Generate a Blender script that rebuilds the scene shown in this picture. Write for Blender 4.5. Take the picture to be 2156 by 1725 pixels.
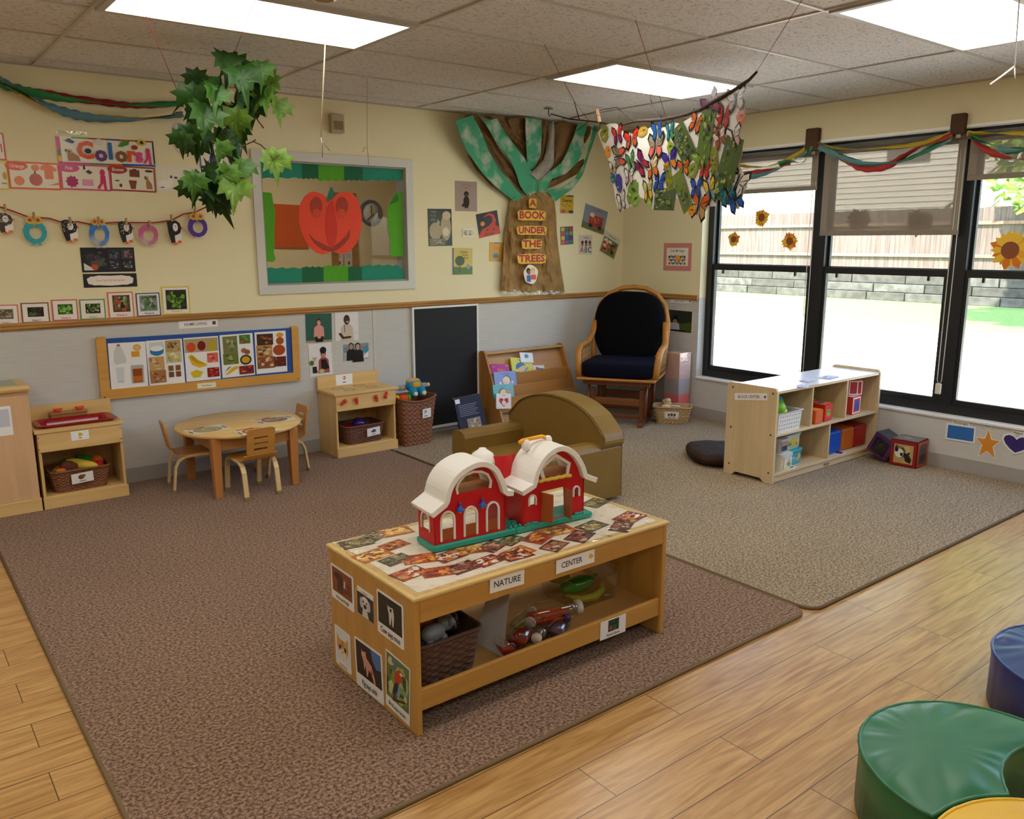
import bpy, math, random
from mathutils import Vector, Matrix, noise
for _o in list(bpy.data.objects): bpy.data.objects.remove(_o)
sc = bpy.context.scene
PI = math.pi
EXPOSURE, SKY, SUN, LAMP = 0.2, 1.3, 22.0, 6.6
# ------------------------------------------------------------------ camera
CAM = Vector((-5.4987, -5.39503, 1.48525)); FPX = 1739.953
_p, _r, _y = -0.20131, -0.00213, 0.66424
FW = Vector((math.cos(_p)*math.sin(_y), math.cos(_p)*math.cos(_y), math.sin(_p)))
_r0 = Vector((math.cos(_y), -math.sin(_y), 0)); _u0 = _r0.cross(FW)
RT = _r0*math.cos(_r) + _u0*math.sin(_r); UP = -_r0*math.sin(_r) + _u0*math.cos(_r)
cd = bpy.data.cameras.new('camera'); cam = bpy.data.objects.new('camera', cd); sc.collection.objects.link(cam)
cd.sensor_width = 36; cd.lens = 36*FPX/2156; cd.clip_start = .05; cd.clip_end = 300
cam.matrix_world = Matrix(((RT.x, UP.x, -FW.x, CAM.x), (RT.y, UP.y, -FW.y, CAM.y), (RT.z, UP.z, -FW.z, CAM.z), (0, 0, 0, 1)))
sc.camera = cam
# ------------------------------------------------------------------ exposure, sky, sun
vs = sc.view_settings; vs.view_transform = 'Standard'; vs.look = 'None'; vs.exposure = EXPOSURE; vs.gamma = 1; vs.use_curve_mapping = False
w = bpy.data.worlds.new('sky'); sc.world = w; w.use_nodes = True
_n = w.node_tree.nodes; _bg = _n['Background']
_sky = _n.new('ShaderNodeTexSky'); _sky.sky_type = 'NISHITA'; _sky.sun_disc = False
_sky.sun_elevation = math.radians(52); _sky.sun_rotation = math.radians(250); _sky.dust_density = 2
w.node_tree.links.new(_sky.outputs[0], _bg.inputs[0]); _bg.inputs[1].default_value = SKY
_sl = bpy.data.lights.new('sun', 'SUN'); _sl.energy = SUN; _sl.angle = .01; _sl.color = (1, .95, .86)
_so = bpy.data.objects.new('sun', _sl); sc.collection.objects.link(_so)
_so.rotation_euler = Vector((-.55, .18, .82)).to_track_quat('Z', 'Y').to_euler()
# ------------------------------------------------------------------ rays from picture points to planes of the room
def ray(u, v): return FW + RT*((u-1078)/FPX) - UP*((v-862.5)/FPX)
def onY(u, v, y=0):
    d = ray(u, v); return CAM + d*((y-CAM.y)/d.y)
def onX(u, v, x=0):
    d = ray(u, v); return CAM + d*((x-CAM.x)/d.x)
def onZ(u, v, z=0):
    d = ray(u, v); return CAM + d*((z-CAM.z)/d.z)
def onP(u, v, o, n):
    d = ray(u, v); o = Vector(o); n = Vector(n); return CAM + d*((o-CAM).dot(n)/d.dot(n))
# ------------------------------------------------------------------ colours and materials
def lin(c): return c/12.92 if c <= .04045 else ((c+.055)/1.055)**2.4
def hx(h):
    if not isinstance(h, str): return h
    h = h.lstrip('#'); return tuple(lin(int(h[i:i+2], 16)/255) for i in (0, 2, 4))
MATS = {}
def mat(name, rough=.6, pat=None, metal=0, spec=.5, bump=.0, scale=60, coat=0, trans=0, amt=.25, axis=0, sheen=0, bd=.004):
    """a surface whose base colour comes from the mesh's own 'Col' attribute, with a procedural pattern"""
    m = bpy.data.materials.new(name); m.use_nodes = True; t = m.node_tree; N = t.nodes; L = t.links
    b = N['Principled BSDF']; b.inputs['Roughness'].default_value = rough; b.inputs['Metallic'].default_value = metal
    b.inputs['Specular IOR Level'].default_value = spec; b.inputs['Coat Weight'].default_value = coat
    b.inputs['Sheen Weight'].default_value = sheen
    if trans:
        b.inputs['Transmission Weight'].default_value = trans
    a = N.new('ShaderNodeAttribute'); a.attribute_name = 'Col'; col = a.outputs['Color']
    tc = N.new('ShaderNodeTexCoord'); mp = N.new('ShaderNodeMapping'); L.new(tc.outputs['Object'], mp.inputs[0])
    ht = None
    if pat in ('noise', 'speck', 'wood', 'paint', 'wrinkle'):
        nz = N.new('ShaderNodeTexNoise'); L.new(mp.outputs[0], nz.inputs[0]); nz.inputs['Scale'].default_value = scale
        nz.inputs['Detail'].default_value = 4
        if pat == 'wood':
            s = [1, 1, 1]; s[axis] = .06; mp.inputs['Scale'].default_value = s
            nz.inputs['Distortion'].default_value = .6
        ht = nz.outputs[0]
        rp = N.new('ShaderNodeValToRGB'); L.new(ht, rp.inputs[0])
        lo = 1-amt
        rp.color_ramp.elements[0].position = .35; rp.color_ramp.elements[1].position = .65
        rp.color_ramp.elements[0].color = (lo, lo*.97, lo*.93, 1); rp.color_ramp.elements[1].color = (1, 1, 1, 1)
        mx = N.new('ShaderNodeMix'); mx.data_type = 'RGBA'
        L.new(col, mx.inputs['A'])
        if pat == 'paint':
            mx.blend_type = 'MIX'; rp.color_ramp.elements[0].color = (0, 0, 0, 1); rp.color_ramp.elements[1].color = (amt,)*3+(1,)
            rp.color_ramp.elements[0].position = .48; rp.color_ramp.elements[1].position = .68
            L.new(rp.outputs[0], mx.inputs['Factor']); mx.inputs['B'].default_value = (.62, .58, .48, 1)
        else:
            mx.blend_type = 'MULTIPLY'; mx.inputs['Factor'].default_value = 1; L.new(rp.outputs[0], mx.inputs['B'])
        col = mx.outputs['Result']
    elif pat == 'weave':
        wv = N.new('ShaderNodeTexChecker'); L.new(mp.outputs[0], wv.inputs[0]); wv.inputs['Scale'].default_value = scale
        ht = wv.outputs['Fac']
    elif pat == 'rib':
        wv = N.new('ShaderNodeTexWave'); L.new(mp.outputs[0], wv.inputs[0]); wv.inputs['Scale'].default_value = scale
        wv.bands_direction = 'XYZ'[axis]; ht = wv.outputs['Fac']
    L.new(col, b.inputs['Base Color'])
    if bump and ht is not None:
        bp = N.new('ShaderNodeBump'); bp.inputs['Strength'].default_value = bump; bp.inputs['Distance'].default_value = bd
        L.new(ht, bp.inputs['Height']); L.new(bp.outputs[0], b.inputs['Normal'])
    MATS[name] = m; return m
paper = mat('printed_paper', .65); gloss_paper = mat('laminated_paper', .22); plastic = mat('plastic', .35, spec=.4)
gloss = mat('glossy_plastic', .15); metal_m = mat('metal', .3, metal=1); painted_metal = mat('painted_metal', .4)
cloth = mat('cloth', .95, 'noise', bump=.15, scale=300, amt=.12, spec=.15)
maple = mat('maple_wood', .38, 'wood', scale=22, amt=.13, axis=0); maple_z = mat('maple_wood_upright', .38, 'wood', scale=22, amt=.13, axis=2)
oak = mat('oak_wood', .4, 'wood', scale=40, amt=.3, axis=0, bump=.05); oak_y = mat('oak_wood_side', .4, 'wood', scale=40, amt=.3, axis=1, bump=.05)
vinyl = mat('vinyl', .38, 'wrinkle', bump=.12, scale=9, amt=.06, spec=.5); rubber = mat('rubber', .55, 'noise', scale=4, amt=.12)
wicker = mat('wicker', .6, 'noise', scale=120, amt=.35, bump=.3); kraft = mat('kraft_paper', .75, 'wrinkle', scale=11, amt=.28, bump=1, bd=.03)
splash = mat('painted_kraft', .6, 'paint', scale=9, amt=.75, bump=.3); bark = mat('bark', .9, 'noise', scale=60, amt=.5, bump=.5)
leafm = mat('leaf', .45, 'noise', scale=25, amt=.35, bump=.2, spec=.3); chalk = mat('chalkboard', .7, 'noise', scale=3, amt=.35)
crepe = mat('crepe_paper', .8, 'rib', scale=40, bump=.4)
def film(name, tint=(1, 1, 1), gl=.12, rough=.05, bump=0, scale=12, op=0.0):
    m = bpy.data.materials.new(name); m.use_nodes = True; t = m.node_tree; N = t.nodes; L = t.links; N.remove(N['Principled BSDF'])
    out = N['Material Output']; tr = N.new('ShaderNodeBsdfTransparent'); tr.inputs[0].default_value = (*tint, 1)
    g = N.new('ShaderNodeBsdfGlossy'); g.inputs['Roughness'].default_value = rough
    lw = N.new('ShaderNodeLayerWeight'); lw.inputs[0].default_value = .5; fr = N.new('ShaderNodeMath'); fr.operation = 'POWER'; fr.inputs[1].default_value = 4; L.new(lw.outputs['Facing'], fr.inputs[0])
    mul = N.new('ShaderNodeMath'); mul.operation = 'MULTIPLY_ADD'; mul.inputs[1].default_value = .6; mul.inputs[2].default_value = .04+gl; L.new(fr.outputs[0], mul.inputs[0])
    ms = N.new('ShaderNodeMixShader'); L.new(mul.outputs[0], ms.inputs[0]); L.new(tr.outputs[0], ms.inputs[1]); L.new(g.outputs[0], ms.inputs[2])
    if bump:
        tc = N.new('ShaderNodeTexCoord'); nz = N.new('ShaderNodeTexNoise'); nz.inputs['Scale'].default_value = scale; nz.inputs['Detail'].default_value = 3
        L.new(tc.outputs['Object'], nz.inputs[0]); bp = N.new('ShaderNodeBump'); bp.inputs['Strength'].default_value = bump; bp.inputs['Distance'].default_value = .02
        L.new(nz.outputs[0], bp.inputs['Height'])
        L.new(bp.outputs[0], g.inputs['Normal']); L.new(bp.outputs[0], lw.inputs['Normal'])
    L.new(ms.outputs[0], out.inputs[0]); return m
glass = film('window_glass', gl=-.02, rough=0); wrap = film('clear_plastic_wrap', gl=.05, rough=.08, bump=1.0, scale=9)
clear = film('clear_plastic', tint=(.93, .93, .9), gl=.06, rough=.05)
# ------------------------------------------------------------------ mesh building
COL = sc.collection
def tempmesh(cu):
    o = bpy.data.objects.new('tmp', cu); COL.objects.link(o)
    dg = bpy.context.evaluated_depsgraph_get(); me = bpy.data.meshes.new_from_object(o.evaluated_get(dg))
    vs_ = [tuple(v.co) for v in me.vertices]; fs = [tuple(p.vertices) for p in me.polygons]
    bpy.data.objects.remove(o); bpy.data.curves.remove(cu); bpy.data.meshes.remove(me); return vs_, fs
_tc = {}
def text_geo(s, bold=.012):
    if (s, bold) not in _tc:
        cu = bpy.data.curves.new('t', 'FONT'); cu.body = s; cu.size = 1; cu.resolution_u = 2; cu.align_x = 'CENTER'; cu.align_y = 'CENTER'; cu.offset = bold
        vs_, fs = tempmesh(cu); _tc[(s, bold)] = (vs_, fs)
    return _tc[(s, bold)]
def plate_geo(outs, th):
    cu = bpy.data.curves.new('p', 'CURVE'); cu.dimensions = '2D'; cu.fill_mode = 'BOTH'; cu.extrude = th/2
    for o in outs:
        sp = cu.splines.new('POLY'); sp.points.add(len(o)-1); sp.use_cyclic_u = True
        for i, p in enumerate(o): sp.points[i].co = (p[0], p[1], 0, 1)
    return tempmesh(cu)
def frame(o, ex, ey):
    ex = Vector(ex).normalized(); ey = Vector(ey); ey = (ey-ex*ey.dot(ex)).normalized(); n = ex.cross(ey); o = Vector(o)
    return Matrix(((ex.x, ey.x, n.x, o.x), (ex.y, ey.y, n.y, o.y), (ex.z, ey.z, n.z, o.z), (0, 0, 0, 1)))
def T(x, y, z, rx=0, ry=0, rz=0):
    from mathutils import Euler
    return Matrix.Translation((x, y, z)) @ Euler((rx, ry, rz)).to_matrix().to_4x4()
class MB:
    def __init__(s, par=None, col='#ffffff'):
        s.v = []; s.f = []; s.c = []; s.sm = []; s.col = hx(col); s.M = Matrix()
        s.P = par.matrix_basis.inverted() if par is not None else Matrix()
    def add(s, vs_, fs, col=None, smooth=False, M=None):
        k = len(s.v); A = s.P @ s.M
        if M is not None: A = A @ M
        s.v += [A @ Vector(p) for p in vs_]; c = hx(col) if col is not None else s.col
        for f in fs: s.f.append([i+k for i in f]); s.c.append(c); s.sm.append(smooth)
        return s
    def box(s, x0, y0, z0, x1, y1, z1, col=None, M=None):
        vs_ = [(x, y, z) for z in (z0, z1) for y in (y0, y1) for x in (x0, x1)]
        return s.add(vs_, [(0, 2, 3, 1), (4, 5, 7, 6), (0, 1, 5, 4), (2, 6, 7, 3), (0, 4, 6, 2), (1, 3, 7, 5)], col, M=M)
    def cbox(s, c, d, col=None, M=None):
        return s.box(c[0]-d[0]/2, c[1]-d[1]/2, c[2]-d[2]/2, c[0]+d[0]/2, c[1]+d[1]/2, c[2]+d[2]/2, col, M)
    def plate(s, outs, th, M=None, col=None):
        if outs and not isinstance(outs[0][0], (tuple, list, Vector)): outs = [outs]
        a, b = plate_geo(outs, th); return s.add(a, b, col, M=M)
    def poly(s, pts, col=None, M=None): return s.add([(p[0], p[1], p[2] if len(p) > 2 else 0) for p in pts], [tuple(range(len(pts)))], col, M=M)
    def text(s, tx, M, size, col='#222222', sx=1, bold=.012):
        a, b = text_geo(tx, bold); return s.add([(x*size*sx, y*size, 0) for x, y, z in a], b, col, M=M)
    def tube(s, pts, r, n=8, col=None, closed=False, flat=1, cap=True):
        pts = [Vector(p) for p in pts]; m = len(pts); vs_ = []; up = Vector((0, 0, 1))
        d0 = (pts[1]-pts[0]).normalized(); a = d0.cross(up)
        if a.length < .05: a = d0.cross(Vector((1, 0, 0)))
        a.normalize()
        for i in range(m):
            if closed: d = pts[(i+1) % m]-pts[i-1]
            else: d = pts[min(i+1, m-1)]-pts[max(i-1, 0)]
            d.normalize(); a = (a-d*a.dot(d)).normalized(); b = d.cross(a)
            ri = r[i] if isinstance(r, (list, tuple)) else r
            for k in range(n):
                t = 2*PI*k/n; vs_.append(pts[i]+a*(math.cos(t)*ri)+b*(math.sin(t)*ri*flat))
        fs = []
        for i in range(m if closed else m-1):
            j = (i+1) % m
            for k in range(n): fs.append((i*n+k, i*n+(k+1) % n, j*n+(k+1) % n, j*n+k))
        if not closed and cap: fs += [tuple(range(n))[::-1], tuple(range((m-1)*n, m*n))]
        return s.add(vs_, fs, col, True)
    def lathe(s, prof, n=24, col=None, M=None, smooth=True, sx=1, sy=1):
        vs_ = []; fs = []; m = len(prof)
        for r, z in prof:
            for k in range(n): vs_.append((r*math.cos(2*PI*k/n)*sx, r*math.sin(2*PI*k/n)*sy, z))
        for i in range(m-1):
            for k in range(n): fs.append((i*n+k, i*n+(k+1) % n, (i+1)*n+(k+1) % n, (i+1)*n+k))
        lp = math.dist(prof[0], prof[-1]) < 1e-9
        if prof[0][0] > 1e-5 and not lp: fs.append(tuple(range(n))[::-1])
        if prof[-1][0] > 1e-5 and not lp: fs.append(tuple(range((m-1)*n, m*n)))
        return s.add(vs_, fs, col, smooth, M)
    def ball(s, c, r, col=None, n=12, M=None):
        if not isinstance(r, (tuple, list)): r = (r, r, r)
        A = Matrix.Translation(c) @ (M or Matrix())
        pr = [(math.sin(PI*i/n), -math.cos(PI*i/n)) for i in range(n+1)]; pr[0] = (1e-6, -1); pr[-1] = (1e-6, 1)
        return s.lathe([(a*1, b) for a, b in pr], n*2, col, A @ Matrix.Diagonal((*r, 1)))
    def grid(s, fn, nu, nv, col=None, smooth=True, back=None):
        vs_ = [fn(i/nu, j/nv) for j in range(nv+1) for i in range(nu+1)]; k = nu+1
        fs = [(j*k+i, j*k+i+1, (j+1)*k+i+1, (j+1)*k+i) for j in range(nv) for i in range(nu)]
        return s.add(vs_, fs, col, smooth)
    def cushion(s, c, d, e=.35, n=12, col=None, M=None, top=None):
        """rounded pillow-like block: superellipsoid"""
        vs_ = []; fs = []; nu, nv = n*2, n
        sg = lambda x, p: math.copysign(abs(x)**p, x)
        for j in range(nv+1):
            ph = -PI/2+PI*j/nv
            for i in range(nu):
                th = 2*PI*i/nu
                x = sg(math.cos(ph), e)*sg(math.cos(th), e); y = sg(math.cos(ph), e)*sg(math.sin(th), e); z = sg(math.sin(ph), e)
                p = Vector((c[0]+x*d[0]/2, c[1]+y*d[1]/2, c[2]+z*d[2]/2))
                if top: p = top(p)
                vs_.append(p)
        for j in range(nv):
            for i in range(nu): fs.append((j*nu+i, j*nu+(i+1) % nu, (j+1)*nu+(i+1) % nu, (j+1)*nu+i))
        return s.add(vs_, fs, col, True, M)
    def mesh(s, name, m, sh=None):
        me = bpy.data.meshes.new(name); org = sh or Vector()
        me.from_pydata([p-org for p in s.v], [], s.f); me.materials.append(m)
        at = me.color_attributes.new('Col', 'FLOAT_COLOR', 'CORNER'); buf = []
        for f, c in zip(s.f, s.c): buf += list((*c[:3], 1.0))*len(f)
        at.data.foreach_set('color', buf); me.polygons.foreach_set('use_smooth', s.sm); me.update(); return me
def mods(o, bevel, sub):
    if bevel:
        b = o.modifiers.new('bevel', 'BEVEL'); b.width = bevel; b.segments = 2; b.limit_method = 'ANGLE'; b.angle_limit = .7
    if sub:
        b = o.modifiers.new('sub', 'SUBSURF'); b.levels = sub; b.render_levels = sub
def tag(o, label, cat=None, group=None, kind=None):
    if label: o['label'] = label
    if cat: o['category'] = cat
    if group: o['group'] = group
    if kind: o['kind'] = kind
    return o
def thing(name, label, cat, loc=(0, 0, 0), rz=0, group=None):
    o = bpy.data.objects.new(name, None); COL.objects.link(o); o.location = loc; o.rotation_euler = (0, 0, rz); o.empty_display_size = .05
    o.matrix_basis = Matrix.Translation(loc) @ Matrix.Rotation(rz, 4, 'Z')
    return tag(o, label, cat, group)
def part(mb, name, m, par, bevel=0, sub=0, label=None, kind=None):
    o = bpy.data.objects.new(name, mb.mesh(name, m)); COL.objects.link(o); o.parent = par; mods(o, bevel, sub); return tag(o, label, kind=kind)
def solo(mb, name, m, label, cat, group=None, bevel=0, sub=0, kind=None):
    lo = Vector([min(p[i] for p in mb.v) for i in range(3)]); hi = Vector([max(p[i] for p in mb.v) for i in range(3)]); c = (lo+hi)/2; c.z = lo.z
    o = bpy.data.objects.new(name, mb.mesh(name, m, c)); COL.objects.link(o); o.location = c; mods(o, bevel, sub); return tag(o, label, cat, group, kind)
def struct(mb, name, m, bevel=0, par=None):
    o = bpy.data.objects.new(name, mb.mesh(name, m)); COL.objects.link(o); mods(o, bevel, 0)
    if par: o.parent = par
    else: o['kind'] = 'structure'
    return o
def clone(root, loc=None, rz=None, label=None, group=None):
    r = root.copy(); COL.objects.link(r)
    if loc is not None: r.location = loc
    if rz is not None: r.rotation_euler = (0, 0, rz)
    if label: r['label'] = label
    if group: r['group'] = group
    for ch in list(root.children):
        c = ch.copy(); COL.objects.link(c); c.parent = r
        for g in list(ch.children):
            d = g.copy(); COL.objects.link(d); d.parent = c
    return r
# ------------------------------------------------------------------ flat printed art: shapes in unit coordinates of a sheet
def ell(cx, cy, rx, ry, n=20, a0=0, a1=2*PI): return [(cx+rx*math.cos(a0+(a1-a0)*i/n), cy+ry*math.sin(a0+(a1-a0)*i/n)) for i in range(n if abs(a1-a0-2*PI) < 1e-6 else n+1)]
def rrect(x0, y0, x1, y1, r, n=4):
    o = []
    for cx, cy, a in ((x1-r, y1-r, 0), (x0+r, y1-r, PI/2), (x0+r, y0+r, PI), (x1-r, y0+r, 1.5*PI)):
        o += [(cx+r*math.cos(a+PI/2*i/n), cy+r*math.sin(a+PI/2*i/n)) for i in range(n+1)]
    return o
def art(mb, M, w, h, items, z0=.0009, dz=.00022):
    z = z0
    def put(pts, col):
        mb.add([((x-.5)*w, (y-.5)*h, z) for x, y in pts], [tuple(range(len(pts)))], col, M=M)
    for it in items:
        k = it[0]; z += dz
        if k == 'r': put([(it[2], it[3]), (it[4], it[3]), (it[4], it[5]), (it[2], it[5])], it[1])
        elif k == 'e': put(ell(*it[2:6], n=16), it[1])
        elif k == 'p': put(it[2], it[1])
        elif k in 'tb':
            sx = it[6] if len(it) > 6 else 1; rot = it[7] if len(it) > 7 else 0
            mb.text(it[2], M @ T((it[3]-.5)*w, (it[4]-.5)*h, z, rz=rot), it[5]*h, it[1], sx, .012 if k == 't' else .045)
        elif k == 'n':   # photo-like patchwork of blobs inside a rectangle
            _, pal, x0, y0, x1, y1, n, seed = it[:8]; rn = random.Random(seed); put([(x0, y0), (x1, y0), (x1, y1), (x0, y1)], pal[0])
            for _ in range(n):
                z += .00001
                rx = (x1-x0)*rn.uniform(.06, .22); ry = (y1-y0)*rn.uniform(.06, .22); cx = rn.uniform(x0+rx, x1-rx); cy = rn.uniform(y0+ry, y1-ry)
                ph = rn.uniform(0, 6); q = []
                for i in range(9):
                    a = 2*PI*i/9; rr = rn.uniform(.6, 1); q.append((cx+rx*rr*math.cos(a+ph), cy+ry*rr*math.sin(a+ph)))
                q = [(min(max(a, x0), x1), min(max(b, y0), y1)) for a, b in q]; put(q, rn.choice(pal[1:]))
def quad_frame(q, f, off=.002):
    P = [f(*p) for p in q]; c = (P[0]+P[1]+P[2]+P[3])/4
    ex = (P[1]-P[0]+P[2]-P[3])/2; ey = (P[0]-P[3]+P[1]-P[2])/2; w_, h_ = ex.length, ey.length
    # average the two skews so the sheet stays a true rectangle
    n = ex.cross(ey).normalized(); d = (ex.normalized()+ey.normalized().cross(n)).normalized()
    M = frame(c, d, n.cross(d)); return M @ Matrix.Translation((0, 0, off)), w_, h_
BW = lambda u, v: onY(u, v, 0)
RW = lambda u, v: onX(u, v, 0)
def sheet(name, label, cat, q, f, items, base='#f4f2ec', group=None, border=None, bw=.05, m=None, th=.0012, off=.002, par=None, rr=0, outline=None):
    M, w_, h_ = quad_frame(q, f, off); mb = MB(par)
    if outline: o = [((x-.5)*w_, (y-.5)*h_) for x, y in outline]
    elif rr: o = rrect(-w_/2, -h_/2, w_/2, h_/2, rr)
    else: o = [(-w_/2, -h_/2), (w_/2, -h_/2), (w_/2, h_/2), (-w_/2, h_/2)]
    mb.plate(o, th, M, border or base)
    if border: items = [('r', base, bw, bw*w_/h_, 1-bw, 1-bw*w_/h_)]+list(items)
    art(mb, M, w_, h_, items, z0=th/2+.0002)
    if par is not None: return part(mb, name, m or paper, par, label=label)
    return solo(mb, name, m or paper, label, cat, group)
def crop(x0, y0, s): return lambda x, y: (x0+x*s, y0+y*s)
# ================================================================== the room shell
ZC = 2.4294; ZR = 1.038; XL, YF = -8.6, -8.2
def nodes_mat(name):
    m = bpy.data.materials.new(name); m.use_nodes = True; return m, m.node_tree.nodes, m.node_tree.links, m.node_tree.nodes['Principled BSDF']
def pos(N, L):
    g = N.new('ShaderNodeNewGeometry'); return g.outputs['Position']
def wall_mat(name, up, low):
    m, N, L, b = nodes_mat(name); P = pos(N, L); sp = N.new('ShaderNodeSeparateXYZ'); L.new(P, sp.inputs[0])
    gt = N.new('ShaderNodeMath'); gt.operation = 'GREATER_THAN'; gt.inputs[1].default_value = ZR-.02; L.new(sp.outputs[2], gt.inputs[0])
    mp = N.new('ShaderNodeMapping'); mp.inputs['Scale'].default_value = (6, 6, 260); L.new(P, mp.inputs[0])
    nz = N.new('ShaderNodeTexNoise'); nz.inputs['Scale'].default_value = 1; nz.inputs['Detail'].default_value = 3; L.new(mp.outputs[0], nz.inputs[0])
    rp = N.new('ShaderNodeValToRGB'); L.new(nz.outputs[0], rp.inputs[0])
    rp.color_ramp.elements[0].position = .3; rp.color_ramp.elements[1].position = .7
    rp.color_ramp.elements[0].color = (*[c*.86 for c in hx(low)], 1); rp.color_ramp.elements[1].color = (*hx(low), 1)
    mx = N.new('ShaderNodeMix'); mx.data_type = 'RGBA'; L.new(gt.outputs[0], mx.inputs['Factor']); L.new(rp.outputs[0], mx.inputs['A']); mx.inputs['B'].default_value = (*hx(up), 1)
    L.new(mx.outputs['Result'], b.inputs['Base Color']); b.inputs['Roughness'].default_value = .7; b.inputs['Specular IOR Level'].default_value = .25
    n2 = N.new('ShaderNodeTexNoise'); n2.inputs['Scale'].default_value = 150; L.new(P, n2.inputs[0])
    bp = N.new('ShaderNodeBump'); bp.inputs['Strength'].default_value = .12; bp.inputs['Distance'].default_value = .003; L.new(n2.outputs[0], bp.inputs['Height']); L.new(bp.outputs[0], b.inputs['Normal'])
    return m
wallm = wall_mat('painted_wall', '#ebe1ba', '#cfcdc8')
def carpet_mat(name, c0, c1, c2):
    m, N, L, b = nodes_mat(name); P = pos(N, L); nz = N.new('ShaderNodeTexNoise'); nz.inputs['Scale'].default_value = 95; nz.inputs['Detail'].default_value = 3; nz.inputs['Roughness'].default_value = .7; L.new(P, nz.inputs[0])
    rp = N.new('ShaderNodeValToRGB'); L.new(nz.outputs[0], rp.inputs[0]); e = rp.color_ramp.elements
    e[0].position = .38; e[0].color = (*hx(c0), 1); e[1].position = .62; e[1].color = (*hx(c2), 1); k = e.new(.5); k.color = (*hx(c1), 1)
    n2 = N.new('ShaderNodeTexNoise'); n2.inputs['Scale'].default_value = 2.2; n2.inputs['Detail'].default_value = 3; L.new(P, n2.inputs[0])
    r2 = N.new('ShaderNodeMapRange'); r2.inputs['To Min'].default_value = .86; r2.inputs['To Max'].default_value = 1.1; L.new(n2.outputs[0], r2.inputs[0])
    mx = N.new('ShaderNodeMix'); mx.data_type = 'RGBA'; mx.blend_type = 'MULTIPLY'; mx.inputs['Factor'].default_value = 1; L.new(rp.outputs[0], mx.inputs['A']); L.new(r2.outputs[0], mx.inputs['B'])
    L.new(mx.outputs['Result'], b.inputs['Base Color']); b.inputs['Roughness'].default_value = 1; b.inputs['Specular IOR Level'].default_value = .1; b.inputs['Sheen Weight'].default_value = .15
    bp = N.new('ShaderNodeBump'); bp.inputs['Strength'].default_value = .9; bp.inputs['Distance'].default_value = .008; L.new(nz.outputs[0], bp.inputs['Height']); L.new(bp.outputs[0], b.inputs['Normal'])
    return m
carpet_brown = carpet_mat('brown_carpet', '#4e3626', '#866750', '#aa8b73')
carpet_tan = carpet_mat('tan_carpet', '#655136', '#978265', '#bba88a')
def floor_mat():
    m, N, L, b = nodes_mat('laminate_planks'); P = pos(N, L)
    br = N.new('ShaderNodeTexBrick'); L.new(P, br.inputs[0]); br.offset = .37; br.offset_frequency = 2
    br.inputs['Scale'].default_value = 1; br.inputs['Brick Width'].default_value = 1.2; br.inputs['Row Height'].default_value = .1537
    br.inputs['Mortar Size'].default_value = .0016; br.inputs['Mortar Smooth'].default_value = 0
    br.inputs['Color1'].default_value = (.0, .0, .0, 1); br.inputs['Color2'].default_value = (1, 1, 1, 1); br.inputs['Mortar'].default_value = (.5, .5, .5, 1)
    mp = N.new('ShaderNodeMapping'); mp.inputs['Scale'].default_value = (1.2, 14, 1); L.new(P, mp.inputs[0])
    ad = N.new('ShaderNodeMix'); ad.data_type = 'RGBA'; ad.blend_type = 'ADD'; ad.inputs['Factor'].default_value = 1; L.new(mp.outputs[0], ad.inputs['A'])
    sc_ = N.new('ShaderNodeVectorMath'); sc_.operation = 'SCALE'; sc_.inputs['Scale'].default_value = 9; L.new(br.outputs[0], sc_.inputs[0]); L.new(sc_.outputs[0], ad.inputs['B'])
    nz = N.new('ShaderNodeTexNoise'); nz.inputs['Scale'].default_value = 2.2; nz.inputs['Detail'].default_value = 6; nz.inputs['Distortion'].default_value = 1.6; L.new(ad.outputs['Result'], nz.inputs[0])
    rp = N.new('ShaderNodeValToRGB'); L.new(nz.outputs[0], rp.inputs[0]); e = rp.color_ramp.elements
    e[0].position = .3; e[0].color = (*hx('#a0713a'), 1); e[1].position = .68; e[1].color = (*hx('#caa064'), 1)
    mx = N.new('ShaderNodeMix'); mx.data_type = 'RGBA'; L.new(br.outputs['Fac'], mx.inputs['Factor']); L.new(rp.outputs[0], mx.inputs['A']); mx.inputs['B'].default_value = (*hx('#5a3f22'), 1)
    L.new(mx.outputs['Result'], b.inputs['Base Color']); b.inputs['Roughness'].default_value = .3; b.inputs['Specular IOR Level'].default_value = .85
    bp = N.new('ShaderNodeBump'); bp.inputs['Strength'].default_value = .06; bp.inputs['Distance'].default_value = .004; L.new(nz.outputs[0], bp.inputs['Height']); L.new(bp.outputs[0], b.inputs['Normal'])
    return m
def ceil_mat():
    m, N, L, b = nodes_mat('acoustic_tile'); P = pos(N, L)
    mp = N.new('ShaderNodeMapping'); mp.inputs['Scale'].default_value = (55, 110, 1); L.new(P, mp.inputs[0])
    nz = N.new('ShaderNodeTexNoise'); nz.inputs['Scale'].default_value = 1; nz.inputs['Detail'].default_value = 3; L.new(mp.outputs[0], nz.inputs[0])
    rp = N.new('ShaderNodeValToRGB'); L.new(nz.outputs[0], rp.inputs[0]); e = rp.color_ramp.elements
    e[0].position = .34; e[0].color = (*hx('#b4b0aa'), 1); e[1].position = .46; e[1].color = (*hx('#e0ddd8'), 1)
    L.new(rp.outputs[0], b.inputs['Base Color']); b.inputs['Roughness'].default_value = .95; b.inputs['Specular IOR Level'].default_value = .1
    bp = N.new('ShaderNodeBump'); bp.inputs['Strength'].default_value = .3; bp.inputs['Distance'].default_value = .004; L.new(nz.outputs[0], bp.inputs['Height']); L.new(bp.outputs[0], b.inputs['Normal'])
    return m
struct(MB().box(XL, YF, -.15, 0, 0, 0), 'floor', floor_mat())
struct(MB().box(XL, YF, ZC+.004, 0, 0, ZC+.12), 'ceiling', ceil_mat())
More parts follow.
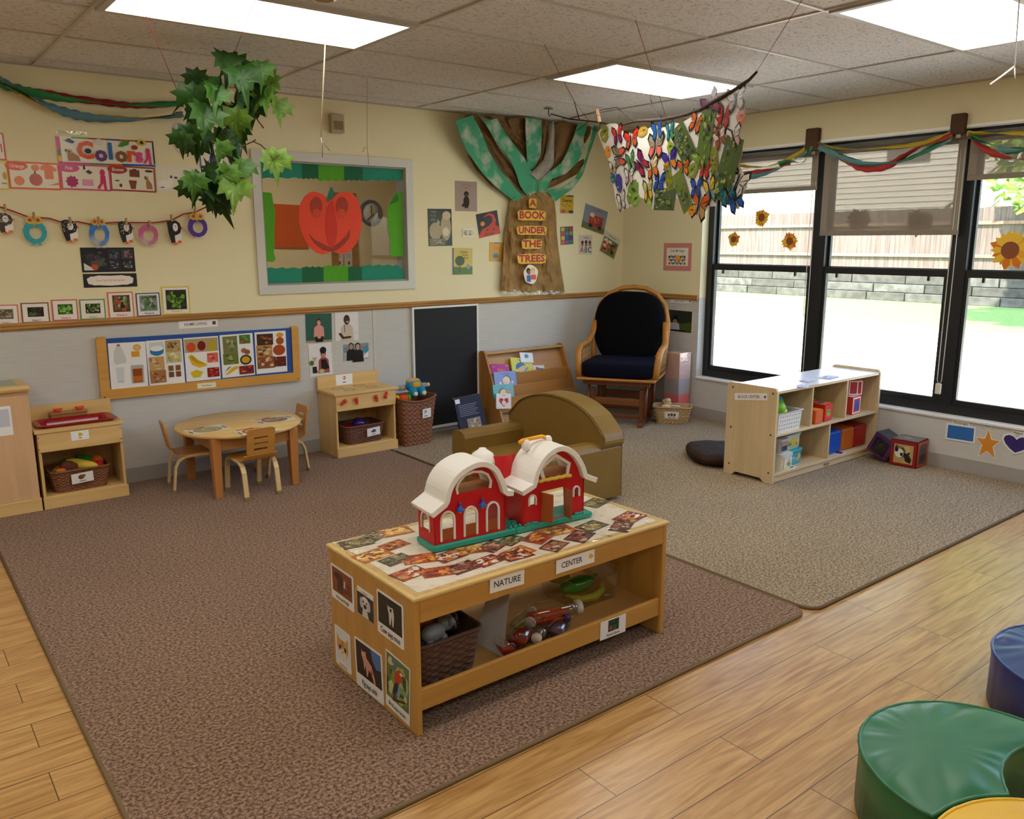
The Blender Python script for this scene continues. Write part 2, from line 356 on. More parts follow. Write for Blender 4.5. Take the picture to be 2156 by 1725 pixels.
# wall with the inner window: opening measured from the picture
c4 = crop(480, 280, .20864)
A, B_ = BW(*c4(290, 245)), BW(*c4(1820, 1500)); OX0, OX1, OZ0, OZ1 = -3.352, -2.262, 1.196, 2.008
mb = MB(); mb.plate([[(XL, -.15), (.12, -.15), (.12, 2.6), (XL, 2.6)], [(OX0, OZ0), (OX0, OZ1), (OX1, OZ1), (OX1, OZ0)]], .12, frame((0, .06, 0), (1, 0, 0), (0, 0, 1)))
struct(mb, 'wall_back', wallm)
WY0, WY1, WZ0, WZ1 = -.905, -4.98, .352, 2.166     # window opening in the right wall
mb = MB(); mb.plate([[(0, -.15), (-YF, -.15), (-YF, 2.6), (0, 2.6)], [(-WY0, WZ0), (-WY0, WZ1), (-WY1, WZ1), (-WY1, WZ0)]], .14, frame((.07, 0, 0), (0, -1, 0), (0, 0, 1)))
struct(mb, 'wall_right', wallm)
struct(MB().box(XL-.12, YF, -.15, XL, .12, 2.6), 'wall_left', wallm)
struct(MB().box(XL-.12, YF-.12, -.15, .14, YF, 2.6), 'wall_front', wallm)
rb = mat('baseboard_rubber', .5, 'noise', scale=3, amt=.1)
struct(MB(col='#a9a5a0').box(XL, -.008, 0, 0, 0, .1), 'baseboard_back', rb, .002)
struct(MB(col='#a9a5a0').box(-.008, YF, 0, 0, -.008, .1), 'baseboard_right', rb, .002)
def rail(mb, fr, L0, L1):
    pr = [(0, 0), (.012, .002), (.02, .012), (.014, .022), (.018, .03), (.012, .042), (0, .044)]
    vs_ = [(t, z, d) for t in (L0, L1) for d, z in pr]; n = len(pr)
    mb.add(vs_, [(i, (i+1) % n, n+(i+1) % n, n+i) for i in range(n)]+[tuple(range(n))[::-1], tuple(range(n, 2*n))], '#b9853f', M=fr)
mb = MB(); rail(mb, frame((0, 0, ZR-.044), (1, 0, 0), (0, 0, 1)), XL, 0); struct(mb, 'trim_1', oak)
mb = MB(); rail(mb, frame((0, 0, ZR-.044), (0, -1, 0), (0, 0, 1)), 0, .895); struct(mb, 'trim_2', oak_y)
struct(MB(col='#c9c6c0').box(-2.57, -.004, .1, -2.545, 0, ZR-.044), 'trim_3', painted_metal, .002)
# wall angle and T-bars of the suspended ceiling
tb = MB(col='#c4c0b8'); X4, YC = -.94255, -.82904
for i in range(-1, 8):
    x = X4-1.2192*i
    if x < 0: tb.box(x-.008, YF, ZC-.003, x+.008, 0, ZC+.004)
for j in range(-1, 13):
    y = YC-.6096*j; tb.box(XL, y-.008, ZC-.0025, 0, y+.008, ZC+.004)
tb.box(XL, -.02, ZC-.004, 0, 0, ZC+.004, '#b5afa4'); tb.box(-.02, YF, ZC-.004, 0, 0, ZC+.004, '#b5afa4')
struct(tb, 'trim_4', painted_metal)
# ------------------------------------------------------------------ ceiling lights
lm = bpy.data.materials.new('light_diffuser'); lm.use_nodes = True; _b = lm.node_tree.nodes['Principled BSDF']
_b.inputs['Base Color'].default_value = (.8, .8, .76, 1); _b.inputs['Emission Color'].default_value = (1, .965, .895, 1); _b.inputs['Emission Strength'].default_value = LAMP
def troffer(i, j, label, z=ZC, y0=None, x0=None):
    x1 = X4-1.2192*i if x0 is None else x0+1.2192; y1 = YC-.6096*j if y0 is None else y0
    t = thing('ceiling_light', label, 'ceiling light', (x1-.6096, y1-.3048, z-.012), 0, 'fluorescent ceiling panels')
    a, b = .6096-.012, .3048-.012; f = MB(col='#b9b4a8')
    f.plate([[(-a, -b), (a, -b), (a, b), (-a, b)], [(-a+.03, -b+.03), (-a+.03, b-.03), (a-.03, b-.03), (a-.03, -b+.03)]], .012, T(0, 0, .006)); part(f, 'frame', painted_metal, t)
    d = MB().box(-a+.03, -b+.03, .003, a-.03, b-.03, .009); part(d, 'diffuser', lm, t)
troffer(2, 1, 'long ceiling light panel at upper left above the hanging maple leaves')
troffer(0, 1, 'ceiling light panel above the paper tree and the branch')
troffer(0, 4, 'ceiling light panel at upper right, nearest the windows')
for i, j in ((2, 4), (4, 1), (4, 4), (0, 8), (2, 8), (4, 8)): troffer(i, j, 'unseen fluorescent ceiling panel added to light the near side of the classroom')  # unseen panels carried on along the grid, added to light the near side
# ------------------------------------------------------------------ rugs
def rug(name, m, x0, y0, x1, y1, label, th, bind, cut, e0, e1):
    t = thing(name, label, 'rug', ((x0+x1)/2, (y0+y1)/2, 0)); r = .07; n = 6
    o = []
    for cx, cy, a, c in ((x1-r, y1-r, 0, 0), (x0+r, y1-r, PI/2, 0), (x0+r, y0+r, PI, cut[0]), (x1-r, y0+r, 1.5*PI, cut[1])):
        if c: o += [(cx+r*math.cos(a+PI/2*i/n), cy+r*math.sin(a+PI/2*i/n)) for i in range(n+1)]
        else: o.append((x1 if math.cos(a+.7) > 0 else x0, y1 if math.sin(a+.7) > 0 else y0))
    mb = MB(t); mb.plate(o, th, T(0, 0, th/2)); part(mb, 'pile', m, t)
    bo = [p for p in o if p[1] < y1-.1]; bo = [(x0, e0)]+bo+([(x1, e1)] if cut[1] else [])
    e = MB(t, bind); e.tube([(x, y, th*.55) for x, y in bo], .0075, 6); part(e, 'binding', cloth, t)
rug('rug', carpet_brown, -5.12, -3.675, -2.628, -.02, 'large brown speckled rug under the picture-covered table and play kitchen', .0106, '#7d6a50', (1, 1), -.32, -.33)
rug('rug', carpet_tan, -2.608, -3.685, -.018, -.02, 'tan speckled rug in front of the windows under the low shelf', .0115, '#75624a', (1, 0), -.36, 0)
# ------------------------------------------------------------------ windows in the right wall
fm = '#17181a'; XF = .085
ys = [WY0, -1.915, -2.915, -3.935, WY1]
rev = MB(col='#e9e4d2')
rev.box(0, WY0, WZ0, .14, WY0+.001, WZ1); struct(MB(col='#e6e2d6').box(-.012, WY1, WZ0-.012, .1, WY0, WZ0+.004), 'trim_5', painted_metal, .003)
struct(MB(col='#fbf9f0').box(-.012, WY1, WZ1-.004, .05, WY0, WZ1+.014), 'trim_6', painted_metal, .002)  # near-white colour stands in for sky light reflected by the window head
def window(n, y0, y1):
    """double-hung black metal window between y0 (far) and y1 (near)"""
    ex = (0, -1, 0); wd = y0-y1; a = .055
    fr = frame((XF+.03, y0, 0), ex, (0, 0, 1)); mb = MB(col=fm); zm = 1.27
    mb.plate([[(0, WZ0), (wd, WZ0), (wd, WZ1), (0, WZ1)], [(a, WZ0+.065), (a, WZ1-.05), (wd-a, WZ1-.05), (wd-a, WZ0+.065)]], .07, fr)
    o = struct(mb, 'window_%d' % n, painted_metal)
    l = MB(col=fm); l.plate([[(a-.005, WZ0+.06), (wd-a+.005, WZ0+.06), (wd-a+.005, zm+.025), (a-.005, zm+.025)], [(a+.022, WZ0+.1), (a+.022, zm-.022), (wd-a-.022, zm-.022), (wd-a-.022, WZ0+.1)]], .03, fr @ T(0, 0, .012)); part(l, 'lower_sash', painted_metal, o)
    u = MB(col=fm); u.plate([[(a-.005, zm-.01), (wd-a+.005, zm-.01), (wd-a+.005, WZ1-.045), (a-.005, WZ1-.045)], [(a+.018, zm+.03), (a+.018, WZ1-.08), (wd-a-.018, WZ1-.08), (wd-a-.018, zm+.03)]], .025, fr @ T(0, 0, -.022)); part(u, 'upper_sash', painted_metal, o)
    g = MB(); g.box(a+.01, WZ0+.09, .01, wd-a-.01, zm-.01, .013, M=fr); part(g, 'lower_pane', glass, o)
    g = MB(); g.box(a+.01, zm+.02, -.024, wd-a-.01, WZ1-.07, -.021, M=fr); part(g, 'upper_pane', glass, o)
    for s in (.17, .83):
        k = MB(col='#222325'); k.box(wd*s-.008, zm-.05, .03, wd*s+.008, zm-.02, .045, M=fr); part(k, 'latch', painted_metal, o)
for i in range(4): window(i+1, ys[i], ys[i+1])
def blind_mat():
    m, N, L, b = nodes_mat('solar_screen_fabric'); N.remove(b); out = N['Material Output']
    at = N.new('ShaderNodeAttribute'); at.attribute_name = 'Col'
    df = N.new('ShaderNodeBsdfDiffuse'); L.new(at.outputs[0], df.inputs[0]); tl = N.new('ShaderNodeBsdfTranslucent'); L.new(at.outputs[0], tl.inputs[0])
    a = N.new('ShaderNodeMixShader'); a.inputs[0].default_value = .2; L.new(df.outputs[0], a.inputs[1]); L.new(tl.outputs[0], a.inputs[2])
    tr = N.new('ShaderNodeBsdfTransparent'); tr.inputs[0].default_value = (.95, .92, .86, 1)
    c = N.new('ShaderNodeMixShader'); c.inputs[0].default_value = .3; L.new(a.outputs[0], c.inputs[1]); L.new(tr.outputs[0], c.inputs[2])
    L.new(c.outputs[0], out.inputs[0]); return m
bm = blind_mat()
for y0, y1, zb, lb in ((-.93, -1.905, 1.84, 'short roller blind at the far window, beside the butterfly collage'), (-1.955, -2.925, 1.517, 'roller blind pulled lowest, in the middle window'), (-2.945, -3.92, 1.848, 'roller blind at the window nearest the viewer')):
    t = thing('roller_blind', lb, 'blind', (.03, (y0+y1)/2, zb), 0, 'screen roller blinds at the windows')
    mb = MB(t, '#857a6c'); mb.box(.028, y1, zb+.03, .0288, y0, 2.11); part(mb, 'screen', bm, t)
    mb = MB(t, '#8f8476'); mb.box(.022, y1, zb, .034, y0, zb+.032); part(mb, 'hem_bar', cloth, t, .003)
    for s in (y0, y1):
        mb = MB(t, '#958a7c'); mb.box(.0265, min(s, s+.05*(1 if s == y1 else -1)), zb+.03, .0275, max(s, s+.05*(1 if s == y1 else -1)), 2.1); part(mb, 'side_hem', cloth, t)
    mb = MB(t, '#6b655d'); mb.tube([(.03, y1, 2.12), (.03, y0, 2.12)], .022, 10); part(mb, 'roller', painted_metal, t)
for yy, zt, zb, lb in ((-1.885, 1.9, .41, 'beaded blind cord on the post beside the low shelf'), (-2.905, 2.05, .52, 'beaded blind cord hanging by the middle window')):
    t = thing('blind_cord', lb, 'cord', (.025, yy, zb), 0, 'beaded blind cords')
    mb = MB(t, '#cfc8b8'); q = [(.025, yy+.012, zt), (.025, yy+.016, (zt+zb)/2), (.022, yy+.014, zb+.06), (.02, yy, zb+.03), (.022, yy-.014, zb+.06), (.025, yy-.016, (zt+zb)/2), (.025, yy-.012, zt)]
    mb.tube(q, .0028, 6); part(mb, 'bead_chain', plastic, t)
    mb = MB(t, '#ddd6c6'); mb.box(.008, yy-.018, zb-.03, .026, yy+.018, zb+.04); part(mb, 'tension_clip', plastic, t, .004)
# ------------------------------------------------------------------ the next room seen through the inner window
struct(MB().box(-6.4, 2.3, -.1, .1, 2.4, 2.6), 'wall_corridor', mat('corridor_paint', .7))
bpy.data.objects['wall_corridor'].data.color_attributes['Col'].data.foreach_set('color', [*hx('#e6d3a2'), 1]*24)
struct(MB(col='#e6d3a2').box(-6.4, .12, -.1, -6.3, 2.3, 2.6), 'wall_corridor_left', MATS['corridor_paint'])
struct(MB(col='#e6d3a2').box(0, .12, -.1, .1, 2.3, 2.6), 'wall_corridor_right', MATS['corridor_paint'])
struct(MB(col='#9a7a50').box(-6.4, .12, -.1, .1, 2.3, 0), 'floor_corridor', plastic)
struct(MB(col='#d9d4ca').box(-6.4, .12, 2.45, .1, 2.3, 2.55), 'ceiling_corridor', paper)
troffer(0, 0, 'unseen ceiling light panel added to light the room behind the inner window', 2.447, 1.35, -3.3)  # hidden panel added to light the next room
fy = lambda y: (lambda u, v: onY(u, v, y))
sheet('notice_board', 'plain orange notice board on the wall behind the inner window', 'notice board', [c4(455, 725), c4(800, 725), c4(800, 1160), c4(455, 1160)], fy(2.3), [], '#d2530c', th=.02, off=.011)
p0, p1 = onY(*c4(1025, 600), 2.28), onY(*c4(1310, 1335), 2.28)
d_ = MB(col='#b07c3a'); d_.plate([[(p0.x, 0), (p1.x, 0), (p1.x, p0.z), (p0.x, p0.z)], [(p0.x+.06, .0), (p0.x+.06, p0.z-.06), (p1.x-.06, p0.z-.06), (p1.x-.06, 0)]], .04, frame((0, 2.28, 0), (1, 0, 0), (0, 0, 1)))
o = struct(d_, 'door_1', oak); l = MB(col='#c4a46c').box(p0.x+.06, 2.285, .01, p1.x-.06, 2.3, p0.z-.06); part(l, 'leaf', maple_z, o)
k = onY(*c4(1450, 805), 2.27); t = thing('wall_clock', 'round grey wall clock behind the inner window', 'clock', k)
r = .125; mb = MB(); mb.lathe([(r, 0), (r*1.02, .02), (r*.86, .035), (r*.8, .02), (r*.8, 0), (r, 0)], 32, '#6d7278', frame((0, .03, 0), (1, 0, 0), (0, 0, 1))); part(mb, 'rim', painted_metal, t)
mb = MB(); mb.lathe([(r*.82, 0), (r*.82, .012), (1e-5, .013)], 32, '#e8e2d0', frame((0, .03, 0), (1, 0, 0), (0, 0, 1))); part(mb, 'face', paper, t)
mb = MB(col='#2a2a2a'); mb.box(-.005, .002, -.01, .004, .005, .075); mb.cbox((-.038, .003, -.024), (.1, .003, .008), M=T(0, 0, 0, 0, -.7, 0)); part(mb, 'hands', plastic, t)
for i, (u, v, c) in enumerate(((1120, 1290, '#d8cfc0'), (1215, 1290, '#d2c9bb'))):
    sheet('notice', ('white notice on the left half of the far door', 'white notice on the right half of the far door')[i], 'notice', [c4(u-38, v-140), c4(u+38, v-140), c4(u+38, v+70), c4(u-38, v+70)], fy(2.28), [('r', '#8a8478', .2, .6, .8, .63), ('r', '#8a8478', .2, .5, .8, .53), ('r', '#55504a', .4, .15, .7, .3)], c)
# ------------------------------------------------------------------ frame, glass and paper of the inner window
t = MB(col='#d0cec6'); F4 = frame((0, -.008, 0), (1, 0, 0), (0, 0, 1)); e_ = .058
t.plate([[(OX0-e_, OZ0-e_), (OX1+e_, OZ0-e_), (OX1+e_, OZ1+e_), (OX0-e_, OZ1+e_)], [(OX0, OZ0), (OX0, OZ1), (OX1, OZ1), (OX1, OZ0)]], .016, F4)
wi = struct(t, 'window_5', painted_metal, .003)
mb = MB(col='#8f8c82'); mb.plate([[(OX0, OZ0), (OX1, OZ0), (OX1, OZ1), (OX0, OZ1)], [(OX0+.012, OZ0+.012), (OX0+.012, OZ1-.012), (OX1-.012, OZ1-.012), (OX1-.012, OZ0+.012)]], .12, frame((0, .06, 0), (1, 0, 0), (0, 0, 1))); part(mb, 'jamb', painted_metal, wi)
mb = MB(); mb.box(OX0+.01, .018, OZ0+.01, OX1-.01, .022, OZ1-.01); part(mb, 'pane', glass, wi)
def paperstrip(name, label, segs, off=.016):
    """crepe paper stuck on the pane; segs: list of (colour, outline in crop4 pixels)"""
    mb = MB()
    for k, (c, o) in enumerate(segs):
        P = [onY(*c4(*p), off-.0006*k) for p in o]; mb.plate([(p.x, p.z) for p in P], .001, frame((0, off-.0006*k, 0), (1, 0, 0), (0, 0, 1)), c)
    solo(mb, name, crepe, label, 'paper border', 'green paper around the inner window')
def wavy(x0, x1, y, amp=7, n=12, ph=0): return [(x0+(x1-x0)*i/n, y+amp*math.sin(ph+i*1.9)+amp*.5*math.sin(i*3.1)) for i in range(n+1)]
TE, DG, LG = '#1e8a70', '#14643f', '#55a51e'
paperstrip('paper_border', 'teal and green paper strip along the top of the inner window', [(TE, [(300, 258), (760, 285)]+wavy(760, 300, 455)), (DG, [(748, 280), (920, 290)]+wavy(920, 748, 462)), (LG, [(913, 290), (1180, 303)]+wavy(1180, 913, 480)), (DG, [(1172, 300), (1365, 312)]+wavy(1365, 1172, 478)), (TE, [(1358, 310), (1755, 335)]+wavy(1755, 1358, 480))])
paperstrip('paper_border', 'teal and green paper strip along the bottom of the inner window', [(TE, wavy(345, 760, 1362)+[(760, 1535), (352, 1552)]), (DG, wavy(748, 970, 1352)+[(970, 1528), (748, 1538)]), (LG, wavy(963, 1220, 1340)+[(1220, 1515), (965, 1528)]), (DG, wavy(1212, 1360, 1350)+[(1360, 1508), (1214, 1516)]), (TE, wavy(1352, 1700, 1335)+[(1775, 1390), (1785, 1490), (1352, 1508)])])
paperstrip('paper_border', 'lime green paper strip at the left of the inner window', [(LG, [(308, 592), (440, 605), (455, 690), (478, 800), (468, 960), (470, 1100), (462, 1210), (480, 1265), (465, 1300), (342, 1302)])])
paperstrip('paper_border', 'lime green paper strip at the right of the inner window, top corner folded', [(LG, [(1690, 603), (1758, 605), (1775, 1245), (1650, 1245), (1632, 1190), (1640, 1100), (1615, 980), (1610, 860), (1603, 820), (1625, 725)]), ('#2b7c14', [(1700, 612), (1722, 650), (1720, 690), (1625, 725)])])
ap = [(1050, 676), (1085, 630), (1140, 600), (1190, 592), (1250, 605), (1300, 655), (1335, 740), (1352, 840), (1350, 930), (1325, 1050), (1295, 1120), (1235, 1190), (1180, 1215), (1130, 1222), (1080, 1205), (1050, 1188), (1010, 1215), (950, 1228), (890, 1210), (830, 1160), (775, 1080), (735, 980), (715, 880), (715, 790), (730, 710), (770, 640), (820, 600), (870, 590), (940, 610), (1000, 645)]
t = thing('paper_apple', 'big red paper apple with a face stuck on the inner window', 'paper apple', onY(*c4(1035, 920), .012))
def cut(par, name, col, o, off, m=paper):
    P = [onY(*c4(*p), off) for p in o]; mb = MB(par); mb.plate([(p.x, p.z) for p in P], .001, frame((0, off, 0), (1, 0, 0), (0, 0, 1)), col); return part(mb, name, m, par)
cut(t, 'apple_body', '#e8431f', ap, .0135)
cut(t, 'center_fold', '#d22a0c', [(1050, 676), (1078, 760), (1095, 900), (1102, 1010), (1085, 1110), (1050, 1188), (1010, 1110), (988, 1010), (985, 900), (1000, 760)], .0115)
for s, cx in ((0, 890), (1, 1150)):
    cut(t, 'eye', '#a8300f', [(cx+x, 740+y) for x, y in ell(0, 0, 62, 95)], .0118); cut(t, 'eyeball', '#d8401c', [(cx+5*(1-2*s)+x, 815+y) for x, y in ell(0, 0, 42, 50)], .0104)
cut(t, 'mouth', '#9c2f12', [(815, 1020), (880, 1080), (960, 1120), (1045, 1160), (1120, 1110), (1190, 1050), (1232, 975), (1228, 1050), (1180, 1120), (1110, 1175), (1045, 1200), (960, 1180), (880, 1120)], .0105)
cut(t, 'leaf', '#176f5c', [(995, 700), (1008, 620), (1035, 545), (1052, 550), (1070, 600), (1062, 640), (1030, 680)], .0108)
# ------------------------------------------------------------------ the yard
gm, N, L, b = nodes_mat('lawn'); P = pos(N, L); nz = N.new('ShaderNodeTexNoise'); nz.inputs['Scale'].default_value = 14; nz.inputs['Detail'].default_value = 5; L.new(P, nz.inputs[0])
rp = N.new('ShaderNodeValToRGB'); L.new(nz.outputs[0], rp.inputs[0]); rp.color_ramp.elements[0].color = (*hx('#4a7030'), 1); rp.color_ramp.elements[1].color = (*hx('#86a854'), 1); L.new(rp.outputs[0], b.inputs['Base Color']); b.inputs['Roughness'].default_value = 1
struct(MB().box(.14, -30, -.4, 45, 30, -.06), 'ground_lawn', gm)
cm = mat('concrete', .85, 'noise', scale=12, amt=.12)
struct(MB(col='#d8d2c6').box(.55, -9, -.1, 9.5, 30, -.035), 'ground_patio', cm)
stm = mat('stone', .9, 'noise', scale=6, amt=.45, bump=.6)
t = thing('retaining_wall', 'grey block retaining wall across the lawn outside', 'retaining wall', (15.6, -2, -.06)); mb = MB(t)
rn = random.Random(4)
for r_ in range(3):
    y = -22+.4*r_
    while y < 20:
        l = rn.uniform(1.0, 1.5); g_ = rn.randint(60, 95); mb.box(15.5+.06*r_+rn.uniform(0, .03), y+.01, -.06+.22*r_, 16.4, y+l-.01, -.06+.22*r_+.21, '#%02x%02x%02x' % (g_, g_, g_-6)); y += l
part(mb, 'blocks', stm, t, .015)
mb = MB(t); mb.box(16.3, -22, -.1, 20.5, 20, .62); part(mb, 'turf', gm, t)
t = thing('fence', 'weathered wooden privacy fence behind the retaining wall', 'fence', (19, -3, .6)); mb = MB(t); y = -24
while y < 22:
    g_ = rn.uniform(.75, 1.05); mb.box(19, y, .62, 19.03, y+.145, 2.35+rn.uniform(0, .03), tuple(c*g_ for c in hx('#6a5e58'))); y += .15
part(mb, 'boards', mat('fence_wood', .9, 'wood', scale=20, amt=.35, axis=2), t)
mb = MB(t, '#8a7260')
for z in (1.0, 1.9): mb.box(18.93, -24, z, 19, 22, z+.09)
part(mb, 'rails', MATS['fence_wood'], t)
t = thing('house', 'neighbouring house with pale siding and a stair behind the middle blind', 'house', (24, 10, .6))
mb = MB(t, '#cfccc6'); z = .6
while z < 8: mb.box(24+.02, -1.5, z, 24.4, 22, z+.2); mb.box(24, -1.5, z, 24.4, 22, z+.03); z += .2
part(mb, 'siding', painted_metal, t)
mb = MB(t, '#5f5a56'); mb.box(24-.05, 3.2, 4.2, 24, 5.0, 6.2); mb.box(24-.05, 9, 4.2, 24, 10.5, 6.2); part(mb, 'window', painted_metal, t)
mb = MB(t, '#b9b2a8'); mb.box(21.2, -1, 3.7, 24, 4.4, 3.9)
for i in range(28): mb.box(21.2, -1+i*.19, 3.9, 21.26, -.92+i*.19, 4.8)
mb.box(21.16, -1, 4.78, 21.3, 4.4, 4.86)
for s in (-.9, 1.8, 4.2): mb.box(21.2, s, .6, 21.35, s+.15, 3.8)
part(mb, 'deck', plastic, t)
mb = MB(t, '#aba398')
for i in range(13): mb.box(21.4, 4.4+i*.28, 3.6-i*.23, 22.6, 4.7+i*.28, 3.68-i*.23)
mb.tube([(21.35, 4.4, 4.7), (21.35, 8.1, 1.6)], .06, 6); mb.tube([(21.35, 4.4, 3.6), (21.35, 8.1, .6)], .09, 6); part(mb, 'stair', plastic, t)
t = thing('brick_pillar', 'red brick porch corner outside the far window', 'brick pillar', (8.6, 7.35, -.06)); mb = MB(t)
for r_ in range(22):
    for c_ in range(3): mb.box(8.4, 7.0+c_*.25+(r_ % 2)*.08, -.05+r_*.085, 8.7, 7.235+c_*.25+(r_ % 2)*.08, .02+r_*.085, '#a4584a')
mb.box(8.43, 7.05, -.05, 8.8, 7.8, 1.8, '#c4b4a8'); part(mb, 'bricks', stm, t)
def yardtree(label, x, y, c, r, n, ls, seed):
    t = thing('tree', label, 'tree', (x, y, -.06)); mb = MB(t, '#6b5a48')
    mb.tube([(x, y, -.1), (x, y, c[2]*.5), ((x+c[0])/2, (y+c[1])/2, c[2]*.8), (c[0], c[1], c[2]+r[2]*.4)], [.16, .13, .1, .05], 8)
    for a in range(7): mb.tube([((x+c[0])/2, (y+c[1])/2, c[2]*.8), (c[0]+.7*r[0]*math.cos(a*2.1), c[1]+.7*r[1]*math.sin(a*2.1), c[2]-.1*r[2]+.1*a*r[2])], [.05, .015], 6)
    part(mb, 'trunk', bark, t); mb = MB(t); rn = random.Random(seed)
    for i in range(n):
        while True:
            q = Vector((rn.uniform(-1, 1), rn.uniform(-1, 1), rn.uniform(-1, 1)))
            if .35 < q.length < 1: break
        s = ls*rn.uniform(.7, 1.3); M = T(c[0]+q.x*r[0], c[1]+q.y*r[1], c[2]+q.z*r[2], rn.uniform(-1, 1), rn.uniform(-1, 1), rn.uniform(0, 6))
        mb.add([(0, -s, 0), (s*.7, 0, s*.2), (0, s, 0), (-s*.7, 0, s*.2)], [(0, 1, 2), (0, 2, 3)], rn.choice(['#6f9a3c', '#83ad4a', '#98bd5c', '#5d8a34']), M=M)
    part(mb, 'foliage', leafm, t)
yardtree('leafy green tree close outside the window at the right edge', 9.3, -1.2, (9.3, -.5, 2.95), (1.2, 1.45, 1.25), 1500, .1, 9)
yardtree('tall tree added by the wooden fence outside to shade it', 16.6, -1.5, (16.7, 1.6, 5.2), (2.4, 3.6, 1.9), 1900, .32, 12)  # added so its crown shades the right part of the fence
yardtree('unseen high-crowned tree added to shade the lawn outside', 8.6, -4.5, (10.0, 1.9, 6.3), (3.0, 2.6, 1.5), 1500, .34, 15)  # crown out of view, added to shade the lawn and retaining wall
for i in range(4):   # light sampling guides in the window openings
    pl = bpy.data.lights.new('window_portal', 'AREA'); pl.shape = 'RECTANGLE'; pl.size = .95; pl.size_y = 1.75; pl.cycles.is_portal = True
    po = bpy.data.objects.new('window_portal', pl); COL.objects.link(po); po.location = (.17, (ys[i]+ys[i+1])/2, 1.26); po.rotation_euler = Vector((1, 0, 0)).to_track_quat('Z', 'Y').to_euler()
# ================================================================== furniture
MW, MD = '#e2bd7c', '#cf9f58'
def knob(par, x, z, y, ang, M=None):
    """red stove knob lever on a front plane (local coordinates of par)"""
    mb = MB(col='#d23a1e'); F = frame((x, y, z), (1, 0, 0), (0, 0, 1)) @ T(0, 0, 0, 0, 0, ang)
    mb.plate([(-.011, .02), (.011, .02), (.007, -.03), (-.007, -.03)], .012, F @ T(0, 0, .012)); mb.lathe([(.012, 0), (.012, .02), (1e-5, .021)], 12, None, F @ T(0, .006, 0))
    k = part(mb, 'knob', plastic, par, .003)
    s = MB(col='#8a8a8a'); s.lathe([(.004, .02), (.004, .023), (1e-5, .024)], 8, None, F @ T(0, .006, 0)); part(s, 'screw', metal_m, k)
def lab_card(par, M, w, h, items, name='label_card', label=None, rr=0):
    mb = MB(); mb.plate(rrect(-w/2, -h/2, w/2, h/2, rr) if rr else [(-w/2, -h/2), (w/2, -h/2), (w/2, h/2), (-w/2, h/2)], .001, M, '#f3f3f0'); art(mb, M, w, h, items, .0007)
    return part(mb, name, gloss_paper, par, label=label)
# ---- toy fridge cabinet (cut by the left edge of the picture)
t = thing('play_fridge', 'tall maple play refrigerator cabinet cut off by the left edge of the picture', 'cabinet', (-5.12, -.15, 0))
FX1, FX0 = -4.845, -5.4
mb = MB(t, '#dcb48a'); mb.box(FX0, -.285, .085, FX1, -.012, .69); part(mb, 'body', maple_z, t, .003)
mb = MB(t, MW); mb.box(FX0-.004, -.30, .011, FX1+.004, -.012, .085); part(mb, 'plinth', maple, t, .003)
mb = MB(t, MW); mb.box(FX0-.012, -.31, .69, FX1+.012, -.012, .725); o = part(mb, 'top', maple, t, .014)
mb = MB(t, '#a9b5a0'); mb.box(FX0+.03, -.27, .7255, FX1-.04, -.05, .7265); part(mb, 'inlay', paper, o)
lab_card(t, frame((-4.985-5.12*0-(-5.12), -.2865+.15, .54), (1, 0, 0), (0, 0, 1)), .1, .16, [('r', '#c8ccd8', .1, .3, .9, .9)], 'door_card')
# ---- sink and stove units
def kitchen(name, label, x0, x1, card):
    y0 = -.285; cx = (x0+x1)/2; t = thing(name, label, 'play kitchen', (cx, (y0)/2, 0)); h = .445
    for x, n in ((x0, 0), (x1-.015, 1)):
        mb = MB(t, MW); mb.box(x, y0+.004, .011, x+.015, -.012, h); part(mb, 'side_panel', maple_z, t, .002)
    mb = MB(t, '#cda468'); mb.box(x0+.015, -.02, .07, x1-.015, -.0125, h); part(mb, 'back_panel', maple_z, t)
    mb = MB(t, MW); mb.box(x0+.015, y0+.006, .07, x1-.015, -.02, .082); part(mb, 'shelf', maple, t, .001)
    mb = MB(t, MW); mb.box(x0-.004, y0-.01, .011, x1+.006, y0+.006, .078); part(mb, 'plinth', maple, t, .002)
    mb = MB(t, MW); mb.box(x0+.001, y0-.006, .338, x1-.001, y0+.012, h); part(mb, 'apron', maple, t, .002)
    return t, h, y0, cx
t, h, y0, cx = kitchen('play_sink', 'maple play sink unit with a red basin, leftmost of the two low play kitchen units', -4.828, -4.392, None); sink = t
mb = MB(t, MW); X0, X1, Y0, Y1 = -4.84, -4.382, y0-.012, -.012; bx0, bx1, by0, by1 = -4.79, -4.43, -.255, -.075
for a in ((X0, Y0, X1, by0), (X0, by1, X1, Y1), (X0, by0, bx0, by1), (bx1, by0, X1, by1)): mb.box(a[0], a[1], h, a[2], a[3], h+.02)
part(mb, 'counter', maple, t, .002)
mb = MB(t, MW); mb.plate([(-4.83, h+.02), (-4.385, h+.02), (-4.385, .56), (-4.83, .555)], .015, frame((0, -.02, 0), (1, 0, 0), (0, 0, 1))); part(mb, 'backsplash', maple, t, .003)
mb = MB(t, '#a8773e'); mb.box(-4.72, -.075, .5, -4.52, -.028, .513); mb.box(-4.715, -.07, .482, -4.525, -.03, .5); fa = part(mb, 'faucet_shelf', maple, t, .003)
for x in (-4.675, -4.56):
    mb = MB(t, '#d8401e'); mb.cbox((x, -.055, .523), (.03, .03, .02)); mb.cbox((x, -.055, .53), (.05, .014, .012), M=None); part(mb, 'faucet_knob', plastic, t, .005)
mb = MB(t, '#9c1520')   # flared red basin with ears on the rim
def rr_ring(x0, y0, x1, y1, r, z): return [(x, y, z) for x, y in rrect(x0, y0, x1, y1, r, 5)]
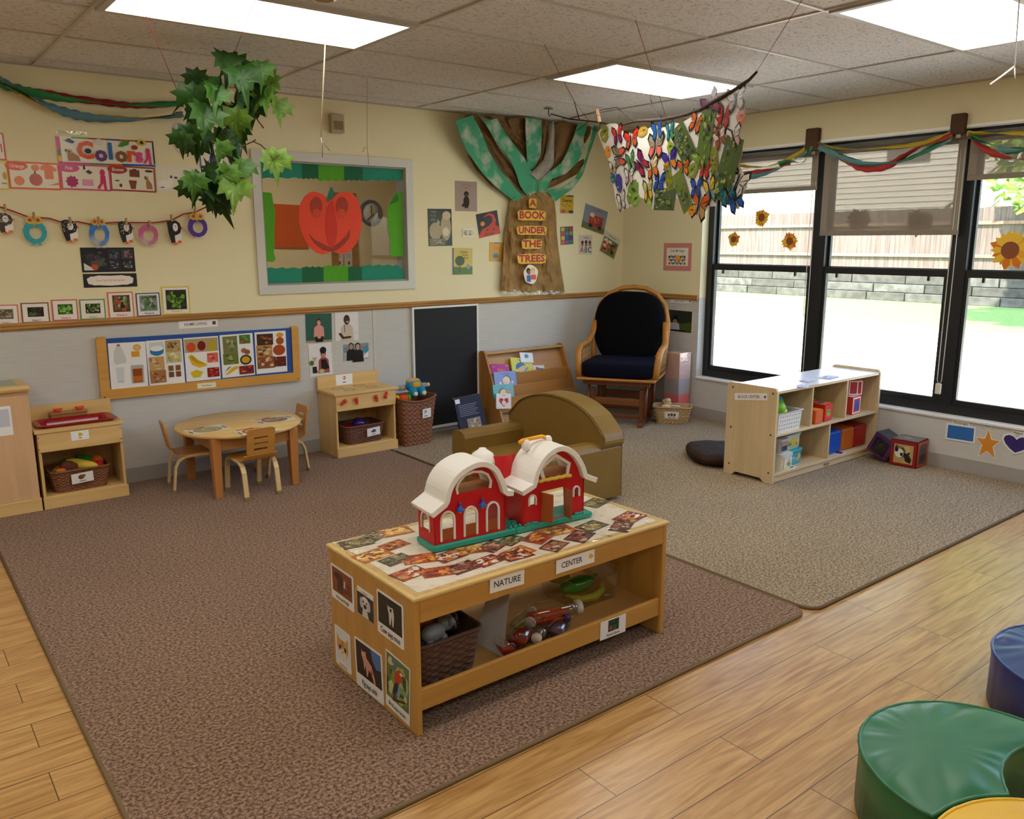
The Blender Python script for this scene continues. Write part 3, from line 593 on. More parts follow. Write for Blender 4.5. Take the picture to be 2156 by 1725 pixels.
rings = [rr_ring(bx0-.03, by0-.02, bx1+.03, by1+.02, .03, h+.036), rr_ring(bx0-.01, by0-.01, bx1+.01, by1+.01, .03, h+.04), rr_ring(bx0+.012, by0+.01, bx1-.012, by1-.01, .03, h+.028), rr_ring(bx0+.03, by0+.025, bx1-.03, by1-.025, .03, h-.045)]
out = [rr_ring(bx0+.02, by0+.015, bx1-.02, by1-.015, .03, h-.05), rr_ring(bx0+.002, by0+.002, bx1-.002, by1-.002, .03, h+.02), rings[0]]
for seq in (rings, out):
    n = len(seq[0]); vs_ = [p for r in seq for p in r]; mb.add(vs_, [(i*n+k, i*n+(k+1) % n, (i+1)*n+(k+1) % n, (i+1)*n+k) for i in range(len(seq)-1) for k in range(n)], None, True)
n = len(rings[0]); mb.add(rings[-1], [tuple(range(n))], None); mb.add(out[0], [tuple(range(n))[::-1]], None); part(mb, 'basin', gloss, t)
lab_card(t, frame((-4.615+.0-(cx), y0-.0068-(y0/2), .41), (1, 0, 0), (0, 0, 1)), .092, .052, [('r', '#e0b828', .42, .4, .56, .8), ('e', '#e0b828', .6, .6, .06, .14), ('r', '#333333', .42, .2, .6, .27)])
for x in (-4.822, -4.4):
    for z in (.36, .425): mb = MB(t, '#b8b8b0'); mb.ball((x, y0-.007, z), (.005, .002, .005), n=6); part(mb, 'screw', metal_m, t)
t, h, y0, cx = kitchen('play_stove', 'maple play stove unit with four red knobs, beside the wicker hamper', -3.03, -2.562, None)
mb = MB(t, MW); mb.box(-3.042, y0-.014, h, -2.55, -.012, h+.02); ct = part(mb, 'counter', maple, t, .004)
mb = MB(t, MW); mb.plate([(-3.035, h+.02), (-2.555, h+.02), (-2.555, .555), (-3.035, .55)], .015, frame((0, -.02, 0), (1, 0, 0), (0, 0, 1))); part(mb, 'backsplash', maple, t, .006)
for bx, by in ((-2.92, -.1), (-2.74, -.08), (-2.88, -.2), (-2.70, -.19)):
    mb = MB(t, '#8d7d5c')
    mb.lathe([(.042, 0), (.042, .0012), (.036, .0012), (.036, 0), (.042, 0)], 24, None, T(bx, by, h+.0202)); part(mb, 'burner_ring', paper, t)
for x, a in ((-2.975, -.9), (-2.88, .1), (-2.725, .25), (-2.65, 2.8)): knob(t, x-cx, .405+(.005 if a > 1 else 0), y0-.0065-y0/2, a)
lab_card(t, frame((-2.83-cx, -.0282-y0/2, .511), (1, 0, 0), (0, 0, 1)), .13, .075, [('e', '#c23a1c', .5, .65, .08, .18), ('e', '#f3f3f0', .48, .65, .04, .1), ('r', '#222222', .4, .2, .6, .28)])
# ---- round table and bentwood chairs
TX, TY, TH, TR_ = -3.755, -.43, .392, .372
t = thing('round_table', 'low round maple play table with laminated place mats', 'table', (TX, TY, 0), 0)
mb = MB(); mb.lathe([(1e-5, TH-.022), (TR_-.006, TH-.022), (TR_, TH-.016), (TR_, TH-.006), (TR_-.005, TH), (1e-5, TH)], 64, '#e3c07c'); part(mb, 'tabletop', maple, t)
mb = MB(col='#c98f50')
for s in (-1, 1):
    mb.box(-.23, s*.25-.009, TH-.1, .23, s*.25+.009, TH-.022); mb.box(s*.235-.009, -.24, TH-.1, s*.235+.009, .24, TH-.022)
part(mb, 'apron', maple, t, .002)
for sx in (-1, 1):
    for sy in (-1, 1):
        mb = MB(col='#c08146'); x, y = sx*.235, sy*.25; a, b = .028, .021
        mb.add([(x-b, y-b, .011), (x+b, y-b, .011), (x+b, y+b, .011), (x-b, y+b, .011), (x-a, y-a, TH-.022), (x+a, y-a, TH-.022), (x+a, y+a, TH-.022), (x-a, y+a, TH-.022)], [(3, 2, 1, 0), (4, 5, 6, 7), (0, 1, 5, 4), (1, 2, 6, 5), (2, 3, 7, 6), (3, 0, 4, 7)]); part(mb, 'leg', maple_z, t, .003)
def placemat(u, v, rz, pal, seed, label):
    P = onZ(u, v, TH); M = Matrix.Translation((P.x, P.y, TH+.0008)) @ Matrix.Rotation(rz, 4, 'Z'); w_, h_ = .235, .165; mb = MB()
    mb.plate(rrect(-w_/2, -h_/2, w_/2, h_/2, .02), .0008, M, '#e9dcc0'); rn = random.Random(seed)
    it = [('e', pal[0], .5, .5, .36, .44), ('e', pal[1], .5, .5, .3, .36)]
    for _ in range(14):
        a, r_ = rn.uniform(0, 6.3), rn.uniform(0, .22); it.append(('e', rn.choice(pal), .5+r_*math.cos(a), .5+r_*1.3*math.sin(a), rn.uniform(.03, .09), rn.uniform(.04, .1)))
    it += [('r', '#b5564a', .1, .9, .55, .985), ('r', '#4a4a52', .03, .25, .07, .6), ('r', '#4a4a52', .92, .3, .96, .7)]
    art(mb, M, w_, h_, it, .0006, .00008); solo(mb, 'place_mat', gloss_paper, label, 'place mat', 'place mats on the round table')
placemat(437, 905, .12, ['#8b8a68', '#b0a46e', '#6f7a5a', '#c4b178'], 1, 'place mat with a greenish plate picture, left on the round table')
placemat(578, 884, .2, ['#6c5a48', '#a3825a', '#7d5a4a', '#b99a68'], 2, 'place mat with a brown plate picture, far right on the round table')
placemat(540, 907, .05, ['#b23a2c', '#d8a860', '#c87848', '#e0c088'], 3, 'place mat with a red-rimmed plate picture, nearest the viewer on the round table')
def make_chair(label):
    t = thing('child_chair', label, 'chair', (0, 0, 0), 0, 'bentwood chairs around the round table'); sh = .245
    # bent ply shell: profile in y (front +) and z
    pf = [(.13, sh-.01), (.12, sh), (-.09, sh-.006), (-.115, sh+.006), (-.128, sh+.03), (-.14, sh+.1), (-.155, .44)]
    mb = MB(col='#c58a3c'); W2 = .105
    def strip(i0, i1, x0, x1, bow=0):
        th = .008
        for a, b in zip(pf[i0:i1], pf[i0+1:i1+1]):
            d = Vector((0, b[0]-a[0], b[1]-a[1])).normalized(); n = Vector((0, -d.z, d.y))*th
            p = [(x0, a[0], a[1]), (x1, a[0], a[1]), (x1, b[0], b[1]), (x0, b[0], b[1])]; q = [tuple(Vector(k)+n) for k in p]
            mb.add(p+q, [(3, 2, 1, 0), (4, 5, 6, 7), (0, 1, 5, 4), (1, 2, 6, 5), (2, 3, 7, 6), (3, 0, 4, 7)])
    strip(0, 4, -W2, W2); s = part(mb, 'seat', maple, t, .002)
    mb = MB(col='#c58a3c'); fr = frame((0, -.13, sh+.03), (1, 0, 0), (0, -.027, .14))
    slots = [[(-.042, z), (.042, z), (.042, z+.014), (-.042, z+.014)] for z in (.025, .06, .095)]
    mb.plate([rrect(-.085, -.005, .085, .16, .022), *slots], .009, fr); part(mb, 'backrest', maple, t, .002)
    for sx in (-1, 1):
        x = sx*.1
        for nm, path in (('front', [(.02, sh-.014), (.075, sh-.016), (.105, sh-.03), (.122, sh-.07), (.14, .011)]), ('rear', [(.02, sh-.014), (-.06, sh-.02), (-.095, sh-.04), (-.115, sh-.08), (-.135, .011)])):
            mb = MB(col='#e0c28c'); w2 = .014
            for i, (a, b) in enumerate(zip(path, path[1:])):
                d = Vector((0, b[0]-a[0], b[1]-a[1])).normalized(); n = Vector((0, -d.z, d.y))*.007
                A, B = Vector((0, a[0], a[1])), Vector((0, b[0], b[1])); X = Vector((w2, 0, 0)); C_ = Vector((x, 0, 0))
                p = [A-n-X+C_, A+n-X+C_, A+n+X+C_, A-n+X+C_, B-n-X+C_, B+n-X+C_, B+n+X+C_, B-n+X+C_]
                mb.add(p, [(3, 2, 1, 0), (4, 5, 6, 7), (0, 1, 5, 4), (1, 2, 6, 5), (2, 3, 7, 6), (3, 0, 4, 7)])
            g = part(mb, 'leg', maple_z, t, .002)
            mb = MB(col='#9a8250'); mb.cbox((x, path[-1][0], .021), (.033, .019, .022)); part(mb, 'foot_cap', cloth, g, .003)
    return t
c0 = make_chair('bentwood child chair with its slotted back toward the viewer, in front of the round table')
c0.location = (-3.785, -.69, 0); c0.rotation_euler = (0, 0, .06)
clone(c0, (-4.02, -.335, 0), -PI/2-.12, 'bentwood child chair at the left of the round table, seen from the side')
clone(c0, (-3.455, -.345, 0), PI/2, 'bentwood child chair mostly hidden behind the right of the round table')
# ---- wicker things
def basket(name, label, cat, loc, rz, w0, d0, w1, d1, h, col, group=None, dip=0, rim=.007, rows=14, band=None):
    t = thing(name, label, cat, loc, rz, group); n = 88; r = .03
    def ring(f, ins=0, zoff=0):
        w_, d_ = w0+(w1-w0)*f-2*ins, d0+(d1-d0)*f-2*ins; o = []
        base = rrect(-w_/2, -d_/2, w_/2, d_/2, min(r, w_/3, d_/3), 4); per = [0]
        for a, b in zip(base, base[1:]+base[:1]): per.append(per[-1]+math.dist(a, b))
        for k in range(n):
            s = per[-1]*k/n; i = max(j for j in range(len(base)) if per[j] <= s+1e-9); a, b = base[i], base[(i+1) % len(base)]; q = (s-per[i])/max(per[i+1]-per[i], 1e-9)
            x, y = a[0]+(b[0]-a[0])*q, a[1]+(b[1]-a[1])*q
            z = h*f - (dip*f*max(0, 1-(x/(w_/2))**2)*(1 if y < 0 else .3) if dip else 0); o.append((x, y, z))
        return o
    mb = MB(col=col); vs_ = []; R_ = rows*2
    for j in range(R_+1):
        for k, (x, y, z) in enumerate(ring(j/R_)):
            g = .0022*(1 if (k//2+j//2) % 2 else -1)+.0012*math.sin(j*PI/2); l = math.hypot(x, y) or 1; vs_.append((x*(1+g/l), y*(1+g/l), z))
    fs = [(j*n+k, j*n+(k+1) % n, (j+1)*n+(k+1) % n, (j+1)*n+k) for j in range(R_) for k in range(n)]
    mb.add(vs_, fs, None, False); inn = [p for j in (0, R_) for p in ring(j/R_, .006)]; mb.add(inn, [(n+k, n+(k+1) % n, (k+1) % n, k) for k in range(n)], None, True)
    mb.add([(x, y, z+.004) for x, y, z in ring(0)], [tuple(range(n))]); mb.add(ring(0), [tuple(range(n))[::-1]]); part(mb, 'woven_body', wicker, t)
    mb = MB(col=col); mb.tube([(x, y, z+rim*.3) for x, y, z in ring(1)], rim, 6, closed=True); part(mb, 'rim', wicker, t)
    if band:
        mb = MB(col=col); mb.tube(ring(band), .005, 6, closed=True); part(mb, 'band', wicker, t)
    return t
BR = '#8a5634'
SB = basket('wicker_basket', 'brown wicker basket of toy food on the shelf of the play sink', 'basket', (-4.625, -.165, .083), .03, .27, .17, .31, .2, .12, BR)
lab_card(SB, frame((.0, -.106, .075), (1, 0, .05), (0, -.12, 1)), .115, .06, [('e', '#8a3a3a', .45, .6, .14, .24), ('e', '#5a7a3a', .55, .68, .1, .16), ('r', '#666666', .35, .15, .65, .22)], 'tag')
VB = basket('wicker_basket', 'brown wicker basket of dishes on the shelf of the play stove', 'basket', (-2.80, -.16, .083), .04, .27, .19, .31, .22, .125, '#74462e')
lab_card(VB, frame((.055, -.116, .075), (1, 0, .07), (0, -.12, 1)), .105, .06, [('e', '#8a4a4a', .5, .55, .2, .16), ('e', '#3a5aa0', .52, .66, .12, .14), ('r', '#777777', .35, .15, .65, .22)], 'tag')
mb = MB(); mb.ball((-2.80, -.165, .205), (.05, .045, .045), '#3d2370'); solo(mb, 'toy_bowl', gloss, 'round purple toy bowl in the basket under the play stove', 'toy')
mb = MB(); mb.lathe([(1e-5, 0), (.05, 0), (.055, .012), (.05, .012), (1e-5, .008)], 20, '#7d1f1a', T(-2.885, -.17, .19, .25, 0, 0)); solo(mb, 'toy_plate', gloss, 'dark red toy plate in the basket under the play stove', 'toy')
# toy food in the sink basket
fo = [('toy_corn', 'yellow plush corn cob on top of the toy food basket', (.1, .03, .03), (-4.60, -.19, .215), '#e3c84a', (0, .25, -.5)),
      ('toy_orange', 'round orange plush fruit in the toy food basket', (.036, .036, .034), (-4.515, -.15, .215), '#d96a1e', (0, 0, 0)),
      ('toy_bread', 'brown plush bread slice in the toy food basket', (.052, .02, .04), (-4.67, -.19, .205), '#7a4a34', (.3, .3, .2)),
      ('toy_carrot', 'long orange plush carrot in the toy food basket', (.075, .022, .022), (-4.715, -.16, .2), '#d4722a', (0, -.5, .2)),
      ('toy_lettuce', 'dark green plush leaf at the back of the toy food basket', (.07, .03, .02), (-4.64, -.125, .226), '#1e6a34', (0, .2, .3)),
      ('toy_cucumber', 'green plush cucumber leaning at the right of the toy corn', (.08, .022, .022), (-4.555, -.135, .226), '#2c7a3a', (0, .4, -.3)),
      ('toy_tomato', 'red plush tomato at the right rim of the toy food basket', (.035, .035, .03), (-4.525, -.205, .195), '#b81f26', (0, 0, 0)),
      ('toy_pumpkin', 'small orange plush pumpkin with a green leaf at the left rim of the basket', (.03, .026, .022), (-4.72, -.215, .195), '#d8742a', (0, 0, 0))]
for nm, lb, d, c, col, ro in fo:
    t = thing(nm, lb, 'toy food', c, 0, 'plush toy food in the sink basket'); mb = MB(col=col); R3 = T(0, 0, 0, *ro)
    mb.cushion((0, 0, 0), (d[0]*2, d[1]*2, d[2]*2), .9 if nm != 'toy_bread' else .4, 8, M=R3); part(mb, 'body', cloth, t)
    if nm in ('toy_pumpkin', 'toy_carrot', 'toy_tomato', 'toy_orange'):
        mb = MB(col='#3f8a34'); mb.cushion((-d[0]*.9, 0, d[2]*.6), (.03, .02, .012), .9, 6, M=R3); part(mb, 'stem', cloth, t)
H = basket('wicker_hamper', 'tall brown wicker hamper of soft toys beside the play stove', 'hamper', (-2.388, -.20, .012), .06, .235, .2, .315, .25, .355, '#8f5a38', dip=.03, rim=.008, rows=20, band=.5)
lab_card(H, frame((.055, -.125, .235), (1, 0, .05), (.1, -.1, 1)) @ T(0, 0, .004), .075, .07, [('e', '#8f8aa8', .3, .75, .07, .12), ('e', '#a88f9a', .3, .55, .07, .1), ('e', '#8f8aa8', .45, .68, .06, .12), ('r', '#4a4a6a', .15, .18, .6, .25)], 'tag')
t = thing('soft_doll', 'soft doll in blue overalls upside down on top of the wicker hamper', 'doll', (-2.36, -.21, .38))
mb = MB(col='#2b93c4'); mb.cushion((0, 0, .06), (.125, .09, .09), .8, 10)
for s in (-1, 1): mb.cushion((s*.036, -.05, .018), (.055, .075, .07), .8, 8)
part(mb, 'overalls', cloth, t)
mb = MB(col='#d6a868'); mb.cushion((0, .01, .085), (.115, .08, .06), .8, 8); part(mb, 'body', cloth, t)
mb = MB(col='#e6a81e'); mb.cushion((0, -.038, .072), (.07, .022, .04), .5, 6); part(mb, 'pocket', cloth, t)
for s in (-1, 1):
    mb = MB(col='#e8dcb8'); mb.cushion((s*.036, -.083, .012), (.036, .026, .034), .9, 6); part(mb, 'foot', cloth, t)
    mb = MB(col='#b8b4ac'); mb.cushion((s*.09, .02, .05), (.09, .03, .04), .8, 6)
    for i in range(4): mb.cushion((s*(.066+i*.015), .02, .05), (.006, .032, .042), .8, 6, '#3a3a3a')
    part(mb, 'sleeve', cloth, t)
    mb = MB(col='#e6d8b0'); mb.cushion((s*.138, .02, .05), (.024, .026, .03), .9, 6); part(mb, 'hand', cloth, t)
mb = MB(); mb.cushion((-2.47, -.24, .362), (.07, .07, .05), .7, 8, '#e2571e'); solo(mb, 'soft_block', cloth, 'orange soft toy in the hamper, left of the doll', 'toy')
mb = MB(); mb.cushion((-2.52, -.22, .365), (.05, .06, .05), .8, 8, '#e9b92c'); solo(mb, 'soft_ball', cloth, 'yellow soft toy in the hamper by the play stove', 'toy')
mb = MB(); mb.cushion((-2.432, -.25, .364), (.022, .05, .05), .6, 8, '#6fae2a'); solo(mb, 'soft_ring', cloth, 'green soft toy squeezed between the doll and the orange toy', 'toy')
# ---- chalkboard
t = thing('chalkboard', 'tall black chalkboard with a thin white frame on the grey wall', 'chalkboard', (-1.935, -.012, .04))
mb = MB(t, '#15151a'); mb.box(-2.238, -.016, .045, -1.634, -.006, 1.0); part(mb, 'panel', chalk, t)
mb = MB(t, '#e6e6e2'); mb.plate([[(-2.243, .04), (-1.63, .04), (-1.63, .997), (-2.243, .997)], [(-2.228, .06), (-2.228, .982), (-1.645, .982), (-1.645, .06)]], .018, frame((0, -.013, 0), (1, 0, 0), (0, 0, 1))); part(mb, 'frame', painted_metal, t, .002)
# ---- book rack
RX0, RX1 = -1.632, -.79
t = thing('book_rack', 'wooden tiered book display rack against the grey wall', 'book rack', ((RX0+RX1)/2, -.2, .012))
prof = [(-.02, .012), (-.345, .012), (-.35, .05), (-.105, .6), (-.08, .622), (-.045, .622), (-.02, .6)]
for x in (RX0, RX1-.018):
    mb = MB(t, '#b98243'); mb.plate([(y, z) for y, z in prof], .018, frame((x+.009, 0, 0), (0, 1, 0), (0, 0, 1))); part(mb, 'side_panel', maple_z, t, .006)
c7 = crop(1000, 720, .10436)
for (u, v), y in (((1165, 575), -.17), ((845, 865), -.232), ((790, 1105), -.295)):
    z = onY(*c7(u, v), y).z; mb = MB(t, '#bd8a4c'); mb.box(RX0+.018, y-.005, z-.12, RX1-.018, y+.005, z); part(mb, 'pocket_lip', maple, t, .003)
mb = MB(t, '#c69455'); mb.add([(RX0+.018, -.285, .03), (RX1-.018, -.285, .03), (RX1-.018, -.045, .6), (RX0+.018, -.045, .6), (RX0+.018, -.275, .03), (RX1-.018, -.275, .03), (RX1-.018, -.035, .6), (RX0+.018, -.035, .6)], [(0, 1, 2, 3), (7, 6, 5, 4), (3, 2, 6, 7), (1, 0, 4, 5)]); part(mb, 'backboard', maple, t)
mb = MB(t, '#d0a060'); mb.box(RX0+.018, -.335, .03, RX1-.018, -.28, .09); part(mb, 'bottom_ledge', maple, t, .003)
mb = MB(t, '#d9ab68'); mb.box(RX0+.018, -.1, .592, RX1-.018, -.035, .606); part(mb, 'top_rail', maple, t, .003)
mb = MB(t); mb.grid(lambda u, v: (RX0+.03+(RX1-RX0-.06)*u, -.115+.085*v, .6095+.006*math.sin(u*41)*math.sin(v*3.1)+.004*math.sin(u*97)), 60, 4); part(mb, 'plastic_cover', wrap, t)
def rackbook(name, label, q, y, items, base, tilt=.42, th=.014, par=None, cat='book', rr=.008):
    """book leaning on the rack: outline in crop pixels on a plane through y at its foot, leaning back"""
    P = [c7(*p) for p in q]; foot = onY(*[(P[2][i]+P[3][i])/2 for i in (0, 1)], y); n = Vector((0, -1, tilt)).normalized()
    f = lambda u, v: onP(u, v, foot, n); M, w_, h_ = quad_frame(P, f, 0); t = thing(name, label, cat, (foot.x, foot.y, foot.z), 0, 'board books on the rack'); mb = MB(t)
    mb.plate(rrect(-w_/2, -h_/2, w_/2, h_/2, rr), th, M @ T(0, 0, -th/2), base); art(mb, M, w_, h_, items, .0003); part(mb, 'cover', gloss_paper, t)
    mb = MB(t, '#e8e2d4'); mb.box(-w_/2+.002, -h_/2-.0005, -th+.003, w_/2-.002, h_/2+.0005, -.003, M=M); part(mb, 'pages', paper, t)
rackbook('picture_book', 'magenta board book at the left of the top tier', [(325, 470), (680, 430), (695, 640), (335, 690)], -.157, [('t', '#f08a2a', 'Baby', .55, .45, .4), ('e', '#f07a4a', .88, .86, .05, .08), ('t', '#f0b0d0', '~', .15, .75, .4)], '#b82a86')
rackbook('picture_book', 'yellow board book with a child in a blue hat on the top tier', [(735, 350), (1150, 300), (1165, 580), (750, 630)], -.157, [('t', '#3a4a2a', 'Ten Little Fingers', .5, .84, .11), ('p', '#e0b98a', [(.3, .05), (.28, .3), (.4, .42), (.6, .45), (.68, .25), (.62, .03)]), ('p', '#2a6aa8', [(.18, .2), (.2, .45), (.3, .62), (.45, .68), (.58, .6), (.66, .48), (.72, .48), (.55, .46), (.38, .33), (.26, .2)]), ('p', '#4a9ab0', [(.62, .05), (.8, .3), (.72, .33), (.55, .1)])], '#d9d41a')
rackbook('picture_book', 'blue board book with a bald baby in front of the magenta book', [(385, 630), (820, 570), (845, 865), (405, 930)], -.222, [('t', '#1c2a5a', 'Ten Little Fingers', .5, .86, .11), ('e', '#3a2a22', .56, .46, .18, .3), ('e', '#e8c89a', .53, .38, .17, .29), ('e', '#e8a890', .42, .28, .05, .07), ('e', '#e8d0a8', .25, .25, .06, .09), ('e', '#e8d0a8', .8, .25, .06, .09)], '#6a7cc4', .22)
rackbook('picture_book', 'teal board book with an orange-billed head, third tier down', [(358, 885), (775, 825), (790, 1100), (385, 1160)], -.283, [('t', '#16384a', 'Ten Little Toes', .45, .84, .1), ('e', '#2a2422', .45, .42, .19, .3), ('e', '#e6c478', .48, .36, .16, .28), ('p', '#d8702a', [(.56, .5), (.93, .42), (.93, .3), (.58, .38)])], '#4aa3a8', .2)
rackbook('picture_book', 'white board book with a big red heart at the lowest tier', [(428, 1050), (745, 1040), (715, 1330), (440, 1370)], -.316, [('p', '#c4232c', [(.5, .12), (.2, .45), (.18, .62), (.28, .72), (.42, .68), (.5, .58), (.58, .68), (.72, .72), (.82, .62), (.8, .45)]), ('p', '#f0dcd4', [(.5, .18), (.36, .36), (.38, .5), (.5, .58), (.64, .46), (.68, .32)]), ('t', '#333333', 'Love', .5, .9, .13), ('e', '#b03030', .1, .08, .02, .02), ('e', '#3a6a3a', .9, .7, .02, .02), ('e', '#6a4a9a', .1, .5, .02, .02)], '#efeae6', .16, th=.01)
for lb, q, it in (('small white picture card clipped above the yellow book on the rack', [(915, 235), (1165, 205), (1170, 400), (920, 430)], [('e', '#3a9ab0', .5, .65, .16, .22), ('e', '#5a6a7a', .42, .6, .08, .14)]), ('white picture card with a red shape at the right of the yellow book', [(1170, 490), (1390, 455), (1405, 590), (1180, 620)], [('r', '#c02a2a', .25, .15, .5, .7), ('r', '#2a6a8a', .45, .35, .95, .55), ('r', '#e0b030', .3, .1, .9, .3)])):
    P = [c7(*p) for p in q]; foot = onY(*[(P[2][i]+P[3][i])/2 for i in (0, 1)], -.135); n = Vector((0, -1, .42)).normalized(); M, w_, h_ = quad_frame(P, lambda u, v: onP(u, v, foot, n), .0)
    mb = MB(); mb.plate([(-w_/2, -h_/2), (w_/2, -h_/2), (w_/2, h_/2), (-w_/2, h_/2)], .001, M, '#eef0ee'); art(mb, M, w_, h_, it); solo(mb, 'picture_card', gloss_paper, lb, 'card')
# dark book leaning in front of the chalkboard
q = [(957, 839), (1008, 828), (1029, 900), (969, 915)]; foot = Vector((-1.92, -.335, .012)); n = Vector((.12, -1, .3)).normalized(); M, w_, h_ = quad_frame(q, lambda u, v: onP(u, v, foot, n), 0)
h2 = .34; M = M @ T(0, -(h2-h_)/2, 0); t = thing('story_book', 'big dark blue book leaning upright in front of the chalkboard', 'book', (foot.x, foot.y, .012)); mb = MB(t)
mb.plate(rrect(-w_/2, -h2/2, w_/2, h2/2, .012), .016, M @ T(0, 0, -.008), '#1a182e'); art(mb, M, w_, h2, [('r', '#e8e6e0', .03, .86, .2, .96)]+[('r', '#8a86a0', .1, .8-.04*i, .8-.05*(i % 3), .812-.04*i) for i in range(7)]+[('n', ['#8f8478', '#a89888', '#6f6458', '#c4b4a0', '#8a6a5a'], .3, .2, .8, .48, 14, 3)]); part(mb, 'cover', paper, t)
mb = MB(t, '#cfc9bd'); mb.box(-w_/2+.003, -h2/2-.0005, -.013, w_/2+.0005, h2/2+.0005, -.003, M=M); part(mb, 'pages', paper, t)
# ---- glider rocking chair
GA = math.atan2(.54, .84); t = thing('glider_chair', 'wooden glider rocking chair with navy cushions in the corner', 'rocking chair', (-.60, -.63, .012), GA-PI/2+PI)
# local axes: +y is the way the chair faces away from; x to the chair's side
GL = '#c08238'
def gl(x, y, z): return (x, y, z)
yaw = math.atan2(-.84, .54)   # local -y faces the viewer
t.rotation_euler = (0, 0, 0); d = Vector((-.84, -.54)); ang = math.atan2(d.x, -d.y); t.rotation_euler = (0, 0, -ang if False else math.atan2(d.y, d.x)+PI/2); t.matrix_basis = Matrix.Translation((-.60, -.63, .012)) @ Matrix.Rotation(math.atan2(d.y, d.x)+PI/2, 4, 'Z')
mb = MB(); mb.cushion((0, -.02, .455), (.60, .56, .13), .3, 14, '#0c1022'); part(mb, 'seat_cushion', cloth, t)
mb = MB(); R1 = T(-.01, .27, .745, -.2, 0, 0)
def backtop(p):
    f = (p.z+.3)/.6; k = 1+.1*math.sin(max(0, min(1, f))*PI)-.12*(1-f)**2; return Vector((p.x*k, p.y, p.z))
mb.cushion((0, 0, 0), (.56, .16, .62), .62, 16, '#07080c', M=R1, top=backtop)
part(mb, 'back_cushion', cloth, t)
mb = MB(col=GL); mb.box(-.32, -.31, .375, .32, .26, .395); part(mb, 'seat_frame', maple, t, .008)
arc = [(-.30, .2, .42), (-.31, .24, .62), (-.315, .3, .78), (-.28, .345, .94), (-.2, .37, 1.03), (-.1, .38, 1.075), (0, .382, 1.085), (.1, .38, 1.075), (.2, .37, 1.03), (.28, .345, .94), (.315, .3, .78), (.31, .24, .62), (.30, .2, .42)]
mb = MB(col=GL); mb.tube(arc, .021, 10); part(mb, 'back_hoop', maple_z, t)
for s in (-1, 1):
    mb = MB(col=GL); mb.tube([(s*.3, .25, .8), (s*.31, .2, .7), (s*.325, .12, .64), (s*.335, .0, .63), (s*.335, -.12, .625), (s*.33, -.2, .6), (s*.325, -.235, .54), (s*.315, -.24, .46), (s*.31, -.24, .395)], .026, 10, flat=.75); part(mb, 'arm', maple, t)
    mb = MB(col='#b98a4a')
    for i in range(9): mb.tube([(s*.315, -.2+i*.045, .395), (s*.327, -.2+i*.045, .615)], .006, 6)
    for z in (.44, .48, .52, .56): mb.tube([(s*.32, -.23, z), (s*.32, .2, z)], .003, 5)
    part(mb, 'side_lattice', wicker, t)
DK = '#7a4520'
mb = MB(col=DK); mb.box(-.27, -.27, .335, .27, -.235, .375); mb.box(-.27, .2, .335, .27, .235, .375); part(mb, 'rail', oak, t, .004)
for s in (-1, 1):
    for yy in (-.2, .17):
        mb = MB(col=DK); mb.tube([(s*.235, yy, .35), (s*.235, yy-.04, .08)], .014, 8); part(mb, 'swing_arm', oak, t)
        mb = MB(col=DK); mb.box(s*.2-.018, yy-.02, 0, s*.2+.018, yy+.02, .3); part(mb, 'post', oak, t, .004)
    mb = MB(col=DK); mb.box(s*.2-.02, -.26, .0, s*.2+.02, .24, .035); part(mb, 'foot_rail', oak, t, .006)
mb = MB(col='#8a5226'); mb.box(-.2, -.215, .17, .2, -.19, .225); mb.box(-.2, .16, .17, .2, .185, .225); part(mb, 'crossbar', oak, t, .004)
mb = MB(col=DK); mb.box(-.2, -.21, .06, .2, -.19, .09); mb.box(-.2, -.02, .1, .2, .01, .13); part(mb, 'lower_crossbar', oak, t, .003)
# ---- wrapped column, cream basket
t = thing('wrapped_box', 'tall pink and grey box wrapped in clear plastic beside the glider chair', 'box', (-.115, -.80, .012), .05)
for z0, z1, c in ((0, .2, '#f07a80'), (.2, .33, '#b5aeb0'), (.33, .55, '#d8b4a6')):
    mb = MB(col=c); mb.box(-.075, -.075, z0, .075, .075, z1); part(mb, {0: 'lower_section', .2: 'middle_section', .33: 'upper_section'}[z0], paper, t)
mb = MB(); mb.box(-.0775, -.0775, 0, .0775, .0775, .553); part(mb, 'plastic_wrap', wrap, t)
CB = basket('cream_basket', 'small cream woven basket on the tan rug beside the glider chair', 'basket', (-.335, -.945, .012), math.atan2(-.198, .163), .25, .13, .31, .19, .135, '#c9a877', rim=.007, rows=10)
lab_card(CB, frame((.0, -.083, .075), (1, 0, 0), (0, -.22, 1)), .115, .06, [('e', '#4a2a22', .3, .55, .08, .2), ('e', '#6a3a2a', .5, .55, .09, .22), ('e', '#3a2a22', .7, .55, .08, .2), ('r', '#444444', .25, .15, .75, .22)], 'tag')
mb = MB(); rn = random.Random(2)
for i in range(6): mb.cushion((-.38+rn.uniform(-.03, .03), -.91+rn.uniform(-.03, .03), .135+.012*i), (.09-.008*i, .08-.006*i, .04), .8, 6, '#d9bf98', M=None)
solo(mb, 'plush_toy', cloth, 'fluffy cream plush toy sitting in the cream basket', 'toy')
t = thing('hand_bell', 'white stick toy leaning out of the cream basket', 'toy', (-.32, -.97, .1)); mb = MB(t, '#e8e2d6'); mb.tube([(-.35, -.94, .15), (-.30, -1.0, .148)], .006, 6); part(mb, 'handle', plastic, t); mb = MB(t, '#e8dcc8'); mb.ball((-.355, -.93, .152), .016, n=8); part(mb, 'head', plastic, t)
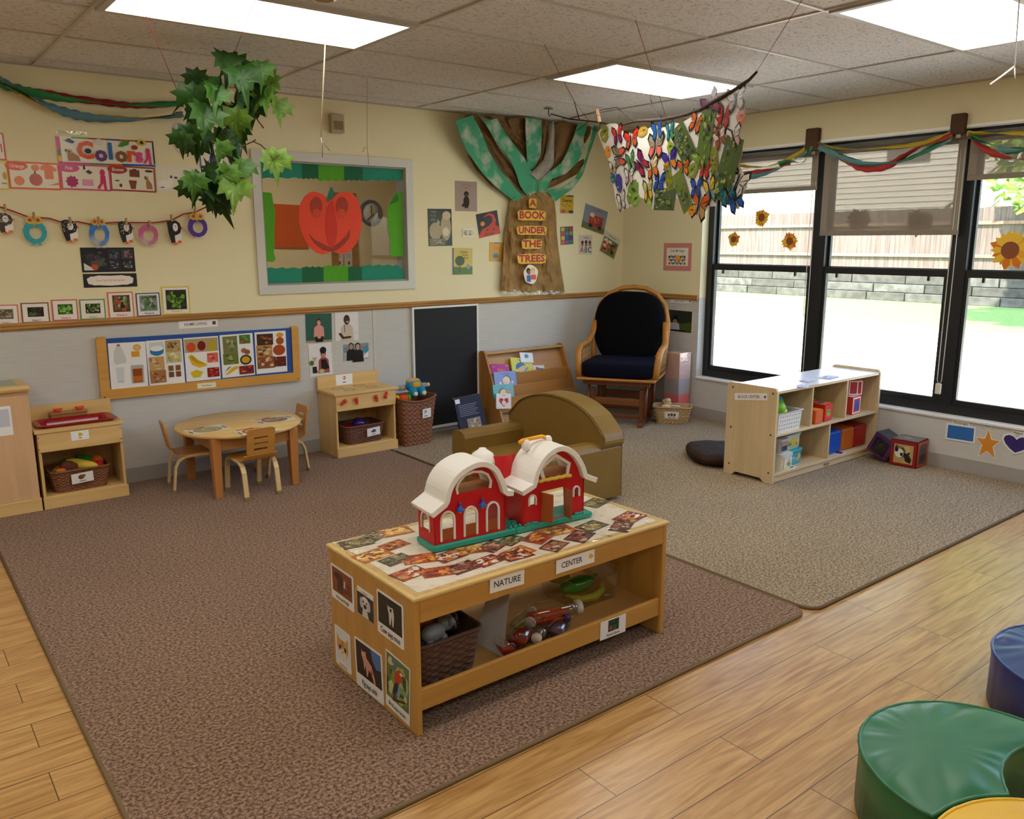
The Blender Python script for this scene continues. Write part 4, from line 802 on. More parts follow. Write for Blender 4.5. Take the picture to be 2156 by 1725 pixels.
# ---- loveseat
SV = '#876a30'; t = thing('loveseat', 'child-size olive brown vinyl loveseat behind the toy barn', 'sofa', (-2.46, -1.74, .012)); z0 = .012
mb = MB(t, SV); mb.box(-2.745, -2.05, z0+.03, -2.2, -1.42, .2); part(mb, 'base', vinyl, t, .01)
mb = MB(t, SV); mb.cushion((-2.53, -1.735, .215), (.46, .62, .08), .3, 12); part(mb, 'seat_cushion', vinyl, t)
for y0, y1, k in ((-1.44, -1.30, 0), (-2.15, -2.01, 1)):
    mb = MB(t, SV)
    o = [(y0, z0+.02), (y1, z0+.02), (y1, .325), (y1-.012, .35), (y1-.04, .362), (y0+.04, .362), (y0+.012, .35), (y0, .325)]
    vs_ = []; n = len(o)
    for x in (-2.76, -2.755, -2.2, -2.155): vs_ += [(x, y+(0 if x != -2.76 else .006*(1 if y < (y0+y1)/2 else -1)), z) for y, z in o]
    fs = [(j*n+i, j*n+(i+1) % n, (j+1)*n+(i+1) % n, (j+1)*n+i) for j in range(3) for i in range(n)]+[tuple(range(n)), tuple(range(3*n, 4*n))[::-1]]
    mb.add(vs_, fs); part(mb, 'arm', vinyl, t, .008)
# arched backrest
o = []; ya, yb = -2.17, -1.29
for i in range(25):
    u = i/24; y = ya+(yb-ya)*u; o.append((y, .40+.155*max(0, (1-abs(2*u-1)**2.3))+.03*min(1, 8*u, 8*(1-u))))
o = [(ya+.02, .325), (ya, .36)]+o+[(yb, .36), (yb-.02, .325)]
low = [(yb-.13, .3), (yb-.13, .1), (ya+.13, .1), (ya+.13, .3)]
mb = MB(t, SV); mb.plate(o+low, .15, frame((-2.235, 0, 0), (0, 1, 0), (0, 0, 1))); part(mb, 'backrest', vinyl, t, .022)
mb = MB(t, SV); mb.box(-2.17, -2.14, z0+.02, -2.15, -1.31, .33); part(mb, 'back_panel', vinyl, t, .008)
mb = MB(t, '#7d6228'); mb.tube([(-2.318, y, z-.006) for y, z in o[2:-2]], .004, 6); part(mb, 'piping', vinyl, t)
# ---- foam seats at lower right
def crescent(name, label, col, cx, cy, r, eye, bites, h=.18):
    """round vinyl seat with round bites out of it, outlined by rays from a point inside it"""
    t = thing(name, label, 'foam seat', (cx, cy, 0), 0, 'soft foam seats in a ring'); o = []
    ok = lambda x, y: math.hypot(x-cx, y-cy) < r and all(math.hypot(x-a, y-b) > q for a, b, q in bites)
    for i in range(110):
        a = 2*PI*i/110; d = 0
        while ok(eye[0]+(d+.002)*math.cos(a), eye[1]+(d+.002)*math.sin(a)): d += .002
        o.append((eye[0]-cx+d*math.cos(a), eye[1]-cy+d*math.sin(a)))
    n = len(o); c = (eye[0]-cx, eye[1]-cy); rim = [(c[0]+(x-c[0])*.985, c[1]+(y-c[1])*.985) for x, y in o]
    mb = MB(col=col); mb.add([(x, y, 0.0) for x, y in o]+[(x, y, h-.012) for x, y in o]+[(x, y, h) for x, y in rim], [(j*n+i, j*n+(i+1) % n, (j+1)*n+(i+1) % n, (j+1)*n+i) for j in range(2) for i in range(n)]+[tuple(range(n))[::-1]], None, True); part(mb, 'side_cover', vinyl, t)
    mb = MB(col=col); rows = 14; vs_ = []; sd = cx*7
    for j in range(rows+1):
        f = 1-j/rows*.97
        for i, (x, y) in enumerate(rim):
            px, py = c[0]+(x-c[0])*f, c[1]+(y-c[1])*f; g = max(0, min(1, (f-.3)/.5)); g = g*g*(1-max(0, (f-.93)/.07)**2)
            # the cover gathers toward its outer seam
            k = .006*g*noise.noise(Vector((math.atan2(y-c[1], x-c[0])*5, f*.7, sd)))+.006*noise.noise(Vector((px*5, py*12, sd)))*(1-f**6)
            vs_.append((px, py, h+.010*(1-f**3)+k))
    mb.add(vs_, [(j*n+i, j*n+(i+1) % n, (j+1)*n+(i+1) % n, (j+1)*n+i) for j in range(rows) for i in range(n)]+[tuple(range(rows*n, rows*n+n))], None, True); part(mb, 'top_cover', vinyl, t)
    mb = MB(col=col); mb.tube([(x, y, h-.002) for x, y in o], .005, 6, closed=True); part(mb, 'piping', vinyl, t)
YC_ = (-3.68, -4.97, .288)
crescent('foam_seat', 'green vinyl crescent foam seat at lower right', '#1b6b41', -3.40, -4.66, .297, (-3.42, -4.53), [(-3.30, -4.955, .275), (YC_[0], YC_[1], .30)])
crescent('foam_seat', 'blue vinyl crescent foam seat cut off by the right edge', '#14307a', -2.60, -4.66, .29, (-2.57, -4.55), [(-2.88, -4.93, .27)])
crescent('foam_seat', 'yellow vinyl foam seat at the bottom right corner of the picture', '#e8b816', *YC_, (-3.75, -5.0), [(-3.30, -4.955, .18)])
# ---- brown cushion on the rug
t = thing('floor_cushion', 'brown floor cushion lying behind the low shelf', 'cushion', (-1.0, -1.93, .012), .9); mb = MB(); rn = random.Random(5)
def crumple(p):
    e = .012*noise.noise(Vector((p.x*9, p.y*9, 1)))+.006*noise.noise(Vector((p.x*25, p.y*25, 3))); return Vector((p.x, p.y, max(0, p.z+e*(1 if p.z > .03 else 0))))
mb.cushion((0, 0, .045), (.52, .4, .1), .75, 22, '#37261b', top=crumple); part(mb, 'cover', mat('nylon', .75, 'wrinkle', spec=.2, bump=.5, scale=14, amt=.15), t)
# ================================================================== picture-covered table with the toy barn
AX0, AX1, AY0, AY1, AH = -4.335, -3.235, -3.445, -2.872, .462
t = nt = thing('activity_table', 'long wooden play table with autumn photos under plastic, carrying the toy barn', 'table', ((AX0+AX1)/2, (AY0+AY1)/2, .011))
for x in (AX0, AX1-.02):
    mb = MB(t, '#c99a4e'); mb.box(x, AY0+.004, .011, x+.02, AY1-.004, AH-.012); part(mb, 'end_panel', maple_z, t, .003)
mb = MB(t, '#d8b877'); mb.box(AX0-.006, AY0-.004, AH-.014, AX1+.006, AY1+.004, AH); top = part(mb, 'tabletop', maple, t, .005)
for y in (AY0+.004, AY1-.02): mb = MB(t, '#c8964a'); mb.box(AX0+.02, y, AH-.085, AX1-.02, y+.016, AH-.014); part(mb, 'apron', maple, t, .002)
mb = MB(t, '#c39a5c'); mb.box(AX0+.02, AY0+.03, .115, AX1-.02, AY1-.03, .127); part(mb, 'shelf', maple, t, .001)
for y in (AY0+.012, AY1-.028): mb = MB(t, '#c8964a'); mb.box(AX0+.02, y, .085, AX1-.02, y+.016, .155); part(mb, 'shelf_lip', maple, t, .003)
mb = MB(t, '#e4dac4'); mb.box(AX0+.03, AY0+.03, AH, AX1-.03, AY1-.03, AH+.0006); part(mb, 'backing_paper', paper, top)
# autumn photographs laid out on the top: picture points, palette
AUT = [['#a8431c', '#d87a28', '#6f2f1a', '#e8a83c', '#8a3a20', '#c4551f'], ['#4a241c', '#6f3a2a', '#8f5238', '#3a1c18', '#a86a48', '#c8a890'], ['#b86a24', '#e8b04a', '#8f4a1c', '#d8943a', '#f0d08a', '#7a4a24'], ['#7a3020', '#b84a28', '#d8702c', '#e8dcc8', '#5a2018', '#c8945a'], ['#4a4a34', '#7a6a3a', '#b8a05a', '#5a3a24', '#8a8a5a', '#3a3a2a']]
c5 = crop(660, 1040, .36178)
spots = [(345, 360, .15, 2), (480, 385, .2, 4), (470, 300, .1, 0), (620, 380, -.1, 0), (560, 465, .2, 3), (730, 455, -.2, 0), (870, 430, -.1, 1), (790, 365, .2, 3), (1015, 392, .1, 3), (920, 325, -.1, 2), (1040, 308, .4, 1), (1190, 342, .3, 2), (1150, 272, .1, 4), (1310, 255, .35, 0), (1400, 305, .2, 1), (1420, 215, .1, 2), (1550, 250, .2, 1), (1620, 190, .4, 4), (1790, 195, .5, 1), (1840, 140, .4, 3), (1800, 95, .2, 1), (1640, 55, .3, 4), (345, 255, .2, 4), (520, 200, .2, 0), (480, 222, -.1, 2), (1180, 360, .0, 3), (250, 290, .1, 4), (430, 190, .1, 3)]
for i, (x, y, a, k) in enumerate(spots):
    P = onZ(*c5(x, y), AH); w_, h_ = .115, .08; rn = random.Random(i+40)
    if not (AX0+.06 < P.x < AX1-.06 and AY0+.04 < P.y < AY1-.04): continue
    M = Matrix.Translation((P.x, P.y, AH+.001+.00006*i)) @ Matrix.Rotation(a+rn.uniform(-.25, .25), 4, 'Z'); mb = MB(t); s = rn.uniform(.85, 1.1)
    mb.poly([(-w_*s/2, -h_*s/2), (w_*s/2, -h_*s/2), (w_*s/2, h_*s/2), (-w_*s/2, h_*s/2)], AUT[k][0], M); art(mb, M, w_*s, h_*s, [('n', AUT[k], 0, 0, 1, 1, 46, i)], .00002, .00001); part(mb, 'photo_print', paper, top)
mb = MB(t); mb.grid(lambda u, v: (AX0+.006+(AX1-AX0-.012)*u, AY0+.006+(AY1-AY0-.012)*v, AH+.0032+.0012*noise.noise(Vector((u*14, v*8, 0)))+.0008*noise.noise(Vector((u*40, v*22, 5)))), 90, 46); part(mb, 'plastic_cover', wrap, top)
# signs on the front apron
def sign_on(par, q, f, text, items=(), name='sign', size=.62, base='#f4f4f2', tc='#30343a', x=.5, label=None, sx=1):
    return sheet(name, label, None, q, f, [('t', tc, text, x, .5, size, sx)]+list(items), base, par=par, m=paper)
fA = lambda u, v: onY(u, v, AY0+.003)
sign_on(t, [(1030, 1216), (1102, 1202), (1103, 1232), (1031, 1247)], fA, 'NATURE', size=.6, label='white NATURE sign', sx=.95)
sign_on(t, [(1170, 1179), (1250, 1158), (1251, 1186), (1170, 1206)], fA, 'CENTER', [('p', '#e8b32a', [(.86, .45), (.9, .35), (.96, .45), (.97, .65), (.93, .6), (.9, .8), (.87, .6), (.84, .68)])], size=.6, x=.4, label='white CENTER sign with a yellow leaf', sx=.9)
fL = lambda u, v: onX(u, v, AX0)
def animal(q, items, cap, label, base='#eeeeea', rr=.008, capy=.12, cs=.1, cap_col='#30303a', sx=.8):
    sheet('animal_card', label, None, q, fL, items+([('t', cap_col, cap, .5, capy, cs, sx)] if cap else []), base, par=nt, m=gloss_paper, rr=rr, off=.0012)
animal([(696, 1184), (745, 1216), (747, 1292), (700, 1254)], [('n', ['#8a4a24', '#a85a2c', '#6f3a20', '#94522a'], .07, .24, .93, .94, 12, 1), ('e', '#4a2418', .35, .74, .2, .1), ('p', '#4a2a1c', [(.3, .7), (.5, .75), (.56, .6), (.5, .3), (.44, .3), (.42, .55), (.36, .3), (.3, .3)]), ('p', '#cfd4d8', [(.6, .72), (.66, .7), (.64, .52), (.58, .52)])], 'Horse says Neigh', 'horse picture card', capy=.12, cs=.13, sx=.8)
animal([(752, 1232), (787, 1256), (788, 1314), (755, 1288)], [('r', '#2a3040', 0, 0, 1, .82), ('e', '#e0dcd8', .5, .5, .26, .26), ('e', '#c4beb8', .27, .48, .1, .2), ('e', '#c4beb8', .73, .48, .1, .2), ('p', '#d4d0cc', [(.3, .0), (.36, .3), (.62, .3), (.72, 0)]), ('e', '#2a2422', .5, .4, .1, .08), ('e', '#2a2422', .4, .56, .04, .04), ('e', '#2a2422', .6, .56, .04, .04)], 'Dog says woof', 'dog picture card', rr=0, capy=.91, cs=.09, cap_col='#a03a3a')
animal([(793, 1238), (850, 1276), (852, 1373), (797, 1327)], [('r', '#25261a', .05, .26, .94, .95), ('p', '#d8d4c8', [(.42, .8), (.46, .76), (.62, .78), (.66, .62), (.63, .36), (.59, .36), (.57, .58), (.52, .36), (.48, .36), (.46, .6), (.42, .7)]), ('p', '#1e1a18', [(.5, .74), (.58, .74), (.56, .66), (.5, .68)])], 'Cow says moo', 'cow picture card', capy=.13, cs=.19, sx=.72)
animal([(705, 1313), (738, 1339), (741, 1422), (709, 1395)], [('r', '#e2e4e6', .04, .16, .96, .97), ('p', '#d8a04a', [(.15, .85), (.3, .72), (.7, .72), (.85, .85), (.86, .5), (.7, .28), (.3, .28), (.14, .5)]), ('e', '#e8dcc4', .5, .38, .24, .16), ('e', '#2a2a1c', .34, .52, .07, .06), ('e', '#2a2a1c', .66, .52, .07, .06), ('p', '#c07a3a', [(.45, .72), (.55, .72), (.52, .5), (.48, .5)]), ('e', '#c88a80', .5, .42, .04, .03)], 'Cat says meow', 'kitten picture card', capy=.08, cs=.08, cap_col='#8a4a3a')
animal([(747, 1339), (805, 1380), (810, 1486), (752, 1440)], [('r', '#241a18', .05, .28, .95, .96), ('p', '#4a72b0', [(.6, .96), (.95, .96), (.95, .55), (.78, .62), (.66, .75)]), ('p', '#2a2a2c', [(.7, .6), (.95, .66), (.95, .28), (.8, .28)]), ('p', '#d89a84', [(.27, .85), (.31, .8), (.42, .83), (.44, .72), (.62, .62), (.72, .4), (.74, .28), (.68, .28), (.62, .44), (.5, .5), (.46, .34), (.42, .34), (.4, .55), (.34, .42), (.32, .6), (.26, .72)]), ('p', '#b8463a', [(.58, .56), (.64, .5), (.62, .4), (.57, .48)]), ('e', '#e8b09a', .31, .74, .05, .035)], 'Pig says oink', 'pig picture card', capy=.14, cs=.16, sx=.72)
animal([(814, 1368), (862, 1407), (866, 1536), (813, 1478)], [('n', ['#6a7a4a', '#8a9a3a', '#5a7a9a', '#a8b86a', '#3a4a2a', '#7aa0b0', '#c8c88a'], .03, .2, .97, .98, 34, 6), ('p', '#c8401c', [(.5, .8), (.6, .84), (.72, .82), (.7, .7), (.58, .58), (.42, .52), (.36, .6), (.4, .72)]), ('p', '#20304a', [(.42, .56), (.56, .58), (.5, .42), (.4, .32), (.34, .24), (.3, .36), (.36, .5)]), ('p', '#8a3020', [(.34, .34), (.42, .36), (.36, .2), (.3, .2)]), ('e', '#ecd8c8', .66, .78, .06, .03), ('p', '#241c18', [(.69, .78), (.75, .77), (.7, .72)]), ('p', '#4a3a34', [(.3, .24), (.8, .36), (.84, .33), (.34, .2)])], 'Bird says tweet', 'parrot picture card', rr=0, capy=.1, cs=.1, sx=.85)
# ---- contents of the table's shelf
AB = basket('wicker_basket', 'dark brown wicker basket of toy animals under the activity table', 'basket', (-4.178, -3.235, .128), 0, .215, .29, .25, .33, .14, '#5f4030', rows=12)
def critter(name, label, x, y, z, rz, col, s=1, trunk=False):
    t = thing(name, label, 'toy animal', (x, y, z), rz, 'toy animals in the basket'); mb = MB(col=col)
    mb.cushion((0, 0, .03*s), (.085*s, .05*s, .05*s), .85, 8); mb.ball((.05*s, 0, .045*s), (.026*s, .024*s, .026*s), n=8)
    for a in (-.028, .028):
        for b in (-.016, .016): mb.cushion((a*s, b*s, .008*s), (.02*s, .02*s, .03*s), .7, 6)
    if trunk: mb.tube([(.07*s, 0, .045*s), (.085*s, 0, .03*s), (.09*s, 0, .01*s)], [.01*s, .008*s, .006*s], 6)
    part(mb, 'body', plastic, t); mb = MB(col=col)
    for b in (-1, 1): mb.cushion((.045*s, b*.024*s, .058*s), (.02*s, .012*s, .024*s) if not trunk else (.01*s, .034*s, .034*s), .8, 6)
    part(mb, 'ears', plastic, t)
critter('toy_elephant', 'grey toy elephant at the front of the basket under the table', -4.205, -3.335, .238, .2, '#868c92', 1.1, True)
critter('toy_pig', 'pink toy pig in the basket under the table', -4.195, -3.262, .25, 2.2, '#c9707a', 1.0)
critter('toy_frog', 'green toy animal at the back of the basket under the table', -4.135, -3.20, .25, .5, '#2c8a34', .8)
critter('toy_bear', 'dark brown toy animal at the right in the basket under the table', -4.115, -3.28, .245, 1.9, '#3a2018', 1.0)
critter('toy_lion', 'brown and cream toy animal leaning at the basket corner under the table', -4.095, -3.215, .245, 1.2, '#9a6a48', .9)
mb = MB(); f = lambda u, v: onP(u, v, (-3.96, -3.24, .13), Vector((-.55, -1, 0)).normalized())
Q = [(1023, 1265), (1082, 1240), (1062, 1385), (994, 1350)]; P = [onP(u, v, (-3.97, -3.24, .13), Vector((.1, -1, 0)).normalized()) for u, v in Q]
P = [None, None, onZ(1061, 1386, .1285), onZ(998, 1351, .1285)]; P[0] = onY(1023, 1263, P[3].y+.03); P[1] = onY(1082, 1239, P[2].y+.06); P[0].z = min(P[0].z, .37); P[1].z = min(P[1].z, .37)
mb.grid(lambda u, v: P[3].lerp(P[2], u).lerp(P[0].lerp(P[1], u), v)+Vector((0, -.014*math.sin(u*PI*1.6)*(.4+v)+.004*noise.noise(Vector((u*6, v*6, 2))), 0)), 14, 10, '#d2d2d6'); solo(mb, 'paper_bag', paper, 'white paper bag standing between the basket and the bottles under the table', 'paper bag')
def bottle(label, u, v, z, rz, r, l, fill, cap, tilt=0, level=.6):
    """clear bottle lying on its side with coloured filling"""
    P = onZ(u, v, z+r); x, y = P.x, max(P.y, AY0+.042+max(r, abs(math.sin(rz))*l/2)); z += .0004; t = thing('sensory_bottle', label, 'bottle', (x, y, z), rz, 'sensory bottles on the shelf of the table'); A = T(0, 0, r, 0, PI/2+tilt, 0)
    mb = MB(col='#ffffff'); mb.lathe([(1e-5, -l/2), (r*.9, -l/2), (r, -l/2+.008), (r, l*.22), (r*.8, l*.32), (r*.45, l*.4), (r*.45, l*.44)], 18, M=A); part(mb, 'shell', clear, t)
    if fill:
        mb = MB(col=fill); vs_ = []; n = 18; zc = -r*.92+2*r*.9*level*.6
        mb.lathe([(1e-5, -l/2+.006), (r*.86, -l/2+.008), (r*.9, -l/2+.014), (r*.9, l*.2), (1e-5, l*.26)], n, M=A)
        mb.v = [Vector((p.x, p.y, min(p.z, r+zc*.5+.002*math.sin(p.x*400)))) for p in mb.v]; part(mb, 'filling', gloss, t)
    mb = MB(col=cap); mb.lathe([(1e-5, l*.5), (r*.56, l*.5), (r*.58, l*.485), (r*.58, l*.4), (1e-5, l*.4)], 16, M=A); part(mb, 'cap', plastic, t)
bz = .1275
bottle('clear bottle half full of orange-red beads, largest on the table shelf', 1168, 1288, bz, -.25, .045, .21, '#d23a10', '#d8d4cc')
bottle('clear bottle with dark red and orange pieces beside the white paper bag', 1102, 1330, bz, .55, .037, .15, '#8a2a14', '#d4cec8')
bottle('clear bottle of grey glitter with a white cap toward the front lip', 1156, 1342, bz, 3.9, .032, .12, '#5a5348', '#d8cec8')
bottle('small clear bottle with purple pieces', 1190, 1322, bz, .5, .03, .13, '#5a4a6a', '#45268c')
bottle('small bottle of red liquid against the white paper bag', 1074, 1364, bz, 1.3, .028, .11, '#a01c18', '#5a1a18')
bottle('clear bottle of yellow sticks at the back by the white paper bag', 1105, 1302, bz, .45, .03, .14, '#a8a060', '#e8e4da')
t = thing('clear_bin', 'clear plastic bin of green toys at the right end of the table shelf', 'bin', (-3.43, -3.17, bz)); mb = MB(t)
o = rrect(-3.55, -3.29, -3.3, -3.05, .03); o2 = rrect(-3.535, -3.275, -3.315, -3.065, .03)
n = len(o); mb.add([(x, y, bz+.11) for x, y in o]+[(x, y, bz) for x, y in o2], [(i, (i+1) % n, n+(i+1) % n, n+i) for i in range(n)]+[tuple(range(n, 2*n))], None, True); part(mb, 'tub', clear, t)
mb = MB(t, '#d8d8d4'); mb.tube([(x, y, bz+.11) for x, y in o], .0035, 5, closed=True); part(mb, 'rim', clear, t)
t = thing('toy_vegetable', 'glossy green toy pea pod in the clear bin', 'toy', (-3.43, -3.17, bz+.01)); mb = MB(t, '#2f8f1e'); mb.cushion((-3.44, -3.17, bz+.045), (.17, .075, .055), .85, 10, M=None); part(mb, 'pod', gloss, t); mb = MB(t, '#5aa82a'); mb.tube([(-3.365, -3.17, bz+.045), (-3.33, -3.17, bz+.06)], [.012, .004], 8); part(mb, 'tip', gloss, t)
t = thing('toy_banana', 'yellow green toy banana under the pea pod in the clear bin', 'toy', (-3.43, -3.22, bz+.005)); mb = MB(t, '#b9bf3a'); mb.tube([(-3.52, -3.2, bz+.03), (-3.48, -3.245, bz+.02), (-3.42, -3.255, bz+.018), (-3.36, -3.235, bz+.022), (-3.33, -3.2, bz+.04)], [.006, .014, .016, .013, .005], 8); part(mb, 'peel', plastic, t)
mb = MB(); mb.lathe([(1e-5, 0), (.055, .0), (.06, .008), (.055, .012), (1e-5, .012)], 20, '#b3b04a', T(-3.49, -3.1, bz+.07, .25, .1, 0)); solo(mb, 'bin_lid', plastic, 'olive yellow round lid at the back of the clear bin', 'lid')
sheet('shelf_sign', 'small Sensory Boxes sign', None, [(1263, 1308), (1316, 1296), (1317, 1331), (1264, 1347)], lambda u, v: onY(u, v, AY0+.011), [('n', ['#2a3a2a', '#1e6a34', '#3a4a6a', '#d8401c', '#1c2a1c'], .3, .32, .72, .95, 10, 2), ('t', '#30303a', 'Sensory Boxes', .5, .16, .2, .8)], '#eeeeee', par=nt, off=.0012)
# ------------------------------------------------------------------ toy barn
BA = math.atan2(-.056, .66); RED, WHT, GRN, BRN = '#c8161d', '#e9e6de', '#2b9a86', '#a05322'
t = barn = thing('toy_barn', 'red plastic toy barn with white curved roofs on the picture-covered table', 'toy barn', (-4.09, -3.174, AH+.004), BA)
FB = lambda y=0, z=0: Matrix.Translation((0, y, 0)) @ Matrix(((1, 0, 0, 0), (0, 0, -1, 0), (0, 1, 0, z), (0, 0, 0, 1)))   # local x, z plate facing -y
mb = MB(col=GRN); mb.box(-.008, -.012, 0, .322, .118, .02); mb.box(.323, -.012, 0, .664, .118, .02); part(mb, 'base', plastic, t, .004)
mb = MB(col='#2f8f7c'); rn = random.Random(3)
for x0, x1, y0, y1, nn in ((.285, .355, .0, .09, 60), (.362, .428, -.008, .003, 16), (.582, .63, -.008, .003, 12)):
    for _ in range(nn): mb.ball((rn.uniform(x0, x1), rn.uniform(y0, y1), .022), (.006, .006, .007), n=5)
part(mb, 'grass_tufts', plastic, t)
def arch(x0, x1, z0, z1, n=8, k=1.15):
    r = (x1-x0)/2; zc = z1-r*k; return [(x0, z0), (x1, z0)]+[((x0+x1)/2+r*math.cos(PI*i/n), zc+r*k*math.sin(PI*i/n)) for i in range(n+1)]
def outline(pts, wd):   # open white moulding band around an arch: outer then inner reversed
    return pts
gl_ = [(0, .02), (.278, .02), (.284, .166), (.262, .205), (.228, .25), (.169, .278), (.11, .262), (.058, .225), (.036, .17), (-.006, .14)]
archesL = [arch(.025, .076, .03, .131), arch(.115, .165, .03, .132), arch(.204, .253, .03, .133)]
big = [(.09, .186), (.218, .186), (.222, .21), (.208, .236), (.185, .249), (.152, .254), (.118, .247), (.094, .225), (.086, .205)]
mb = MB(col=RED); mb.plate([gl_, *[a[::-1] for a in archesL], big[::-1]], .008, FB(.004)); part(mb, 'front_wall', plastic, t, .001)
mb = MB(col=RED); wl = [(0, .02), (.115, .02), (.115, .14), (0, .14)]
mb.plate([wl, arch(.03, .09, .06, .125)[::-1]], .006, Matrix(((0, 0, 1, .003), (1, 0, 0, 0), (0, 1, 0, 0), (0, 0, 0, 1)))); part(mb, 'side_wall', plastic, t)
mb = MB(col=RED); mb.box(.276, .0, .02, .283, .112, .155); part(mb, 'side_wall', plastic, t)
def band(pts, wd, closed=False):
    """flat moulding around pts (x,z), wd wide"""
    o, i_ = [], []; n = len(pts)
    for k in range(n):
        a = Vector(pts[max(k-1, 0)]) if not closed else Vector(pts[k-1]); b = Vector(pts[min(k+1, n-1)]) if not closed else Vector(pts[(k+1) % n]); d = (b-a).normalized(); nn = Vector((-d.y, d.x)); o.append(tuple(Vector(pts[k])+nn*wd)); i_.append(tuple(Vector(pts[k])-nn*wd))
    return o+i_[::-1]
for a in archesL:
    mb = MB(col=WHT); mb.plate(band([a[1]]+a[2:]+[a[0]], .0032), .006, FB(-.002)); part(mb, 'arch_trim', plastic, t)
mb = MB(col=WHT); mb.plate(band(big[1:]+[big[0]], .004), .006, FB(-.002)); part(mb, 'loft_trim', plastic, t)
a = arch(.03, .09, .06, .125); mb = MB(col=WHT); mb.plate(band([a[1]]+a[2:]+[a[0]], .003), .005, Matrix(((0, 0, -1, -.001), (1, 0, 0, 0), (0, 1, 0, 0), (0, 0, 0, 1)))); part(mb, 'arch_trim', plastic, t)
for x0, x1 in ((.026, .075), (.116, .164), (.205, .252)):
    mb = MB(col=BRN); mb.box(x0, .001, .03, x1, .006, .07); part(mb, 'stall_door', plastic, t, .001)
mb = MB(col='#b5713a'); mb.box(.062, .009, .178, .258, .112, .184); part(mb, 'loft_floor', plastic, t)
for x in (.096, .185):
    mb = MB(col='#1e56b0'); mb.lathe([(.005, .016), (.006, .012), (.014, .004), (.016, 0), (1e-5, 0)], 12, M=T(x, -.008, .128)); mb.tube([(x, -.004, .136), (x, -.008, .148), (x, -.006, .156)], .004, 6); l = part(mb, 'lantern', plastic, t)
    mb = MB(col='#d8b84a'); mb.ball((x, -.008, .125), (.007, .007, .006), n=6); part(mb, 'bulb', plastic, l)
def roof(pts, y0, y1, th, name='roof'):
    n = len(pts); inn = []
    for k in range(n):
        a = Vector(pts[max(k-1, 0)]); b = Vector(pts[min(k+1, n-1)]); d = (b-a).normalized(); inn.append(Vector(pts[k])-Vector((-d.y, d.x))*th*(-1))
    vs_ = [(x, y0, z) for x, z in pts]+[(x, y1, z) for x, z in pts]+[(p.x, y0, p.y) for p in inn]+[(p.x, y1, p.y) for p in inn]; fs = []
    for k in range(n-1): fs += [(k, k+1, n+k+1, n+k), (2*n+k+1, 2*n+k, 3*n+k, 3*n+k+1), (k+1, k, 2*n+k, 2*n+k+1), (n+k, n+k+1, 3*n+k+1, 3*n+k)]
    fs += [(0, n, 3*n, 2*n), (n-1, 3*n-1, 4*n-1, 2*n-1)]; mb = MB(col=WHT); mb.add(vs_, fs); part(mb, name, plastic, barn, .002)
def smooth(p, it=2):
    for _ in range(it):
        q = [p[0]]
        for a, b in zip(p, p[1:]): q += [(a[0]*.75+b[0]*.25, a[1]*.75+b[1]*.25), (a[0]*.25+b[0]*.75, a[1]*.25+b[1]*.75)]
        p = q+[p[-1]]
    return p
mid = smooth([(.03, .172), (.044, .222), (.085, .27), (.169, .297), (.235, .27), (.266, .215), (.281, .168)], 2)
roof([(-.022, .142), (.028, .17)]+mid[1:-1]+[(.281, .17), (.306, .166)], -.022, .128, -.02)
t = barn
gr = [(.358, .02), (.63, .02), (.63, .155), (.6, .215), (.565, .255), (.51, .28), (.458, .268), (.412, .23), (.396, .178), (.352, .15)]
pent = [(.443, .184), (.548, .184), (.557, .224), (.494, .262), (.432, .222)]
dr = [(.436, .022), (.545, .022), (.54, .136), (.437, .136)]
w1, w2 = arch(.381, .411, .09, .129), arch(.58, .607, .09, .129)
mb = MB(col=RED); mb.plate([gr, pent[::-1], dr[::-1], w1[::-1], w2[::-1]], .008, FB(.004)); part(mb, 'front_wall', plastic, t, .001)
for x in (.356, .626): mb = MB(col=RED); mb.box(x-.002, 0, .02, x+.005, .112, .158); part(mb, 'side_wall', plastic, t)
mb = MB(col=WHT); mb.plate(band(pent, .0055, True)[:5]+[] if False else [(.4365, .177), (.4245, .2205), (.494, .2705), (.5645, .2235), (.5545, .18), (.545, .18), (.5505, .221), (.494, .2555), (.4385, .2195), (.449, .186)], .007, FB(-.002)); part(mb, 'loft_trim', plastic, t)
for a in (w1, w2): mb = MB(col=WHT); mb.plate(band([a[1]]+a[2:]+[a[0]], .003), .006, FB(-.002)); part(mb, 'arch_trim', plastic, t)
mb = MB(col='#d8b83c')
for i in range(9): mb.cushion((.43+.0155*i, -.006, .176+.002*(i % 2)), (.028, .016, .014), .8, 6)
part(mb, 'hay', plastic, t)
mb = MB(col='#b5713a'); mb.box(.405, .009, .178, .6, .112, .184); part(mb, 'loft_floor', plastic, t)
for x, a in ((.437, -1.25), (.543, -1.75)):
    mb = MB(col=BRN); A = T(x, -.001, 0, 0, 0, a); mb.box(0, -.0025, .024, .052, .0025, .132, M=A); part(mb, 'barn_door', plastic, t, .0015)
mid = smooth([(.383, .172), (.396, .225), (.44, .28), (.51, .305), (.575, .272), (.615, .215), (.63, .172)], 2)
roof([(.336, .158), (.378, .174)]+mid[1:-1]+[(.63, .174), (.678, .152)], -.024, .128, -.02)
mb = MB(col='#f0a51e'); mb.tube([(.396, .085, .303), (.412, .085, .310), (.495, .085, .314), (.512, .085, .308)], .0075, 8); part(mb, 'carry_handle', plastic, t)
for x in (.425, .525): mb = MB(col=WHT); mb.cushion((x, .085, .292), (.03, .03, .045), .8, 8); part(mb, 'handle_knob', plastic, t)
mb = MB(col=RED); mb.lathe([(.046, .178), (.046, .217), (.04, .222)], 24, M=T(.298, .178, 0)); part(mb, 'silo', plastic, t)
